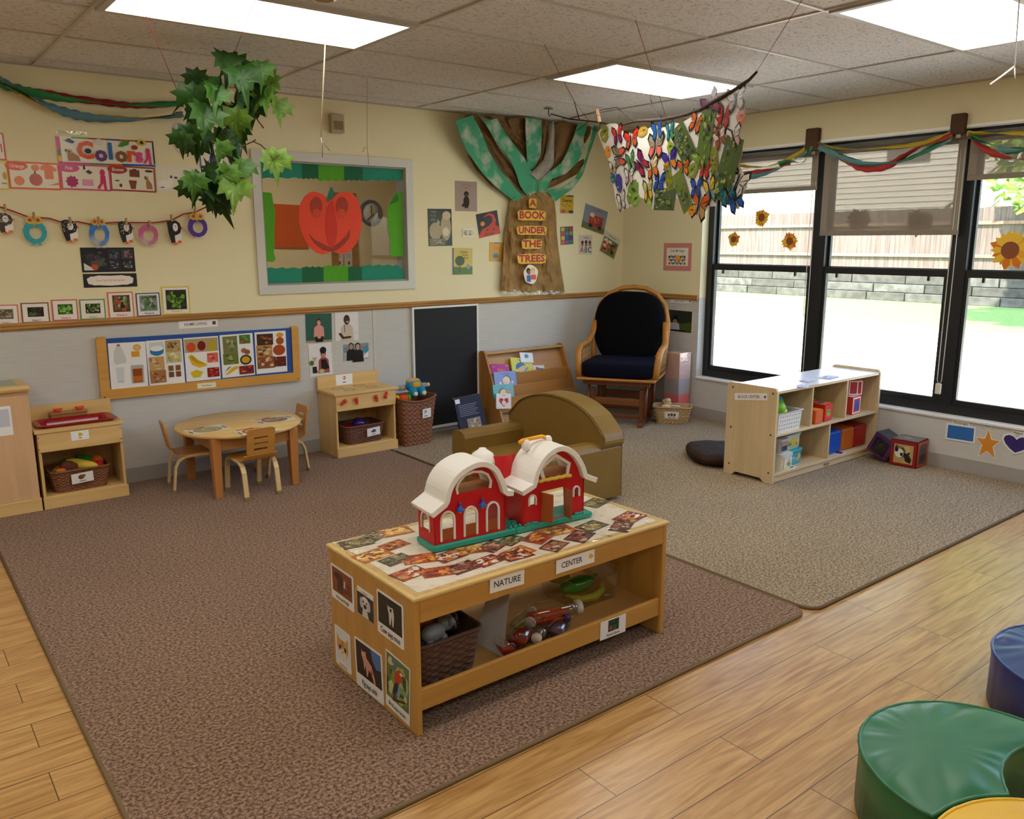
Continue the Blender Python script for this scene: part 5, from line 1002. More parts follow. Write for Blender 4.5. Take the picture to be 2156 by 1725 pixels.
mb = MB(col=WHT); mb.lathe([(.049, .216), (.048, .235), (.038, .258), (.019, .271), (.016, .272), (.013, .278), (1e-5, .28)], 24, M=T(.298, .178, 0)); part(mb, 'silo_dome', plastic, t)
mb = MB(col=RED); mb.plate([(.325+.01*i, .14-.02*math.sin(PI*i/9)) for i in range(10)]+[(.325+.01*i, .146-.02*math.sin(PI*i/9)) for i in range(9, -1, -1)], .24, T(0, 0, .132)); part(mb, 'hinge_wall', plastic, t)
# ------------------------------------------------------------------ low block shelf
SX0, SX1, SY0, SY1, SH = -1.228, -.012, -2.53, -2.165, .598
SL = '#dcc49a'; t = thing('block_shelf', 'low birch shelf unit with white paper on top, end toward the window', 'shelf unit', ((SX0+SX1)/2, (SY0+SY1)/2, .012))
for x in (SX0, SX1-.02):
    o = rrect(SY0, .012, SY1, SH+.012, .02); o = [(SY0, .012), (SY0+.06, .012), (SY0+.09, .035), (SY1-.09, .035), (SY1-.06, .012), (SY1, .012), (SY1, SH-.01), (SY1-.01, SH+.006), (SY1-.025, SH+.012), (SY0+.025, SH+.012), (SY0+.01, SH+.006), (SY0, SH-.01)]
    mb = MB(t, SL); mb.plate(o, .02, frame((x+.01, 0, 0), (0, 1, 0), (0, 0, 1))); part(mb, 'end_panel', maple_z, t, .003)
for z, n in ((SH-.024, 'top_panel'), (.305, 'middle_shelf'), (.055, 'bottom_shelf')):
    mb = MB(t, SL); mb.box(SX0+.02, SY0+.006, z, SX1-.02, SY1-.012, z+.016); part(mb, n, maple, t, .002)
mb = MB(t, SL); mb.box(SX0+.02, SY0+.012, .014, SX1-.02, SY0+.028, .055); kp = part(mb, 'kick_board', maple, t, .002)
mb = MB(t, '#c9b083'); mb.box(SX0+.02, SY1-.012, .03, SX1-.02, SY1-.004, SH-.008); part(mb, 'back_panel', maple, t)
for f, z0, z1 in ((1/3, .321, SH-.024), (2/3, .321, SH-.024), (.52, .071, .305)):
    x = SX0+(SX1-SX0)*f; mb = MB(t, SL); mb.box(x-.008, SY0+.012, z0, x+.008, SY1-.012, z1); part(mb, 'divider', maple_z, t, .002)
mb = MB(t, '#f1eff0'); mb.grid(lambda u, v: (SX0+.022+(SX1-SX0-.044)*u, SY0+.004+(SY1-SY0-.02)*v, SH-.0065+.0016*abs(noise.noise(Vector((u*11, v*4, 1))))), 40, 10)
ps = part(mb, 'white_paper', gloss_paper, t)
for (u, v, a, w_, h_) in ((1700, 800, .2, .12, .08), (1745, 793, .1, .16, .09), (1690, 812, .5, .1, .07)):
    P = onZ(u, v, SH); M = Matrix.Translation((P.x, P.y, SH-.003)) @ Matrix.Rotation(a, 4, 'Z'); mb = MB(t); mb.poly([(-w_/2, -h_/2), (w_/2, -h_/2), (w_/2, h_/2), (-w_/2, h_/2)], '#c9c8e0', M); art(mb, M, w_, h_, [('n', ['#c9c8e0', '#8a8ac0', '#dcdaf0', '#5a5aa0'], .1, .1, .9, .9, 10, u)], .0001, .00004); part(mb, 'drawing', paper, ps)
sheet('shelf_sign', 'white BLOCK CENTER sign', None, [(1546, 823), (1614, 834), (1617, 849), (1548, 837)], lambda u, v: onX(u, v, SX0), [('t', '#8a3a3a', 'BLOCK CENTER', .44, .5, .6, .86), ('e', '#6a3a4a', .94, .5, .03, .2)], '#f0ecea', par=t, rr=.004, off=.0012)
mb = MB(t, '#2a2622'); P = onY(1739, 986, SY0+.012); P.z = .036; mb.text('KAPLAN', frame((P.x, SY0+.0112, P.z), (1, 0, 0), (0, 0, 1)), .018); mb.box(P.x-.03, SY0+.0112, P.z-.012, P.x+.03, SY0+.012, P.z-.009); part(mb, 'maker_mark', plastic, kp)
for y in (SY0+.03, SY1-.04):
    for z in (.08, .32, SH-.02): mb = MB(t, '#6a5a40'); mb.ball((SX0, y, z), (.003, .007, .007), n=6); part(mb, 'screw', metal_m, t)
# top left: perforated white basket with balls
t = thing('plastic_basket', 'white perforated plastic basket in the top left cubby of the low shelf', 'basket', (-1.105, -2.40, .321)); mb = MB(t, '#e3e0da')
x0, x1, y0, y1, zb, zt = -1.165, -.935, -2.505, -2.27, .3215, .445
holes = []
def wallp(L, H_, nx, nz):
    o = [[(0, 0), (L, 0), (L+.008, H_), (-.008, H_)]]
    for i in range(nx):
        for j in range(nz): cx, cz = L*(i+.7)/(nx+.4), H_*(j+.8)/(nz+.8); o.append([(cx-.004, cz-.004), (cx-.004, cz+.004), (cx+.004, cz+.004), (cx+.004, cz-.004)])
    return o
H_ = zt-zb
mb.plate(wallp(x1-x0, H_, 9, 4), .003, frame((x0, y0, zb), (1, 0, 0), (0, -.06, 1))); mb.plate(wallp(y1-y0, H_, 10, 4), .003, frame((x1, y0, zb), (0, 1, 0), (.06, 0, 1)))
mb.plate(wallp(y1-y0, H_, 10, 4), .003, frame((x0, y1, zb), (0, -1, 0), (-.06, 0, 1))); mb.plate(wallp(x1-x0, H_, 9, 4), .003, frame((x1, y1, zb), (-1, 0, 0), (0, .06, 1)))
mb.box(x0, y0, zb, x1, y1, zb+.003); part(mb, 'body', plastic, t)
mb = MB(t, '#e3e0da'); mb.tube([(x0-.012, y0-.012, zt), (x1+.012, y0-.012, zt), (x1+.012, y1+.012, zt), (x0-.012, y1+.012, zt)], .004, 6, closed=True, flat=1); part(mb, 'rim', plastic, t)
t = thing('play_ball', 'teal and orange play ball behind the green one in the white basket', 'ball', (-1.075, -2.395, .37)); mb = MB(t); mb.ball((-1.003, -2.35, .468), .068, '#2b8f98'); part(mb, 'ball', plastic, t)
mb = MB(t, '#d9602c'); mb.ball((-1.003, -2.37, .471), (.062, .053, .022), n=10); part(mb, 'stripe', plastic, t)
t = thing('play_ball', 'lime green and yellow play ball at the left of the white basket', 'ball', (-1.155, -2.43, .37)); mb = MB(t); mb.ball((-1.095, -2.44, .457), .06, '#6fae1c'); part(mb, 'ball', plastic, t)
mb = MB(t, '#e0d02a'); mb.ball((-1.083, -2.448, .447), (.0535, .0535, .028), n=10); part(mb, 'stripe', plastic, t)
# middle cubby: soft picture blocks
def block(name, label, x0, y0, z, s, cols, rz=0, art_=None, group=None, m=cloth, rnd=.006, cat='block'):
    t = thing(name, label, cat, (x0, y0, z), rz, group); mb = MB(col=cols[0]); h = s/2
    mb.box(-h, -h, 0, h, h, s, cols[0]); part(mb, 'body', m, t, rnd)
    for k, (M, c) in enumerate(((frame((0, -h-.0005, h), (1, 0, 0), (0, 0, 1)), cols[1]), (frame((h+.0005, 0, h), (0, 1, 0), (0, 0, 1)), cols[2]), (frame((0, 0, s+.0005), (1, 0, 0), (0, 1, 0)), cols[3]))):
        if c is None: continue
        mb = MB(); q = h*.9; mb.plate([(-q, -q), (q, -q), (q, q), (-q, q)], .0008, M, c)
        if art_ and art_[k]: art(mb, M, 2*q, 2*q, art_[k], .0006)
        part(mb, 'printed_face', paper, t)
    return t
G1 = 'soft picture blocks in the top middle cubby'
block('soft_block', 'red and lime soft block with a green face, front of the top middle cubby', -.60, -2.44, .3212, .115, ['#c8281c', '#cf3020', '#a9c23a', '#e07a2a'], .12, [[('p', '#8fae2a', [(.2, .6), (.3, .75), (.45, .6), (.6, .75), (.75, .6), (.7, .3), (.45, .2), (.25, .35)]), ('e', '#2a2a2a', .36, .56, .06, .06), ('e', '#2a2a2a', .6, .56, .06, .06)], [('e', '#5a8a2a', .5, .6, .15, .2), ('r', '#3a5a2a', .3, .2, .7, .3)], [('e', '#2a5ab0', .5, .5, .3, .2)]], G1)
block('soft_block', 'blue and purple soft block behind the red one in the top middle cubby', -.665, -2.31, .3212, .125, ['#3a2c8a', '#4a3a9a', '#5a3a8a', '#3a4ab0'], 0, None, G1)
block('soft_block', 'green topped soft block at the back right of the top middle cubby', -.53, -2.29, .3212, .12, ['#6f9a2a', '#b8322a', '#8aa83a', '#6f9a2a'], .1, None, G1)
block('soft_block', 'orange soft block peeping from behind the left divider, top middle cubby', -.712, -2.46, .3212, .09, ['#d8601c', '#d8601c', '#c83a1c', '#e8a02a'], 0, None, G1)
# right cubby: board boxes
G2 = 'square picture blocks in the top right cubby'
bl = [('r', '#f0ece4', .05, .05, .95, .95), ('r', '#c8281c', .09, .09, .91, .91), ('r', '#2456a8', .24, .22, .76, .8)]
bk = ['#c8281c', '#f0ece4', '#f0ece4', '#e8e4da']
block('picture_block', 'red and blue framed block in front in the top right cubby', -.245, -2.43, .3212, .122, bk, .08, [bl, [('r', '#c8281c', .09, .09, .91, .91), ('r', '#e0c02a', .3, .3, .7, .7)], None], G2, paper, .002)
block('picture_block', 'yellow and green block behind the red framed one in the top right cubby', -.16, -2.33, .3212, .125, ['#e0c02a', '#e8e4da', '#e0c02a', '#2a8a6a'], 0, [[('r', '#e0c02a', .1, .1, .9, .9)], None, None], G2, paper, .002)
block('picture_block', 'blue fronted block standing on the red framed block', -.195, -2.42, .4437, .105, bk, -.55, [[('r', '#b82a2a', .07, .07, .93, .93), ('r', '#e8e4da', .6, .07, .68, .93)], [('r', '#c8281c', .06, .06, .94, .94), ('r', '#2456a8', .16, .14, .84, .86)], [('r', '#2a8a6a', .1, .1, .9, .9)]], G2, paper, .002)
# bottom left: wipe tubs
def tub(label, x, y, z, rz, w_, d_, h, col, lid, items):
    t = thing('wipes_tub', label, 'tub', (x, y, z), rz, 'plastic tubs in the lower left cubby'); mb = MB(col=col)
    o, o2 = rrect(-w_/2*.93, -d_/2*.93, w_/2*.93, d_/2*.93, .02), rrect(-w_/2, -d_/2, w_/2, d_/2, .022); n = len(o)
    mb.add([(a, b, 0) for a, b in o]+[(a, b, h*.85) for a, b in o2], [(i, (i+1) % n, n+(i+1) % n, n+i) for i in range(n)]+[tuple(range(n))[::-1], tuple(range(n, 2*n))], None, False); part(mb, 'body', plastic, t)
    mb = MB(col=lid); mb.plate(rrect(-w_/2-.005, -d_/2-.005, w_/2+.005, d_/2+.005, .025), h*.15, T(0, 0, h*.92)); part(mb, 'lid', plastic, t, .004)
    M = frame((0, -d_/2*.966-.0012, h*.42), (1, 0, 0), (0, -d_*.035, h*.85)); mb = MB(); mb.plate([(-w_*.4, -h*.34), (w_*.4, -h*.34), (w_*.4, h*.36), (-w_*.4, h*.36)], .0006, M, items[0][1]); art(mb, M, w_*.8, h*.72, items[1:], .0004); part(mb, 'printed_label', gloss_paper, t)
li = [('b', '#dcd8a8'), ('e', '#e8d04a', .5, .55, .26, .35), ('p', '#3a6a3a', [(.1, .3), (.16, .85), (.22, .3)]), ('p', '#4a7a4a', [(.24, .3), (.3, .7), (.36, .3)]), ('e', '#d8603a', .78, .35, .07, .12), ('r', '#b8c89a', 0, .0, 1, .22)]
tub('clear tub with a yellow sun picture, stacked on the teal tub', -.915, -2.40, .1725, .1, .2, .11, .1, '#dfe0d8', '#c8cac8', li)
tub('teal tub with a baby picture at the bottom of the stack', -.90, -2.41, .0712, .1, .18, .115, .1, '#2a9aa8', '#3fb0b8', [('b', '#3aa4b0'), ('t', '#e8f0f0', 'baby', .4, .55, .3), ('e', '#e8c03a', .82, .6, .1, .25), ('e', '#d8a884', .72, .35, .12, .18)])
tub('white tub with balloons picture nearest the end of the shelf', -1.05, -2.465, .0712, .1, .12, .1, .105, '#e6e4da', '#d8d6d0', [('b', '#ece8d4'), ('e', '#e0b83a', .6, .65, .12, .2), ('e', '#d85a3a', .45, .45, .1, .14), ('e', '#5aa8b0', .7, .35, .14, .2), ('r', '#e6d84a', 0, 0, 1, .12)])
tub('grey tub with a dark picture on the white tub', -1.06, -2.44, .178, .1, .1, .1, .09, '#b8b4b0', '#c4beb8', [('b', '#8a9098'), ('r', '#3a4048', .1, .1, .9, .6), ('r', '#c88a80', .1, .65, .9, .9)])
for lb, u, v, a in (('small photo card lying on the bottom shelf below the teal tub', 1677, 988, .25), ('small photo card lying on the bottom shelf below the orange cube', 1783, 957, .25)):
    P = onZ(u, v, .0715); M = Matrix.Translation((P.x, min(P.y, 0), .0718)) @ Matrix.Rotation(a, 4, 'Z'); M.translation.y = max(M.translation.y, SY0+.045); mb = MB(); mb.plate([(-.055, -.03), (.055, -.03), (.055, .03), (-.055, .03)], .0008, M, '#eeeeee'); art(mb, M, .11, .06, [('n', ['#3a3a4a', '#6a5a5a', '#8a6a5a', '#2a2a34'], .22, .15, .8, .85, 8, u)], .0006, .0001); solo(mb, 'photo_card', gloss_paper, lb, 'card')
# bottom right: vinyl cubes
for i, (c, x, lb, s) in enumerate((('#4a2a9a', -.543, 'purple vinyl cube beside the lower divider of the shelf', .13), ('#1e56c0', -.44, 'bright blue vinyl cube in the lower right cubby', .155), ('#c4641c', -.278, 'orange vinyl cube between the blue and red ones', .155), ('#a8181a', -.116, 'dark red vinyl cube at the right end of the lower cubby', .155))):
    t = thing('vinyl_cube', lb, 'block', (x, -2.395, .0712), 0, 'big vinyl cubes in the lower right cubby'); mb = MB(col=c); mb.box(-s/2 if i else -.02, -s/2, 0, s/2 if i else .02, s/2, s); part(mb, 'cover', vinyl, t, .016)
t = thing('vinyl_cube', 'teal cube at the back on top of the blue vinyl cube', 'block', (-.45, -2.22, .0712), 0, 'big vinyl cubes in the lower right cubby'); mb = MB(col='#2a9a8a'); mb.box(-.07, -.04, 0, .07, .04, .215); part(mb, 'cover', vinyl, t, .01)
# ---- photo cubes beside the shelf
def photocube(label, loc, rz, s, edge, tilt, pics, tops):
    t = thing('photo_cube', label, 'soft cube', loc, rz, 'soft photo cubes by the window wall'); A = tilt; mb = MB(col=edge[0])
    mb.box(-s/2, -s/2, 0, s/2, s/2, s, M=A); part(mb, 'cube', cloth, t, .008)
    for M, c, pic in ((frame((0, -s/2-.0006, s/2), (1, 0, 0), (0, 0, 1)), edge[1], pics[0]), (frame((s/2+.0006, 0, s/2), (0, 1, 0), (0, 0, 1)), edge[2], pics[1]), (frame((-s/2-.0006, 0, s/2), (0, -1, 0), (0, 0, 1)), edge[3], pics[1]), (frame((0, 0, s+.0006), (1, 0, 0), (0, 1, 0)), edge[4], tops)):
        mb = MB(); h = s*.47; mb.plate([(-h, -h), (h, -h), (h, h), (-h, h)], .001, A @ M, c); art(mb, A @ M, 2*h, 2*h, pic, .0007, .00015); p = part(mb, 'photo_pocket', gloss_paper, t)
pandas = [('r', '#2a2622', .14, .1, .88, .86), ('n', ['#b89a5a', '#c8aa6a', '#8a7a4a', '#3a3a34'], .14, .1, .88, .86, 14, 3), ('e', '#e4dcd4', .35, .5, .17, .18), ('e', '#1e1a1c', .24, .62, .07, .08), ('e', '#1e1a1c', .44, .46, .06, .07), ('p', '#1c1a1e', [(.5, .55), (.7, .5), (.84, .3), (.8, .14), (.6, .2)]), ('p', '#c8b07a', [(.5, .8), (.7, .82), (.78, .6), (.62, .55)])]
dark = [('r', '#1e1a18', .12, .12, .86, .86), ('n', ['#1e1a18', '#2a241e', '#3a3024', '#26221e'], .14, .14, .84, .84, 12, 5)]
apes = [('r', '#3a3a38', .16, .1, .84, .88), ('n', ['#3a3a38', '#5a5850', '#26242a', '#6a6458', '#1e1c22'], .16, .1, .84, .88, 14, 8)]
photocube('red and orange photo cube with a panda picture, flat on the rug', (-.108, -2.812, .012), -PI/2+.08, .178, ['#6a1418', '#8f1a1c', '#c43a16', '#8f1a1c', '#5a4a4a'], Matrix(), [pandas, apes], [('r', '#6a6460', .08, .08, .92, .92), ('e', '#a89a78', .45, .5, .16, .08)])
photocube('purple photo cube tilted between the other cube and the shelf', (-.125, -2.632, .049), -PI/2-.02, .152, ['#3a3a4a', '#5a1e5a', '#8a7a1a', '#5a1e5a', '#3a4044'], T(0, 0, 0, 0, .45, 0), [dark, apes], [('r', '#30383c', .06, .06, .94, .94), ('e', '#8a9498', .75, .45, .1, .08)])
# ================================================================== things on the back wall
c1 = crop(0, 130, .25046); c2 = crop(0, 500, .30612); c5b = crop(620, 640, .20864); c6 = crop(880, 220, .2435)
def q(c, *p): return [c(*k) for k in p]
# ---- colour banner and colour cards
DOG = lambda x, y, s, k=1: [('p', '#a8794a', [(x-.5*s, y-.9*s*k), (x-.5*s, y+.2*s*k), (x-.1*s, y+.5*s*k), (x+.5*s, y-.2*s*k), (x+.6*s, y-.9*s*k)]), ('e', '#c8a880', x-.35*s, y+.6*s*k, .32*s, .35*s*k), ('e', '#3a2a20', x-.35*s, y+.5*s*k, .12*s, .14*s*k), ('e', '#4a342a', x-.62*s, y+.7*s*k, .12*s, .2*s*k)]
TED = lambda x, y, s, k=1, c='#d83a72': [('e', c, x, y+.6*s*k, .3*s, .32*s*k), ('p', c, [(x-.25*s, y+.35*s*k), (x+.3*s, y+.35*s*k), (x+.35*s, y-.4*s*k), (x-.35*s, y-.4*s*k)]), ('p', c, [(x-.3*s, y-.3*s*k), (x-.75*s, y-.8*s*k), (x-.45*s, y-.9*s*k), (x-.05*s, y-.4*s*k)]), ('p', c, [(x+.3*s, y-.3*s*k), (x+.4*s, y-1.0*s*k), (x+.1*s, y-1.0*s*k), (x, y-.4*s*k)])]
ban = [('r', '#d8488a', 0, 0, .035, 1), ('r', '#3a8a3a', .0, .3, .03, .5), ('r', '#e0c02a', 0, .08, .03, .28), ('r', '#4a9a2a', .15, .95, .32, 1), ('r', '#8a2a2a', .32, .95, .5, 1), ('r', '#4a2a8a', .5, .95, .64, 1), ('r', '#c8382a', .64, .95, .8, 1), ('r', '#7a2020', .8, .95, 1, 1), ('r', '#1c1c1c', .985, .1, 1, .95), ('r', '#d8662a', .5, 0, .64, .06), ('r', '#2a5ab0', .64, 0, 1, .07), ('r', '#c8488a', .03, 0, .3, .05), ('r', '#3a8a3a', .3, 0, .5, .05)]
ban += DOG(.15, .32, .11, 2.2)+TED(.93, .4, .085, 4)+[('b', '#e2562a', 'C', .275, .5, .86, 1), ('b', '#6a3a7a', 'o', .43, .4, .8, 1), ('b', '#2a6aa8', 'l', .53, .5, .85, 1), ('b', '#8a5a30', 'o', .64, .4, .8, 1), ('b', '#e2562a', 'r', .745, .42, .8, 1), ('b', '#d84a8a', 's', .83, .4, .75, 1), ('p', '#3f9a2a', [(.61, .72), (.66, .93), (.74, .95), (.73, .82), (.66, .72)]), ('e', '#e2b82a', .87, .92, .05, .12), ('e', '#4a2f1a', .87, .92, .022, .07), ('e', '#a8402a', .79, .72, .035, .09), ('p', '#2a3a7a', [(.08, .85), (.12, .95), (.18, .82), (.15, .75)]), ('e', '#d8d4cc', .42, .85, .045, .13), ('e', '#26221e', .3, .5, .035, .1)]
sheet('color_banner', 'long white Colors banner with rainbow border on the cream wall', 'banner', q(c1, (470, 635), (1285, 662), (1303, 880), (493, 858)), BW, ban, '#ece7d6', off=.004, m=gloss_paper)
def ccard(label, qq, col, word, items, tcol='#f4e8dc'):
    sheet('color_card', label, 'card', q(c1, *qq), BW, ([('e', col, .17, .84, .22, .17), ('t', tcol, word, .18, .83, .19, .85)] if word else [])+items, '#ede6d2', 'colour word cards under the banner', col, .035, gloss_paper, off=.003)
ccard('yellow-bordered colour card cut by the left edge of the picture', ((-330, 832), (52, 836), (76, 1070), (-320, 1072)), '#e2cf4a', None, [('e', '#b8a85a', .93, .5, .05, .14), ('r', '#a8a060', .85, .2, .96, .25)])
ccard('red-bordered colour card above the yellow one at the left edge', ((-340, 588), (30, 590), (47, 820), (-330, 822)), '#d24a3a', None, [('r', '#c85a5a', .9, .3, .93, .6)])
ccard('Orange colour card with a pumpkin and an orange shirt', ((60, 840), (492, 850), (514, 1076), (76, 1072)), '#e2643c', 'Orange', [('e', '#c0685a', .52, .36, .13, .23), ('r', '#3a5a3a', .5, .58, .53, .68), ('e', '#e88a5a', .2, .3, .1, .17), ('e', '#e88a5a', .53, .8, .08, .12), ('p', '#e8845a', [(.66, .9), (.76, .95), (.86, .9), (.96, .76), (.9, .68), (.87, .72), (.87, .4), (.7, .4), (.7, .74), (.65, .7), (.62, .78)]), ('p', '#e27a4a', [(.75, .16), (.97, .28), (.97, .2)])])
ccard('Pink colour card with a pink teddy and a spiky ball', ((497, 858), (922, 870), (934, 1086), (518, 1078)), '#d8588e', 'Pink', TED(.84, .45, .18, 2.4)+[('p', '#b0246a', [(.22+.13*(1 if i % 2 else .78)*math.cos(i*PI/9), .32+.24*(1 if i % 2 else .78)*math.sin(i*PI/9)) for i in range(18)]), ('r', '#e49ac0', .42, .18, .64, .42), ('p', '#4a4a4a', [(.5, .72), (.58, .62), (.64, .7), (.56, .8)]), ('r', '#2a2a2a', .46, .8, .5, .96)])
ccard('Brown colour card with a suitcase, a pot and a dog', ((918, 874), (1300, 886), (1309, 1099), (930, 1085)), '#a8423a', 'Brown', DOG(.85, .38, .13, 2.2)+[('r', '#7a4634', .43, .58, .65, .86), ('r', '#5a3424', .5, .86, .58, .9), ('p', '#8a4a34', [(.4, .44), (.58, .44), (.54, .1), (.44, .1)]), ('e', '#4a3a30', .86, .84, .09, .05), ('e', '#6a5a3a', .15, .4, .05, .03), ('e', '#5a4a34', .22, .22, .03, .07)])
ccard('White colour card with a white rabbit, beside the hanging leaves', ((1311, 880), (1690, 893), (1700, 1104), (1316, 1100)), '#e9e4d2', None, [('e', '#f6f2ea', .18, .3, .14, .17), ('e', '#f6f2ea', .3, .45, .05, .14), ('r', '#d8d4d0', .55, .5, .85, .8), ('e', '#3a3a3a', .12, .18, .05, .02), ('e', '#3a3a3a', .42, .58, .04, .04), ('e', '#3a3a3a', .32, .6, .025, .06)])
ccard('black-bordered colour card below the blue one, behind the leaves', ((1690, 882), (2004, 893), (2031, 1105), (1702, 1104)), '#1a1a1c', None, [('e', '#1a1a1c', .3, .5, .14, .2), ('e', '#e8e2d6', .33, .45, .06, .1), ('p', '#1a1a1c', [(.4, .2), (.8, .35), (.86, .25), (.6, .14)]), ('e', '#2a2a2a', .7, .7, .12, .12)])
ccard('blue-bordered colour card behind the hanging leaves', ((1668, 678), (1988, 690), (2001, 895), (1680, 884)), '#2a62b8', None, [('e', '#2a3a8a', .35, .3, .1, .3), ('e', '#e6e2da', .52, .4, .14, .3), ('r', '#2a6ab8', .75, .2, .95, .4), ('e', '#3a3a5a', .8, .5, .06, .2)])
sheet('color_strip', 'tall orange and green paper strip behind the hanging leaves', 'paper strip', [(475, 216), (502, 218), (505, 330), (478, 328)], BW, [('r', '#c8743a', 0, 0, .3, 1)], '#3f8f5c', off=.007)
sheet('paper_cutout', 'pale round paper cutout with small animals half hidden by the leaves', 'cutout', [(362, 258), (396, 258), (396, 322), (362, 322)], BW, [('e', '#8a4a3a', .3, .6, .12, .12), ('e', '#3a3a34', .2, .4, .14, .14), ('e', '#7a8a5a', .6, .5, .14, .1)], '#d8d0d8', outline=ell(.5, .5, .5, .5), off=.003)
mb = MB(); P = onY(*c1(520, 600), -.002); mb.plate(rrect(-.06, -.01, .1, .01, .005), .0006, frame(P+Vector((.03, 0, .005)), (1, 0, 0), (0, 0, 1)), '#ffffff'); solo(mb, 'clear_tape', wrap, 'shiny clear tape along the top edge of the Colors banner', 'tape')
# ---- yarn garland with penguin and owl letters
yarn = [(-40, 430), (0, 436), (25, 444), (60, 457), (105, 460), (125, 467), (165, 467), (188, 472), (250, 468), (280, 469), (326, 469), (361, 464), (386, 451), (411, 447), (436, 435)]
Y0 = -.022
mb = MB(); mb.tube([onY(u, v, Y0) for u, v in yarn], .0042, 6, '#a82a22'); solo(mb, 'red_yarn', cloth, 'red yarn line holding the penguin and owl letters on the wall', 'yarn')
def onwall(u, v, y): return onY(u, v, y)
def pen(u, v, w_, h_, label, bl='#221d1e', spec=True, seed=0):
    P = onY(u, v, Y0-.004); s = (onY(u+1, v, Y0)-onY(u, v, Y0)).length; W_, H_ = w_*s, h_*s; t = thing('penguin_letter', label, 'paper letter', P, 0, 'penguin letters on the red yarn'); F = frame((0, 0, 0), (1, 0, 0), (0, 0, 1)); mb = MB(col='#efece6')
    mb.plate([(x*W_, z*H_) for x, z in [(-.45, .42), (-.3, .5), (.1, .5), (.36, .4), (.46, .2), (.42, 0), (.45, -.2), (.3, -.42), (.05, -.46), (-.2, -.46), (-.3, -.3), (-.4, 0)]], .0012, F); part(mb, 'body', paper, t)
    mb = MB(col=bl); mb.plate([[(x*W_, z*H_) for x, z in [(-.45, .44), (-.25, .5), (.12, .5), (.36, .38), (.44, .18), (.34, -.02), (.1, -.1), (-.02, -.12), (.0, -.42), (-.24, -.44), (-.32, -.25), (-.4, 0)]], [(x*W_, z*H_) for x, z in ell(.06, .22, .17, .17, 14)][::-1]], .0012, F @ T(0, 0, .0012))
    rn = random.Random(seed)
    if spec:
        for _ in range(26): x, z = rn.uniform(-.36, .3), rn.uniform(-.05, .46); mb.plate([(x*W_+.004*math.cos(k*1.26)*rn.uniform(.5, 1), z*H_+.004*math.sin(k*1.26)*rn.uniform(.5, 1)) for k in range(5)], .0004, F @ T(0, 0, .002), '#c8bfae')
    part(mb, 'letter', paper, t)
    mb = MB(col='#e8683a'); mb.plate([(.42*W_, .26*H_), (.58*W_, .2*H_), (.42*W_, .12*H_)], .001, F @ T(0, 0, .0016)); part(mb, 'beak', paper, t)
    for x, z in ((-.02, -.44), (.26, -.36)): mb = MB(col='#e8703f'); mb.plate([((x-.14)*W_, (z-.08)*H_), ((x+.14)*W_, (z-.06)*H_), ((x+.08)*W_, (z+.06)*H_), ((x-.02)*W_, (z+.02)*H_), ((x-.08)*W_, (z+.06)*H_)], .001, F @ T(0, 0, .002)); part(mb, 'foot', paper, t)
    mb = MB(col='#ffffff'); mb.plate(ell(.06*W_, .26*H_, .03*W_, .03*H_, 8), .0008, F @ T(0, 0, .002), '#3a5aa0'); part(mb, 'eye', paper, t)
def owl(u, v, w_, h_, label, col, eyes=True, feet=False):
    P = onY(u, v, Y0-.004); s = (onY(u+1, v, Y0)-onY(u, v, Y0)).length; W_, H_ = w_*s, h_*s; t = thing('owl_letter', label, 'paper letter', P, 0, 'owl letters on the red yarn'); F = frame((0, 0, 0), (1, 0, 0), (0, 0, 1))
    rn = random.Random(u); o = [(.5*W_*math.cos(a)*rn.uniform(.95, 1.02), .5*H_*math.sin(a)*rn.uniform(.95, 1.02)) for a in [2*PI*i/36 for i in range(36)]]
    mb = MB(col=col); mb.plate([o, [(x*W_, z*H_) for x, z in ell(.02, -.02, .26, .27, 28)][::-1]], .0014, F); part(mb, 'letter', splash if 'pink' in label or 'blue' in label else crepe, t)
    if eyes:
        for x in (-.17, .17):
            mb = MB(col='#d8b848'); mb.plate([(x*W_+.2*W_*(1 if i % 2 else .8)*math.cos(i*PI/9), .5*H_+.2*W_*(1 if i % 2 else .8)*math.sin(i*PI/9)) for i in range(18)], .001, F @ T(0, 0, .0016)); e = part(mb, 'eye', paper, t)
            mb = MB(col='#d8702a'); mb.plate(ell(x*W_, .5*H_, .1*W_, .1*W_, 12), .0008, F @ T(0, 0, .0026)); mb.plate(ell(x*W_, .5*H_, .045*W_, .045*W_, 10), .0008, F @ T(0, 0, .003), '#6a2a4a'); part(mb, 'pupil', paper, e)
        mb = MB(col='#e0b83a'); mb.plate([(-.07*W_, .4*H_), (.07*W_, .4*H_), (0, .26*H_)], .001, F @ T(0, 0, .002)); part(mb, 'beak', paper, t)
    for x in (-.12, .16):
        mb = MB(col='#d8d2cc' if feet else col); mb.plate([((x-.02)*W_, -.45*H_), ((x+.02)*W_, -.45*H_), ((x+.08)*W_, -.6*H_), (x*W_, -.54*H_), ((x-.08)*W_, -.6*H_)], .001, F @ T(0, 0, .001)); part(mb, 'foot', paper, t)
pen(10, 471, 40, 50, 'speckled penguin letter P cut by the left edge of the picture', '#4a3a30', True, 1)
owl(74, 489, 50, 56, 'teal owl letter O, leftmost owl on the yarn', '#3aa8b4')
pen(147, 487, 38, 52, 'speckled black penguin letter P between the teal and blue owls', seed=2)
owl(209, 493, 43, 55, 'bright blue owl letter O above the dark photo sheet', '#2a78c8', feet=True)
pen(265, 490, 34, 50, 'speckled black penguin letter P between the blue and pink owls', seed=3)
owl(312, 494, 43, 46, 'pink owl letter O without eyes', '#c85a92', False, True)
pen(368, 490, 33, 52, 'plain black penguin letter P beside the purple owl', '#1a1618', False)
owl(416, 478, 42, 44, 'purple owl letter O below the hanging leaves', '#5a3aa0', True, True)
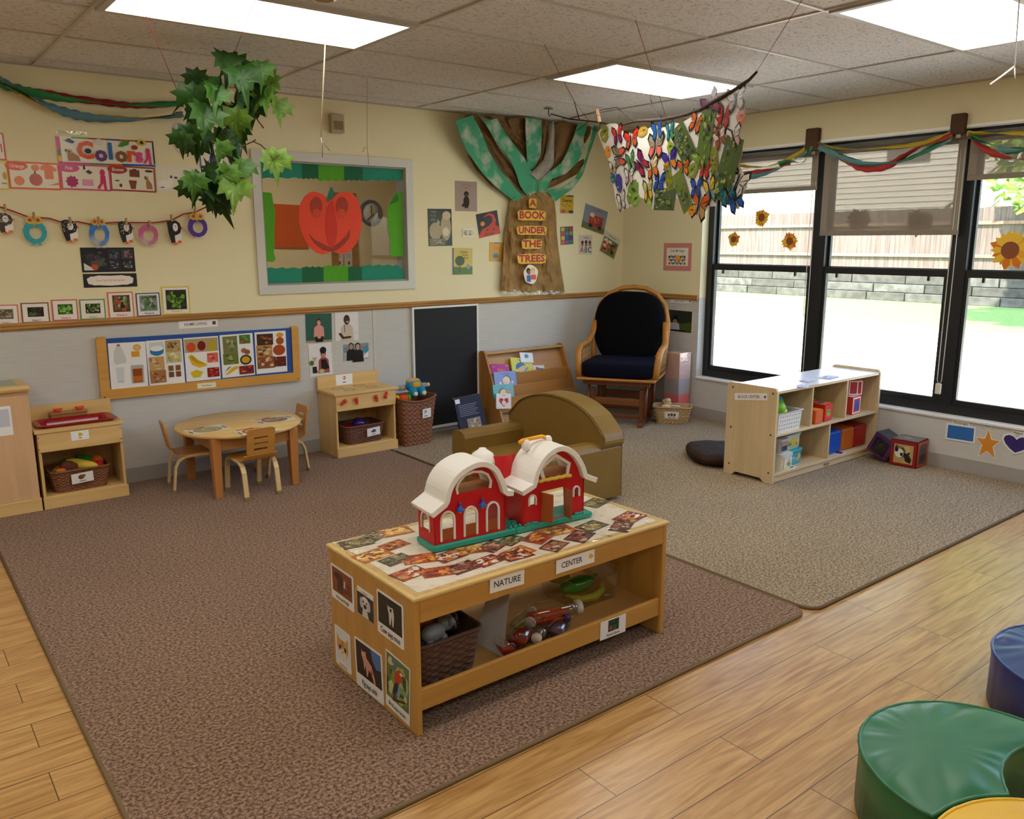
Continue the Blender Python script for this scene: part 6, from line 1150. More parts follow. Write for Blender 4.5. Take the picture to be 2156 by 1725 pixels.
for i, (u, v, w_) in enumerate(((10, 438, 'the cut-off penguin'), (71, 455, 'the teal owl'), (147, 465, 'the penguin between the teal and blue owls'), (207, 464, 'the blue owl'), (265, 467, 'the penguin between the blue and pink owls'), (314, 472, 'the pink owl'), (360, 459, 'the plain black penguin'), (410, 444, 'the purple owl'))):
    P = onY(u, v, Y0-.002); mb = MB(); mb.cbox((P.x-.002, P.y-.006, P.z), (.007, .005, .042), '#b89458', M=None); mb.cbox((P.x+.003, P.y-.011, P.z), (.007, .005, .042), '#c8a468'); mb.tube([(P.x-.005, P.y-.008, P.z+.004), (P.x+.007, P.y-.009, P.z+.004)], .002, 5, '#8a8a88')
    solo(mb, 'clothespin', paper, 'small wooden clothespin holding '+w_+' on the yarn', 'clothespin', 'clothespins on the red yarn')
# ---- growing pictures
sheet('photo_sheet', 'black sheet with dark photo collage under the blue owl letter', 'poster', q(c2, (550, 73), (920, 67), (932, 233), (565, 243)), BW, [('n', ['#1c1e26', '#2a2e3a', '#3a3a40', '#5a4a44', '#4a5a44', '#6a4a3a', '#26262e'], .04, .08, .47, .9, 26, 1), ('p', '#dcdcdc', [(.04, .08), (.26, .08), (.04, .38)]), ('e', '#c84a1e', .24, .2, .06, .12), ('n', ['#2a2e3a', '#5a5a60', '#3a4a6a', '#6a4a4a', '#1c1c22'], .5, .52, .72, .92, 14, 2), ('n', ['#3a3e46', '#6a6a74', '#8a8a8a', '#c84a2a', '#2a2a30'], .75, .52, .97, .92, 14, 3), ('n', ['#22242c', '#6a6a70', '#8a6a9a', '#c87a3a', '#3a3a40'], .5, .08, .72, .48, 14, 4), ('n', ['#1c1e24', '#4a6a8a', '#c88a4a', '#3a3a44', '#5a5a60'], .75, .08, .97, .48, 14, 5)], '#1a1b20')
cl = [(.5+.43*math.cos(a)*(1+.03*math.sin(9*a)), .5+.36*math.sin(a)*(1+.1*math.sin(11*a))) for a in [2*PI*i/44 for i in range(44)]]
cl = [(.5+math.copysign(abs(x-.5)**.55*.43**.45, x-.5), .5+math.copysign(abs(y-.5)**.6*.36**.4, y-.5)) for x, y in cl]
sheet('title_sheet', 'black title sheet reading How Tall Will We Grow', 'sign', q(c2, (569, 255), (938, 243), (943, 335), (577, 350)), BW, [('p', '#efe6dc', cl), ('t', '#d88a5a', 'How Tall Will We Grow?', .5, .5, .2, .95)], '#1c1d22')
def week(label, qq, bc, wk, pal, seed, tc, pq=(.22, .3, .8, .78)):
    sheet('week_card', label, 'card', q(c2, *qq), BW, [('n', pal, *pq, 34, seed), ('t', tc, wk, .5, .12, .13, .9)], '#efe9e0', 'plant growing cards on the rail', bc, .045, gloss_paper, off=.003)
GP = ['#2a241e', '#4a6a2a', '#6a8a3a', '#3a4a24', '#8a9a5a', '#1e1a18']
week('pink-bordered plant card cut by the left edge of the picture', ((-60, 466), (121, 460), (133, 600), (-50, 607)), '#d8707a', 'Week 2', ['#6a5a50', '#8a7a68', '#5a4a40', '#7a8a5a', '#a89a88'], 1, '#c87a8a')
week('brown-bordered plant card, second from the left on the rail', ((143, 453), (330, 445), (346, 582), (150, 592)), '#8a4a44', 'Week 3', ['#1e1a1a', '#2a2420', '#4a6a34', '#3a3028', '#14100e'], 2, '#3a2a2a')
week('red-bordered plant card with bright green sprouts, third from the left', ((352, 430), (528, 425), (540, 567), (363, 577)), '#d2505a', 'Week 4', ['#3a5a1e', '#5a9a2a', '#7ab84a', '#2a4a18', '#8ac85a'], 3, '#c0304a')
week('green-bordered plant card, fourth from the left on the rail', ((545, 428), (718, 422), (729, 558), (553, 570)), '#4a8a4a', 'Week 5', ['#24221e', '#4a7a2a', '#1a1814', '#6a9a4a', '#c8c49a'], 4, '#6aa86a')
week('orange-bordered tall plant card, third from the right on the rail', ((735, 378), (911, 373), (925, 550), (750, 561)), '#e8684a', 'Week 6', ['#4a4a34', '#6a7a3a', '#8a5a34', '#2a2a20', '#b84a3a', '#9aa86a'], 5, '#e06a4a', (.18, .24, .86, .88))
week('blue-bordered plant card with pale leaves, second from the right', ((930, 385), (1097, 378), (1105, 535), (945, 548)), '#3a4a8a', 'Week 8', ['#8a8f94', '#5a7a4a', '#6a8a6a', '#3a4a34', '#b8bcc0', '#4a5a3a'], 6, '#2a4a9a', (.14, .22, .88, .9))
week('yellow-bordered tallest plant card, rightmost on the rail', ((1107, 340), (1300, 335), (1308, 523), (1120, 536)), '#e8c850', 'Week 9', ['#2a2a20', '#5a8a2a', '#6aa02a', '#3a5a1c', '#7ab03a', '#3a3a3a'], 7, '#d8b84a', (.14, .18, .88, .88))
sheet('wall_sign', 'white HOME LIVING sign under the wooden rail', 'sign', q(c2, (1225, 576), (1494, 562), (1498, 612), (1230, 631)), BW, [('t', '#7a5248', 'HOME LIVING', .43, .5, .55, .86), ('r', '#4a4a3a', .86, .3, .95, .75)], '#eeeae8')
# ---- food picture board
t = thing('food_board', 'long maple framed board of food pictures on the grey wall', 'picture board', (-3.8, -.02, .55))
M, w_, h_ = quad_frame(q(c2, (655, 700), (2045, 596), (2055, 976), (690, 1124)), BW, .012); L_, W2, H2 = w_, w_/2, h_/2
mb = MB(t, '#d9a24e'); o = [(-W2, -H2), (W2, -H2), (W2, H2-.01), (W2-.01, H2), (W2-.05, H2), (W2-.05, -H2+.06), (-W2+.055, -H2+.06), (-W2+.055, H2), (-W2+.01, H2), (-W2, H2-.01)]
mb.plate(o, .022, M); part(mb, 'frame', maple, t, .003)
mb = MB(t, '#1e4c9c'); mb.plate([(-W2+.05, -H2+.055), (W2-.048, -H2+.055), (W2-.048, H2-.012), (-W2+.05, H2-.012)], .012, M @ T(0, 0, -.003)); part(mb, 'blue_panel', paper, t)
for x, y in ((-W2+.02, -H2+.015), (W2-.02, -H2+.015)): mb = MB(t, '#3a3028'); mb.plate(ell(x, y, .004, .004, 8), .002, M @ T(0, 0, .0115)); part(mb, 'screw', metal_m, t)
def food(qq, items, label): sheet('food_card', label, None, q(c2, *qq), lambda u, v: onY(u, v, -.017), items, '#f0f0f0', par=t, m=gloss_paper, off=.0)
food(((741, 730), (999, 716), (1021, 1028), (766, 1050)), [('p', '#cfd2d2', [(.12, .62), (.14, .8), (.22, .93), (.32, .93), (.4, .8), (.46, .62), (.44, .56), (.16, .54)]), ('r', '#c84a4a', .23, .93, .31, .97), ('r', '#e0a02a', .6, .68, .82, .8), ('e', '#e0a83a', .76, .88, .11, .07), ('e', '#e8c06a', .76, .88, .07, .045), ('p', '#d4dade', [(.16, .47), (.38, .47), (.34, .14), (.2, .14)]), ('r', '#c8ccd0', .19, .14, .35, .18), ('r', '#b8b4b0', .56, .1, .9, .5), ('r', '#9a4a1c', .6, .12, .86, .42), ('r', '#c8702a', .6, .14, .86, .26)], 'drinks picture card')
food(((1003, 713), (1250, 696), (1274, 1000), (1027, 1027)), [('r', '#cfd8e0', .08, .68, .48, .96), ('e', '#2a7ab8', .28, .76, .19, .1), ('e', '#f4f4f0', .28, .82, .18, .06), ('n', ['#b89a6a', '#8a6a3a', '#c8ac7a', '#6a4a24'], .52, .72, .95, .98, 16, 1), ('n', ['#c8c08a', '#e8e0c0', '#8a8a4a', '#b8a86a'], .52, .48, .95, .72, 10, 2), ('n', ['#c8a06a', '#e0c49a', '#d8b480', '#a87a48'], .04, .34, .46, .64, 12, 3), ('n', ['#a8764a', '#8a5a34', '#c4946a', '#7a4a28'], .04, .06, .48, .34, 10, 4), ('r', '#8a5a3a', .56, .3, .7, .42), ('r', '#8a5a3a', .76, .3, .9, .42), ('r', '#7a4c30', .56, .16, .7, .28), ('r', '#7a4c30', .76, .16, .9, .28)], 'breads picture card')
food(((1262, 693), (1498, 678), (1519, 970), (1282, 996)), [('r', '#b8a078', .02, .66, .98, .97), ('e', '#d2502a', .2, .78, .13, .11), ('e', '#7a1c1a', .5, .8, .12, .11), ('e', '#b8a82a', .8, .76, .13, .1), ('e', '#b8a82a', .81, .88, .06, .06), ('p', '#e0b82a', [(.1, .58), (.2, .62), (.35, .5), (.6, .38), (.62, .33), (.4, .3), (.2, .38)]), ('p', '#c89a1c', [(.14, .58), (.24, .58), (.4, .44), (.58, .37), (.36, .4), (.2, .48)]), ('p', '#d8c02a', [(.12, .2), (.3, .26), (.5, .2), (.4, .08), (.2, .08)]), ('n', ['#d86a5a', '#e8a89a', '#c84a3a', '#b83a2a'], .64, .4, .96, .62, 10, 3), ('n', ['#8a1c1c', '#c84a3a', '#a82a24', '#d87a6a'], .62, .06, .97, .28, 12, 4)], 'fruit picture card')
food(((1510, 675), (1735, 656), (1755, 944), (1530, 968)), [('n', ['#7a7a50', '#a8a878', '#5a6a3a', '#8a9a6a'], .08, .56, .52, .96, 10, 1), ('n', ['#4a7a3a', '#7a9a4a', '#3a5a2a', '#a84a3a'], .58, .76, .92, .97, 10, 2), ('n', ['#6a7a3a', '#8a9a4a', '#4a5a2a', '#a8b06a'], .06, .3, .52, .56, 10, 3), ('e', '#a8684a', .7, .6, .09, .06), ('e', '#9a5a3e', .8, .56, .09, .06), ('e', '#2a3a20', .74, .38, .18, .12), ('e', '#d8a02a', .74, .38, .13, .08), ('p', '#e0b82a', [(.08, .06), (.2, .08), (.5, .2), (.46, .26), (.3, .22)]), ('p', '#4a7a2a', [(.06, .12), (.3, .26), (.2, .24)]), ('n', ['#8a2a2a', '#c8402a', '#d8a02a', '#4a2a4a', '#a81c1c'], .52, .04, .97, .24, 12, 5)], 'vegetable picture card')
food(((1752, 654), (1965, 640), (1975, 918), (1763, 944)), [('n', ['#4a3024', '#8a4a2a', '#a8643a', '#3a241c'], .06, .68, .58, .95, 10, 1), ('e', '#d8a03a', .8, .9, .12, .06), ('e', '#a8542a', .8, .76, .13, .09), ('n', ['#b88a5a', '#d8b88a', '#6a4a2a', '#8a3a2a', '#4a5a2a'], .03, .4, .54, .68, 14, 2), ('e', '#b04a24', .76, .54, .2, .13), ('n', ['#8a5a34', '#a8343a', '#5a6a34', '#d8c8a8', '#c87a4a'], .04, .12, .6, .4, 14, 3), ('n', ['#6a2a24', '#a8503a', '#3a3a24', '#d8d0c0', '#8a4a2a'], .58, .14, .97, .38, 12, 4)], 'meals picture card')
sheet('small_sign', 'small cream Food Board label', None, q(c2, (1357, 1006), (1485, 996), (1487, 1030), (1359, 1042)), lambda u, v: onY(u, v, -.0235), [('t', '#5a7a78', 'Food Board', .5, .5, .42, .9)], '#eae6cc', par=t, off=.0)
# ---- people photographs
def photo(label, qq, items, base): sheet('photo_print', label, 'photo', q(c5b, *qq), BW, items, base, 'people photographs on the grey wall', m=gloss_paper)
def person(x, y, s, skin, hair, shirt, k=1, hat=None):
    it = [('p', shirt, [(x-.3*s, y-.15*s*k), (x-.14*s, y-.02*s*k), (x+.14*s, y-.02*s*k), (x+.3*s, y-.15*s*k), (x+.34*s, y-.7*s*k), (x-.34*s, y-.7*s*k)]), ('e', hair, x, y+.16*s*k, .16*s, .2*s*k), ('e', skin, x, y+.12*s*k, .12*s, .16*s*k), ('r', skin, x-.05*s, y-.05*s*k, x+.05*s, y+.02*s*k)]
    if hat: it += [('e', hat, x, y+.28*s*k, .2*s, .15*s*k)]
    return it
photo('photo of a woman in a pink shirt before a green chalkboard', ((105, 103), (371, 95), (378, 380), (120, 390)), [('r', '#a88a68', 0, 0, 1, .07), ('r', '#2c5f54', 0, .1, 1, 1), ('p', '#4a2a1c', [(.42, .8), (.5, .85), (.58, .8), (.6, .6), (.4, .6)])]+person(.5, .6, .6, '#d8a088', '#5a3424', '#e09a92', 1)+[('p', '#1e1c1e', [(.36, .0), (.64, .0), (.66, .2), (.34, .2)]), ('e', '#d8a088', .5, .17, .07, .05)], '#2c5f54')
photo('photo of a smiling man in a beige shirt with a stethoscope', ((405, 86), (637, 82), (648, 362), (412, 376)), person(.5, .6, .85, '#4a2e22', '#1c1614', '#cfbfae', 1)+[('p', '#4a2e22', [(.12, .26), (.3, .06), (.66, .08), (.7, .16), (.36, .14), (.24, .28)]), ('p', '#d8d4d0', [(.62, .14), (.95, .26), (.93, .31), (.64, .18)]), ('p', '#5a5a64', [(.38, .56), (.41, .56), (.42, .3), (.39, .3)]), ('e', '#f0e8e0', .53, .66, .05, .02)], '#e6e2e0')
photo('photo of two children in chef hats cooking', ((140, 405), (371, 391), (383, 700), (155, 748)), person(.24, .5, .6, '#d8a890', '#c8c4c0', '#e0dcd8', 1, '#eceae6')+person(.62, .58, .72, '#c88a70', '#1c1a1e', '#a8504a', 1, '#1e1c24')+[('p', '#242428', [(.5, .5), (.72, .5), (.86, .2), (.5, .18)]), ('e', '#5a7a2a', .1, .42, .1, .08), ('e', '#c8c47a', .52, .14, .11, .07), ('e', '#c88a6a', .36, .14, .08, .05), ('r', '#2a2a2e', .12, .1, .3, .3)], '#e8e6e8')
photo('photo of two police officers beside a car', ((490, 412), (745, 391), (750, 556), (500, 575)), [('r', '#8f9496', 0, .8, 1, 1), ('r', '#a8b0b4', 0, 0, 1, .5), ('p', '#4a90b0', [(.6, .4), (.95, .9), (.98, .4)]), ('p', '#e8e8e8', [(.72, .1), (.98, .5), (.98, .1)])]+person(.3, .72, .6, '#b88a74', '#1c1c24', '#16161c', 1.7)+person(.56, .66, .66, '#c89478', '#2a1c18', '#14141a', 1.7), '#7a8890')
# ---- framed inner-window speaker, dimmer plate
t = thing('wall_speaker', 'small beige wall speaker box above the inner window', 'speaker', onY(706, 261, 0)); x0, x1 = onY(692, 261).x, onY(719, 261).x; z0, z1 = onY(706, 281).z, onY(706, 242).z
mb = MB(t, '#b3a583'); mb.box(x0, -.045, z0, x1, 0, z1); part(mb, 'case', plastic, t, .004)
mb = MB(t, '#8f8262'); mb.box(x0+.015, -.047, z0+.02, x1-.012, -.044, z1-.045); part(mb, 'grille', cloth, t)
t = thing('dimmer_switch', 'white wall plate with two round dimmer knobs between the book covers', 'switch', onY(985, 491)); a, b = onY(*c6(382, 1150)), onY(*c6(487, 1072)); mb = MB(t, '#eeead8'); mb.box(a.x, -.006, a.z, b.x, 0, b.z); part(mb, 'plate', plastic, t, .002)
for u in (415, 452): P = onY(*c6(u, 1110)); mb = MB(t, '#e6e0cc'); mb.lathe([(.021, 0), (.019, .016), (1e-5, .017)], 16, M=frame((P.x, -.006, P.z), (1, 0, 0), (0, 0, 1))); part(mb, 'knob', plastic, t)
# ---- book covers round the paper tree
def cover(label, qq, items, base): sheet('book_cover', label, 'book cover', q(c6, *qq), BW, items, base, 'book covers around the paper tree', m=gloss_paper)
cover('tall book cover with sheep heads, leftmost by the paper tree', ((83, 903), (288, 903), (295, 1222), (92, 1226)), [('r', '#2a3438', .0, .0, 1, 1), ('e', '#b0a080', .74, .5, .22, .36), ('e', '#c8b894', .78, .82, .18, .12), ('e', '#d8ccb0', .74, .38, .14, .12), ('e', '#a89878', .3, .4, .26, .24), ('p', '#b8a888', [(.4, .74), (.5, .62), (.36, .56)]), ('n', ['#7a705a', '#9a8e70', '#5a5442', '#b8aa88'], .04, .02, .7, .2, 10, 1), ('t', '#8f8f7c', 'TIME', .22, .91, .09), ('t', '#8f8f7c', 'FOR', .22, .81, .09), ('t', '#8f8f7c', 'BED', .22, .71, .09)], '#2a3438')
cover('mauve book cover with a sitting dark dog', ((320, 662), (510, 668), (508, 926), (322, 922)), [('t', '#a8645a', 'Good Dog,', .5, .88, .1, .9), ('t', '#a8645a', 'Carl', .5, .78, .1, .9), ('e', '#1e1a1a', .5, .32, .14, .2), ('e', '#1e1a1a', .5, .58, .11, .09), ('e', '#2a2220', .38, .2, .1, .06), ('e', '#6a4a34', .5, .54, .05, .04), ('r', '#1e1a1a', .42, .1, .48, .3), ('r', '#1e1a1a', .52, .1, .58, .3)], '#a8938c')
cover('dark purple book cover with a red long-necked dinosaur, tilted', ((508, 950), (675, 915), (718, 1112), (522, 1162)), [('p', '#c8402f', [(0, .0), (1, .0), (1, .28), (.82, .4), (.88, .6), (.8, .86), (.6, .95), (.35, .86), (.34, .8), (.58, .86), (.72, .76), (.7, .56), (.5, .42), (.2, .34), (0, .12)]), ('e', '#e0903a', .24, .56, .1, .1), ('t', '#3a1c24', 'Dinosaurs', .5, .1, .13), ('r', '#2a2236', .36, .24, .46, .28), ('r', '#2a2236', .66, .22, .76, .27)], '#2f2740')
cover('yellow green book cover with a round tree', ((297, 1242), (468, 1242), (470, 1470), (298, 1472)), [('r', '#d0b85a', 0, .3, 1, 1), ('r', '#3a5a80', 0, 0, .06, 1), ('p', '#4a6a2a', [(.06, 0), (1, 0), (1, .32), (.5, .26), (.06, .3)]), ('e', '#2f4a24', .36, .52, .24, .19), ('r', '#3a2a1a', .34, .1, .38, .4), ('t', '#6a5a2a', 'Alphabet', .56, .85, .11, .9), ('t', '#6a5a2a', 'Rhyme', .62, .74, .1, .9), ('t', '#6a5a2a', 'Book', .68, .63, .1, .9), ('e', '#8a9ab0', .78, .3, .1, .1)], '#b8aa52')
cover('small orange book cover at the left edge of the trunk', ((617, 1190), (735, 1195), (735, 1358), (615, 1355)), [('r', '#7a7a8a', .35, .93, .75, 1), ('t', '#d86a2a', 'One', .5, .7, .22), ('e', '#5a8aa0', .45, .3, .2, .16), ('r', '#3a6a90', .3, .2, .6, .34), ('e', '#d8b83a', .7, .4, .06, .05)], '#d29a34')
cover('yellow cereal book cover right of the paper tree top', ((1230, 785), (1345, 785), (1340, 946), (1228, 940)), [('r', '#3a4a6a', .5, .92, 1, 1), ('t', '#1e1a10', 'Cheerios', .5, .7, .24, .85)]+[('e', '#6a5410', .12+.13*i, .5-.06*(i % 3), .04, .03) for i in range(6)]+[('e', '#b0401e', .22, .12, .18, .1), ('e', '#2a3a6a', .8, .1, .2, .08)], '#c8a41e')
cover('square grid book cover of coloured patches below the cereal cover', ((1230, 1060), (1338, 1052), (1343, 1208), (1233, 1215)), [('r', ['#c86a3a', '#8a5a9a', '#3a8a5a', '#d8b83a', '#3a5a9a', '#5a3a7a', '#b84a3a', '#4a7aa0', '#7a9a3a', '#c8a83a', '#3a6a4a', '#a8343a'][i], .04+.32*(i % 3), .03+.24*(i//3), .32+.32*(i % 3), .24+.24*(i//3)) for i in range(12)], '#3a4a6a')
cover('blue grey book cover with a red truck of animals, tilted', ((1450, 853), (1640, 930), (1605, 1130), (1410, 1058)), [('p', '#6a6a48', [(0, 0), (1, 0), (1, .24), (.5, .18), (0, .3)]), ('n', ['#a8342a', '#c8503a', '#8a2a24', '#b86a4a'], .26, .2, .86, .66, 14, 1), ('e', '#d8c8b0', .36, .64, .1, .09), ('e', '#2a2422', .36, .2, .09, .09), ('e', '#2a2422', .76, .2, .09, .09), ('t', '#a83a34', 'Little Red', .55, .88, .13, .8)], '#7f8aa2')
cover('white book cover with ABC letters', ((1393, 1130), (1507, 1130), (1503, 1297), (1390, 1297)), [('t', '#b0403a', 'A', .22, .22, .4), ('t', '#2f6a4a', 'B', .52, .22, .4), ('t', '#2a4a8a', 'C', .8, .22, .4), ('e', '#4a2a2a', .24, .62, .1, .1), ('e', '#3a2a22', .52, .64, .1, .1), ('e', '#6a3a2a', .8, .62, .1, .1), ('r', '#c85a4a', .16, .42, .32, .54), ('r', '#4a7a5a', .44, .42, .6, .54), ('r', '#d86a5a', .72, .42, .9, .54), ('t', '#4a3a3a', 'The Babies', .5, .86, .1, .9)], '#d4c9c0')
cover('colourful crowd book cover, farthest right and most tilted', ((1620, 1087), (1757, 1165), (1690, 1348), (1565, 1265)), [('n', ['#6a7a3a', '#b8342a', '#e0d8cc', '#3a3a7a', '#c8a03a', '#2a2422', '#d86a4a', '#4a6a3a'], .04, .04, .96, .74, 30, 2), ('t', '#3a3a3a', 'The Farmyard', .5, .86, .11, .8)], '#d8d2c4')
# ---- the paper tree
def at6(p, off): return onY(*c6(*p), -off)
def resamp(P, n):
    L_ = [0]
    for a, b in zip(P, P[1:]): L_.append(L_[-1]+math.dist(a, b))
    o = []
    for i in range(n):
        s = L_[-1]*i/(n-1); k = max(j for j in range(len(P)) if L_[j] <= s+1e-9); k = min(k, len(P)-2); f = (s-L_[k])/max(L_[k+1]-L_[k], 1e-6); o.append((P[k][0]+(P[k+1][0]-P[k][0])*f, P[k][1]+(P[k+1][1]-P[k][1])*f))
    return o
def loft(mb, Lp, Rp, o0, o1, bow, nr=26, nc=8, col=None, wr=.008, seed=0):
    A, B = resamp(Lp, nr+1), resamp(Rp, nr+1)
    def fn(u, v):
        j = round(v*nr); a, b = A[j], B[j]; p = (a[0]+(b[0]-a[0])*u, a[1]+(b[1]-a[1])*u); off = o0+(o1-o0)*v+bow*math.sin(PI*u)*(1 if bow > 0 else 1)+wr*noise.noise(Vector((u*3.5+seed, v*7, seed)))
        P = at6(p, max(off, .004)); P.z = min(P.z, ZC-.012); return P
    mb.grid(fn, nc, nr, col)
t = thing('paper_tree', 'big brown paper tree with green painted branches and words on its trunk', 'paper tree', (-1.4, -.02, 1.05))
mb = MB(t, '#a8834c')
A_ = resamp([(870, 770), (800, 830), (775, 960), (750, 1100), (740, 1250), (735, 1400), (712, 1612)], 79); B_ = resamp([(1080, 765), (1180, 830), (1195, 960), (1200, 1100), (1215, 1250), (1235, 1400), (1270, 1625)], 79)
def tr(u, v):
    j = round(v*78); a, b = A_[j], B_[j]; off = .028+.02*math.sin(PI*u)+.018*(1-2*abs(noise.noise(Vector((u*7, v*1.6, 4)))))*(.25+.75*v)+.012*math.sin(u*17+2*noise.noise(Vector((v*3, 0, 0))))*(.3+v)+.016*noise.noise(Vector((u*9, v*6, 3)))+.01*noise.noise(Vector((u*25, v*16, 8)))
    return at6((a[0]+(b[0]-a[0])*u, a[1]+(b[1]-a[1])*u), max(off, .006))
mb.grid(tr, 70, 78); part(mb, 'trunk', kraft, t)
BK = '#85602f'
for i, (l, r, o0, o1) in enumerate((([(390, 95), (480, 180), (560, 290), (620, 360), (750, 570), (850, 700)], [(500, 65), (600, 190), (700, 380), (830, 560), (880, 650), (910, 760)], .12, .03), ([(560, 108), (700, 150), (760, 250), (850, 340), (910, 430)], [(760, 90), (830, 200), (930, 350), (945, 400), (950, 500)], .14, .05), ([(775, 135), (840, 280), (900, 340), (945, 440)], [(930, 80), (935, 250), (945, 360), (955, 470)], .15, .05),
    ([(1050, 85), (1060, 300), (1050, 430), (1010, 560)], [(1128, 95), (1125, 280), (1100, 440), (1060, 580)], .15, .05), ([(1215, 118), (1190, 330), (1170, 480), (1130, 620)], [(1395, 120), (1340, 290), (1270, 450), (1180, 620)], .16, .05), ([(1400, 200), (1410, 300), (1430, 330), (1440, 340)], [(1500, 180), (1490, 260), (1460, 310), (1445, 335)], .12, .1), ([(1430, 470), (1280, 560), (1180, 630), (1110, 660)], [(1445, 490), (1380, 600), (1250, 670), (1120, 725)], .05, .03), ([(425, 430), (500, 560), (620, 690), (830, 842)], [(450, 440), (560, 580), (680, 690), (860, 820)], .02, .015))):
    mb = MB(t, BK); loft(mb, l, r, o0, o1, .012, 22, 6, None, .025, i*3.1); part(mb, 'brown_branch', kraft, t)
for i, (l, r, o0, o1) in enumerate((([(325, 140), (390, 330), (440, 430), (560, 600), (680, 720), (835, 842)], [(475, 95), (560, 260), (610, 400), (700, 560), (800, 680), (917, 806)], .14, .05), ([(570, 150), (640, 260), (700, 350), (800, 480), (850, 600), (880, 700), (950, 800)], [(682, 120), (760, 250), (850, 370), (930, 480), (980, 580), (1040, 660), (1045, 750)], .18, .06), ([(930, 85), (930, 220), (940, 400), (950, 575)], [(1066, 85), (1072, 250), (1062, 430), (1015, 545)], .2, .07),
    ([(1390, 145), (1330, 330), (1250, 500), (1130, 590), (1050, 670), (1048, 755)], [(1472, 160), (1430, 300), (1442, 380), (1380, 500), (1280, 600), (1150, 650), (1112, 745)], .2, .07), ([(1520, 180), (1490, 300), (1430, 520), (1350, 650), (1230, 720), (1110, 740)], [(1562, 190), (1540, 260), (1480, 430), (1430, 600), (1350, 720), (1250, 790), (1190, 838)], .2, .05))):
    mb = MB(t, '#2f9a6c'); loft(mb, l, r, o0, o1, -.008, 26, 6, None, .012, i*5.3); part(mb, 'green_branch', splash, t)
mb = MB(t, '#a9a49a'); loft(mb, [(1150, 110), (1110, 390), (1085, 480), (1040, 530), (972, 600)], [(1165, 115), (1182, 190), (1175, 520), (1120, 600), (1035, 655)], .15, .08, .02, 20, 6, None, .012, 2.2); part(mb, 'pale_branch', kraft, t)
def word(s, cx, cy, size, wq):
    P = at6((cx, cy), .092); x0, x1 = at6((cx-wq/2, cy), .075).x, at6((cx+wq/2, cy), .075).x; W_ = x1-x0; F = frame(P, (1, 0, 0), (0, 0, 1)); H_ = (at6((cx, cy-size/2), .075).z-at6((cx, cy+size/2), .075).z)
    n = 26; o = [(W_/2*math.copysign(abs(math.cos(a))**.35, math.cos(a))*(1+.03*math.sin(a*7)), H_/2*math.copysign(abs(math.sin(a))**.35, math.sin(a))*(1+.07*math.sin(a*9))) for a in [2*PI*i/n for i in range(n)]]
    mb = MB(t, '#e2b83a'); mb.plate(o, .004, F); g = part(mb, 'word_backing', paper, t)
    v_, f_ = text_geo(s); wx = max(p[0] for p in v_)-min(p[0] for p in v_); sz = H_*.98; sx = W_*.9/(wx*sz); mb = MB(t, '#b8303a')
    for dx, dz in ((0, 0), (.0022, 0), (-.0022, 0), (0, .0022), (0, -.0022)): mb.text(s, F @ T(dx, dz, .0026+.0002*abs(dx)*1e3*.2+.0001*dz*1e3), sz, None, sx)
    part(mb, 'word', paper, g, label='red word '+s)
word('A', 992, 855, 82, 66); word('BOOK', 985, 960, 90, 240); word('UNDER', 985, 1090, 78, 255); word('THE', 985, 1208, 84, 172); word('TREES', 985, 1335, 86, 245)
P = at6((975, 1470), .092); F = frame(P, (1, 0, 0), (0, 0, 1)); mb = MB(t); S_ = .074
mb.plate([(S_*math.cos(a)*(1+.07*math.sin(5*a)), S_*1.05*math.sin(a)*(1+.05*math.sin(4*a))) for a in [2*PI*i/30 for i in range(30)]], .003, F, '#f0e4dc')
art(mb, F, .15, .15, [('e', '#3a2a22', .32, .7, .15, .16), ('e', '#8a5a3c', .36, .6, .11, .12), ('e', '#e0c05a', .64, .74, .17, .12), ('e', '#e8c8a0', .66, .62, .12, .12), ('p', '#3a6ab0', [(.2, .45), (.48, .46), (.5, .1), (.22, .12)]), ('p', '#d85a2a', [(.5, .48), (.86, .48), (.86, .22), (.52, .22)])], .002); part(mb, 'reading_picture', paper, t, label='round picture of two children reading')
mb = MB(t); mb.grid(lambda u, v: at6((730+540*u, 1600+38*v+12*u), .055+.012*noise.noise(Vector((u*14, v*3, 0)))), 40, 4); part(mb, 'clear_tape', wrap, t)
# ---- streamers
def ribbon(name, label, pts, f, col, wd=.042, tw=0.0, ph=0, group='crepe streamers'):
    P = [Vector(p) for p in pts]
    def cat(i, s):
        p0, p1, p2, p3 = P[max(i-1, 0)], P[i], P[i+1], P[min(i+2, len(P)-1)]; return ((p1*2)+(p2-p0)*s+(p0*2-p1*5+p2*4-p3)*s*s+(p1*3-p0-p2*3+p3)*s**3)/2
    C_ = [cat(i, s/8) for i in range(len(P)-1) for s in range(8)]+[P[-1]]; n = len(C_); vs_ = []
    for i, p in enumerate(C_):
        d = (C_[min(i+1, n-1)]-C_[max(i-1, 0)]).normalized(); up = Vector((0, 0, 1)); up = (up-d*up.dot(d)).normalized(); sd = d.cross(up); a = ph+tw*i/n
        w_ = up*math.cos(a)+sd*math.sin(a); k = wd/2*(1+.15*math.sin(i*1.3)); vs_ += [p+w_*k, p+sd*.003, p-w_*k]
    fs = []
    for i in range(n-1): fs += [(3*i, 3*i+1, 3*i+4, 3*i+3), (3*i+1, 3*i+2, 3*i+5, 3*i+4)]
    mb = MB(col=col); mb.add(vs_, fs, None, True); o = solo(mb, name, crepe, label, 'streamer', group); s = o.modifiers.new('thick', 'SOLIDIFY'); s.thickness = .001
LS = lambda pts, y: [onY(u, v, y) for u, v in pts]
RS = lambda pts, x: [onX(u, v, x) for u, v in pts]
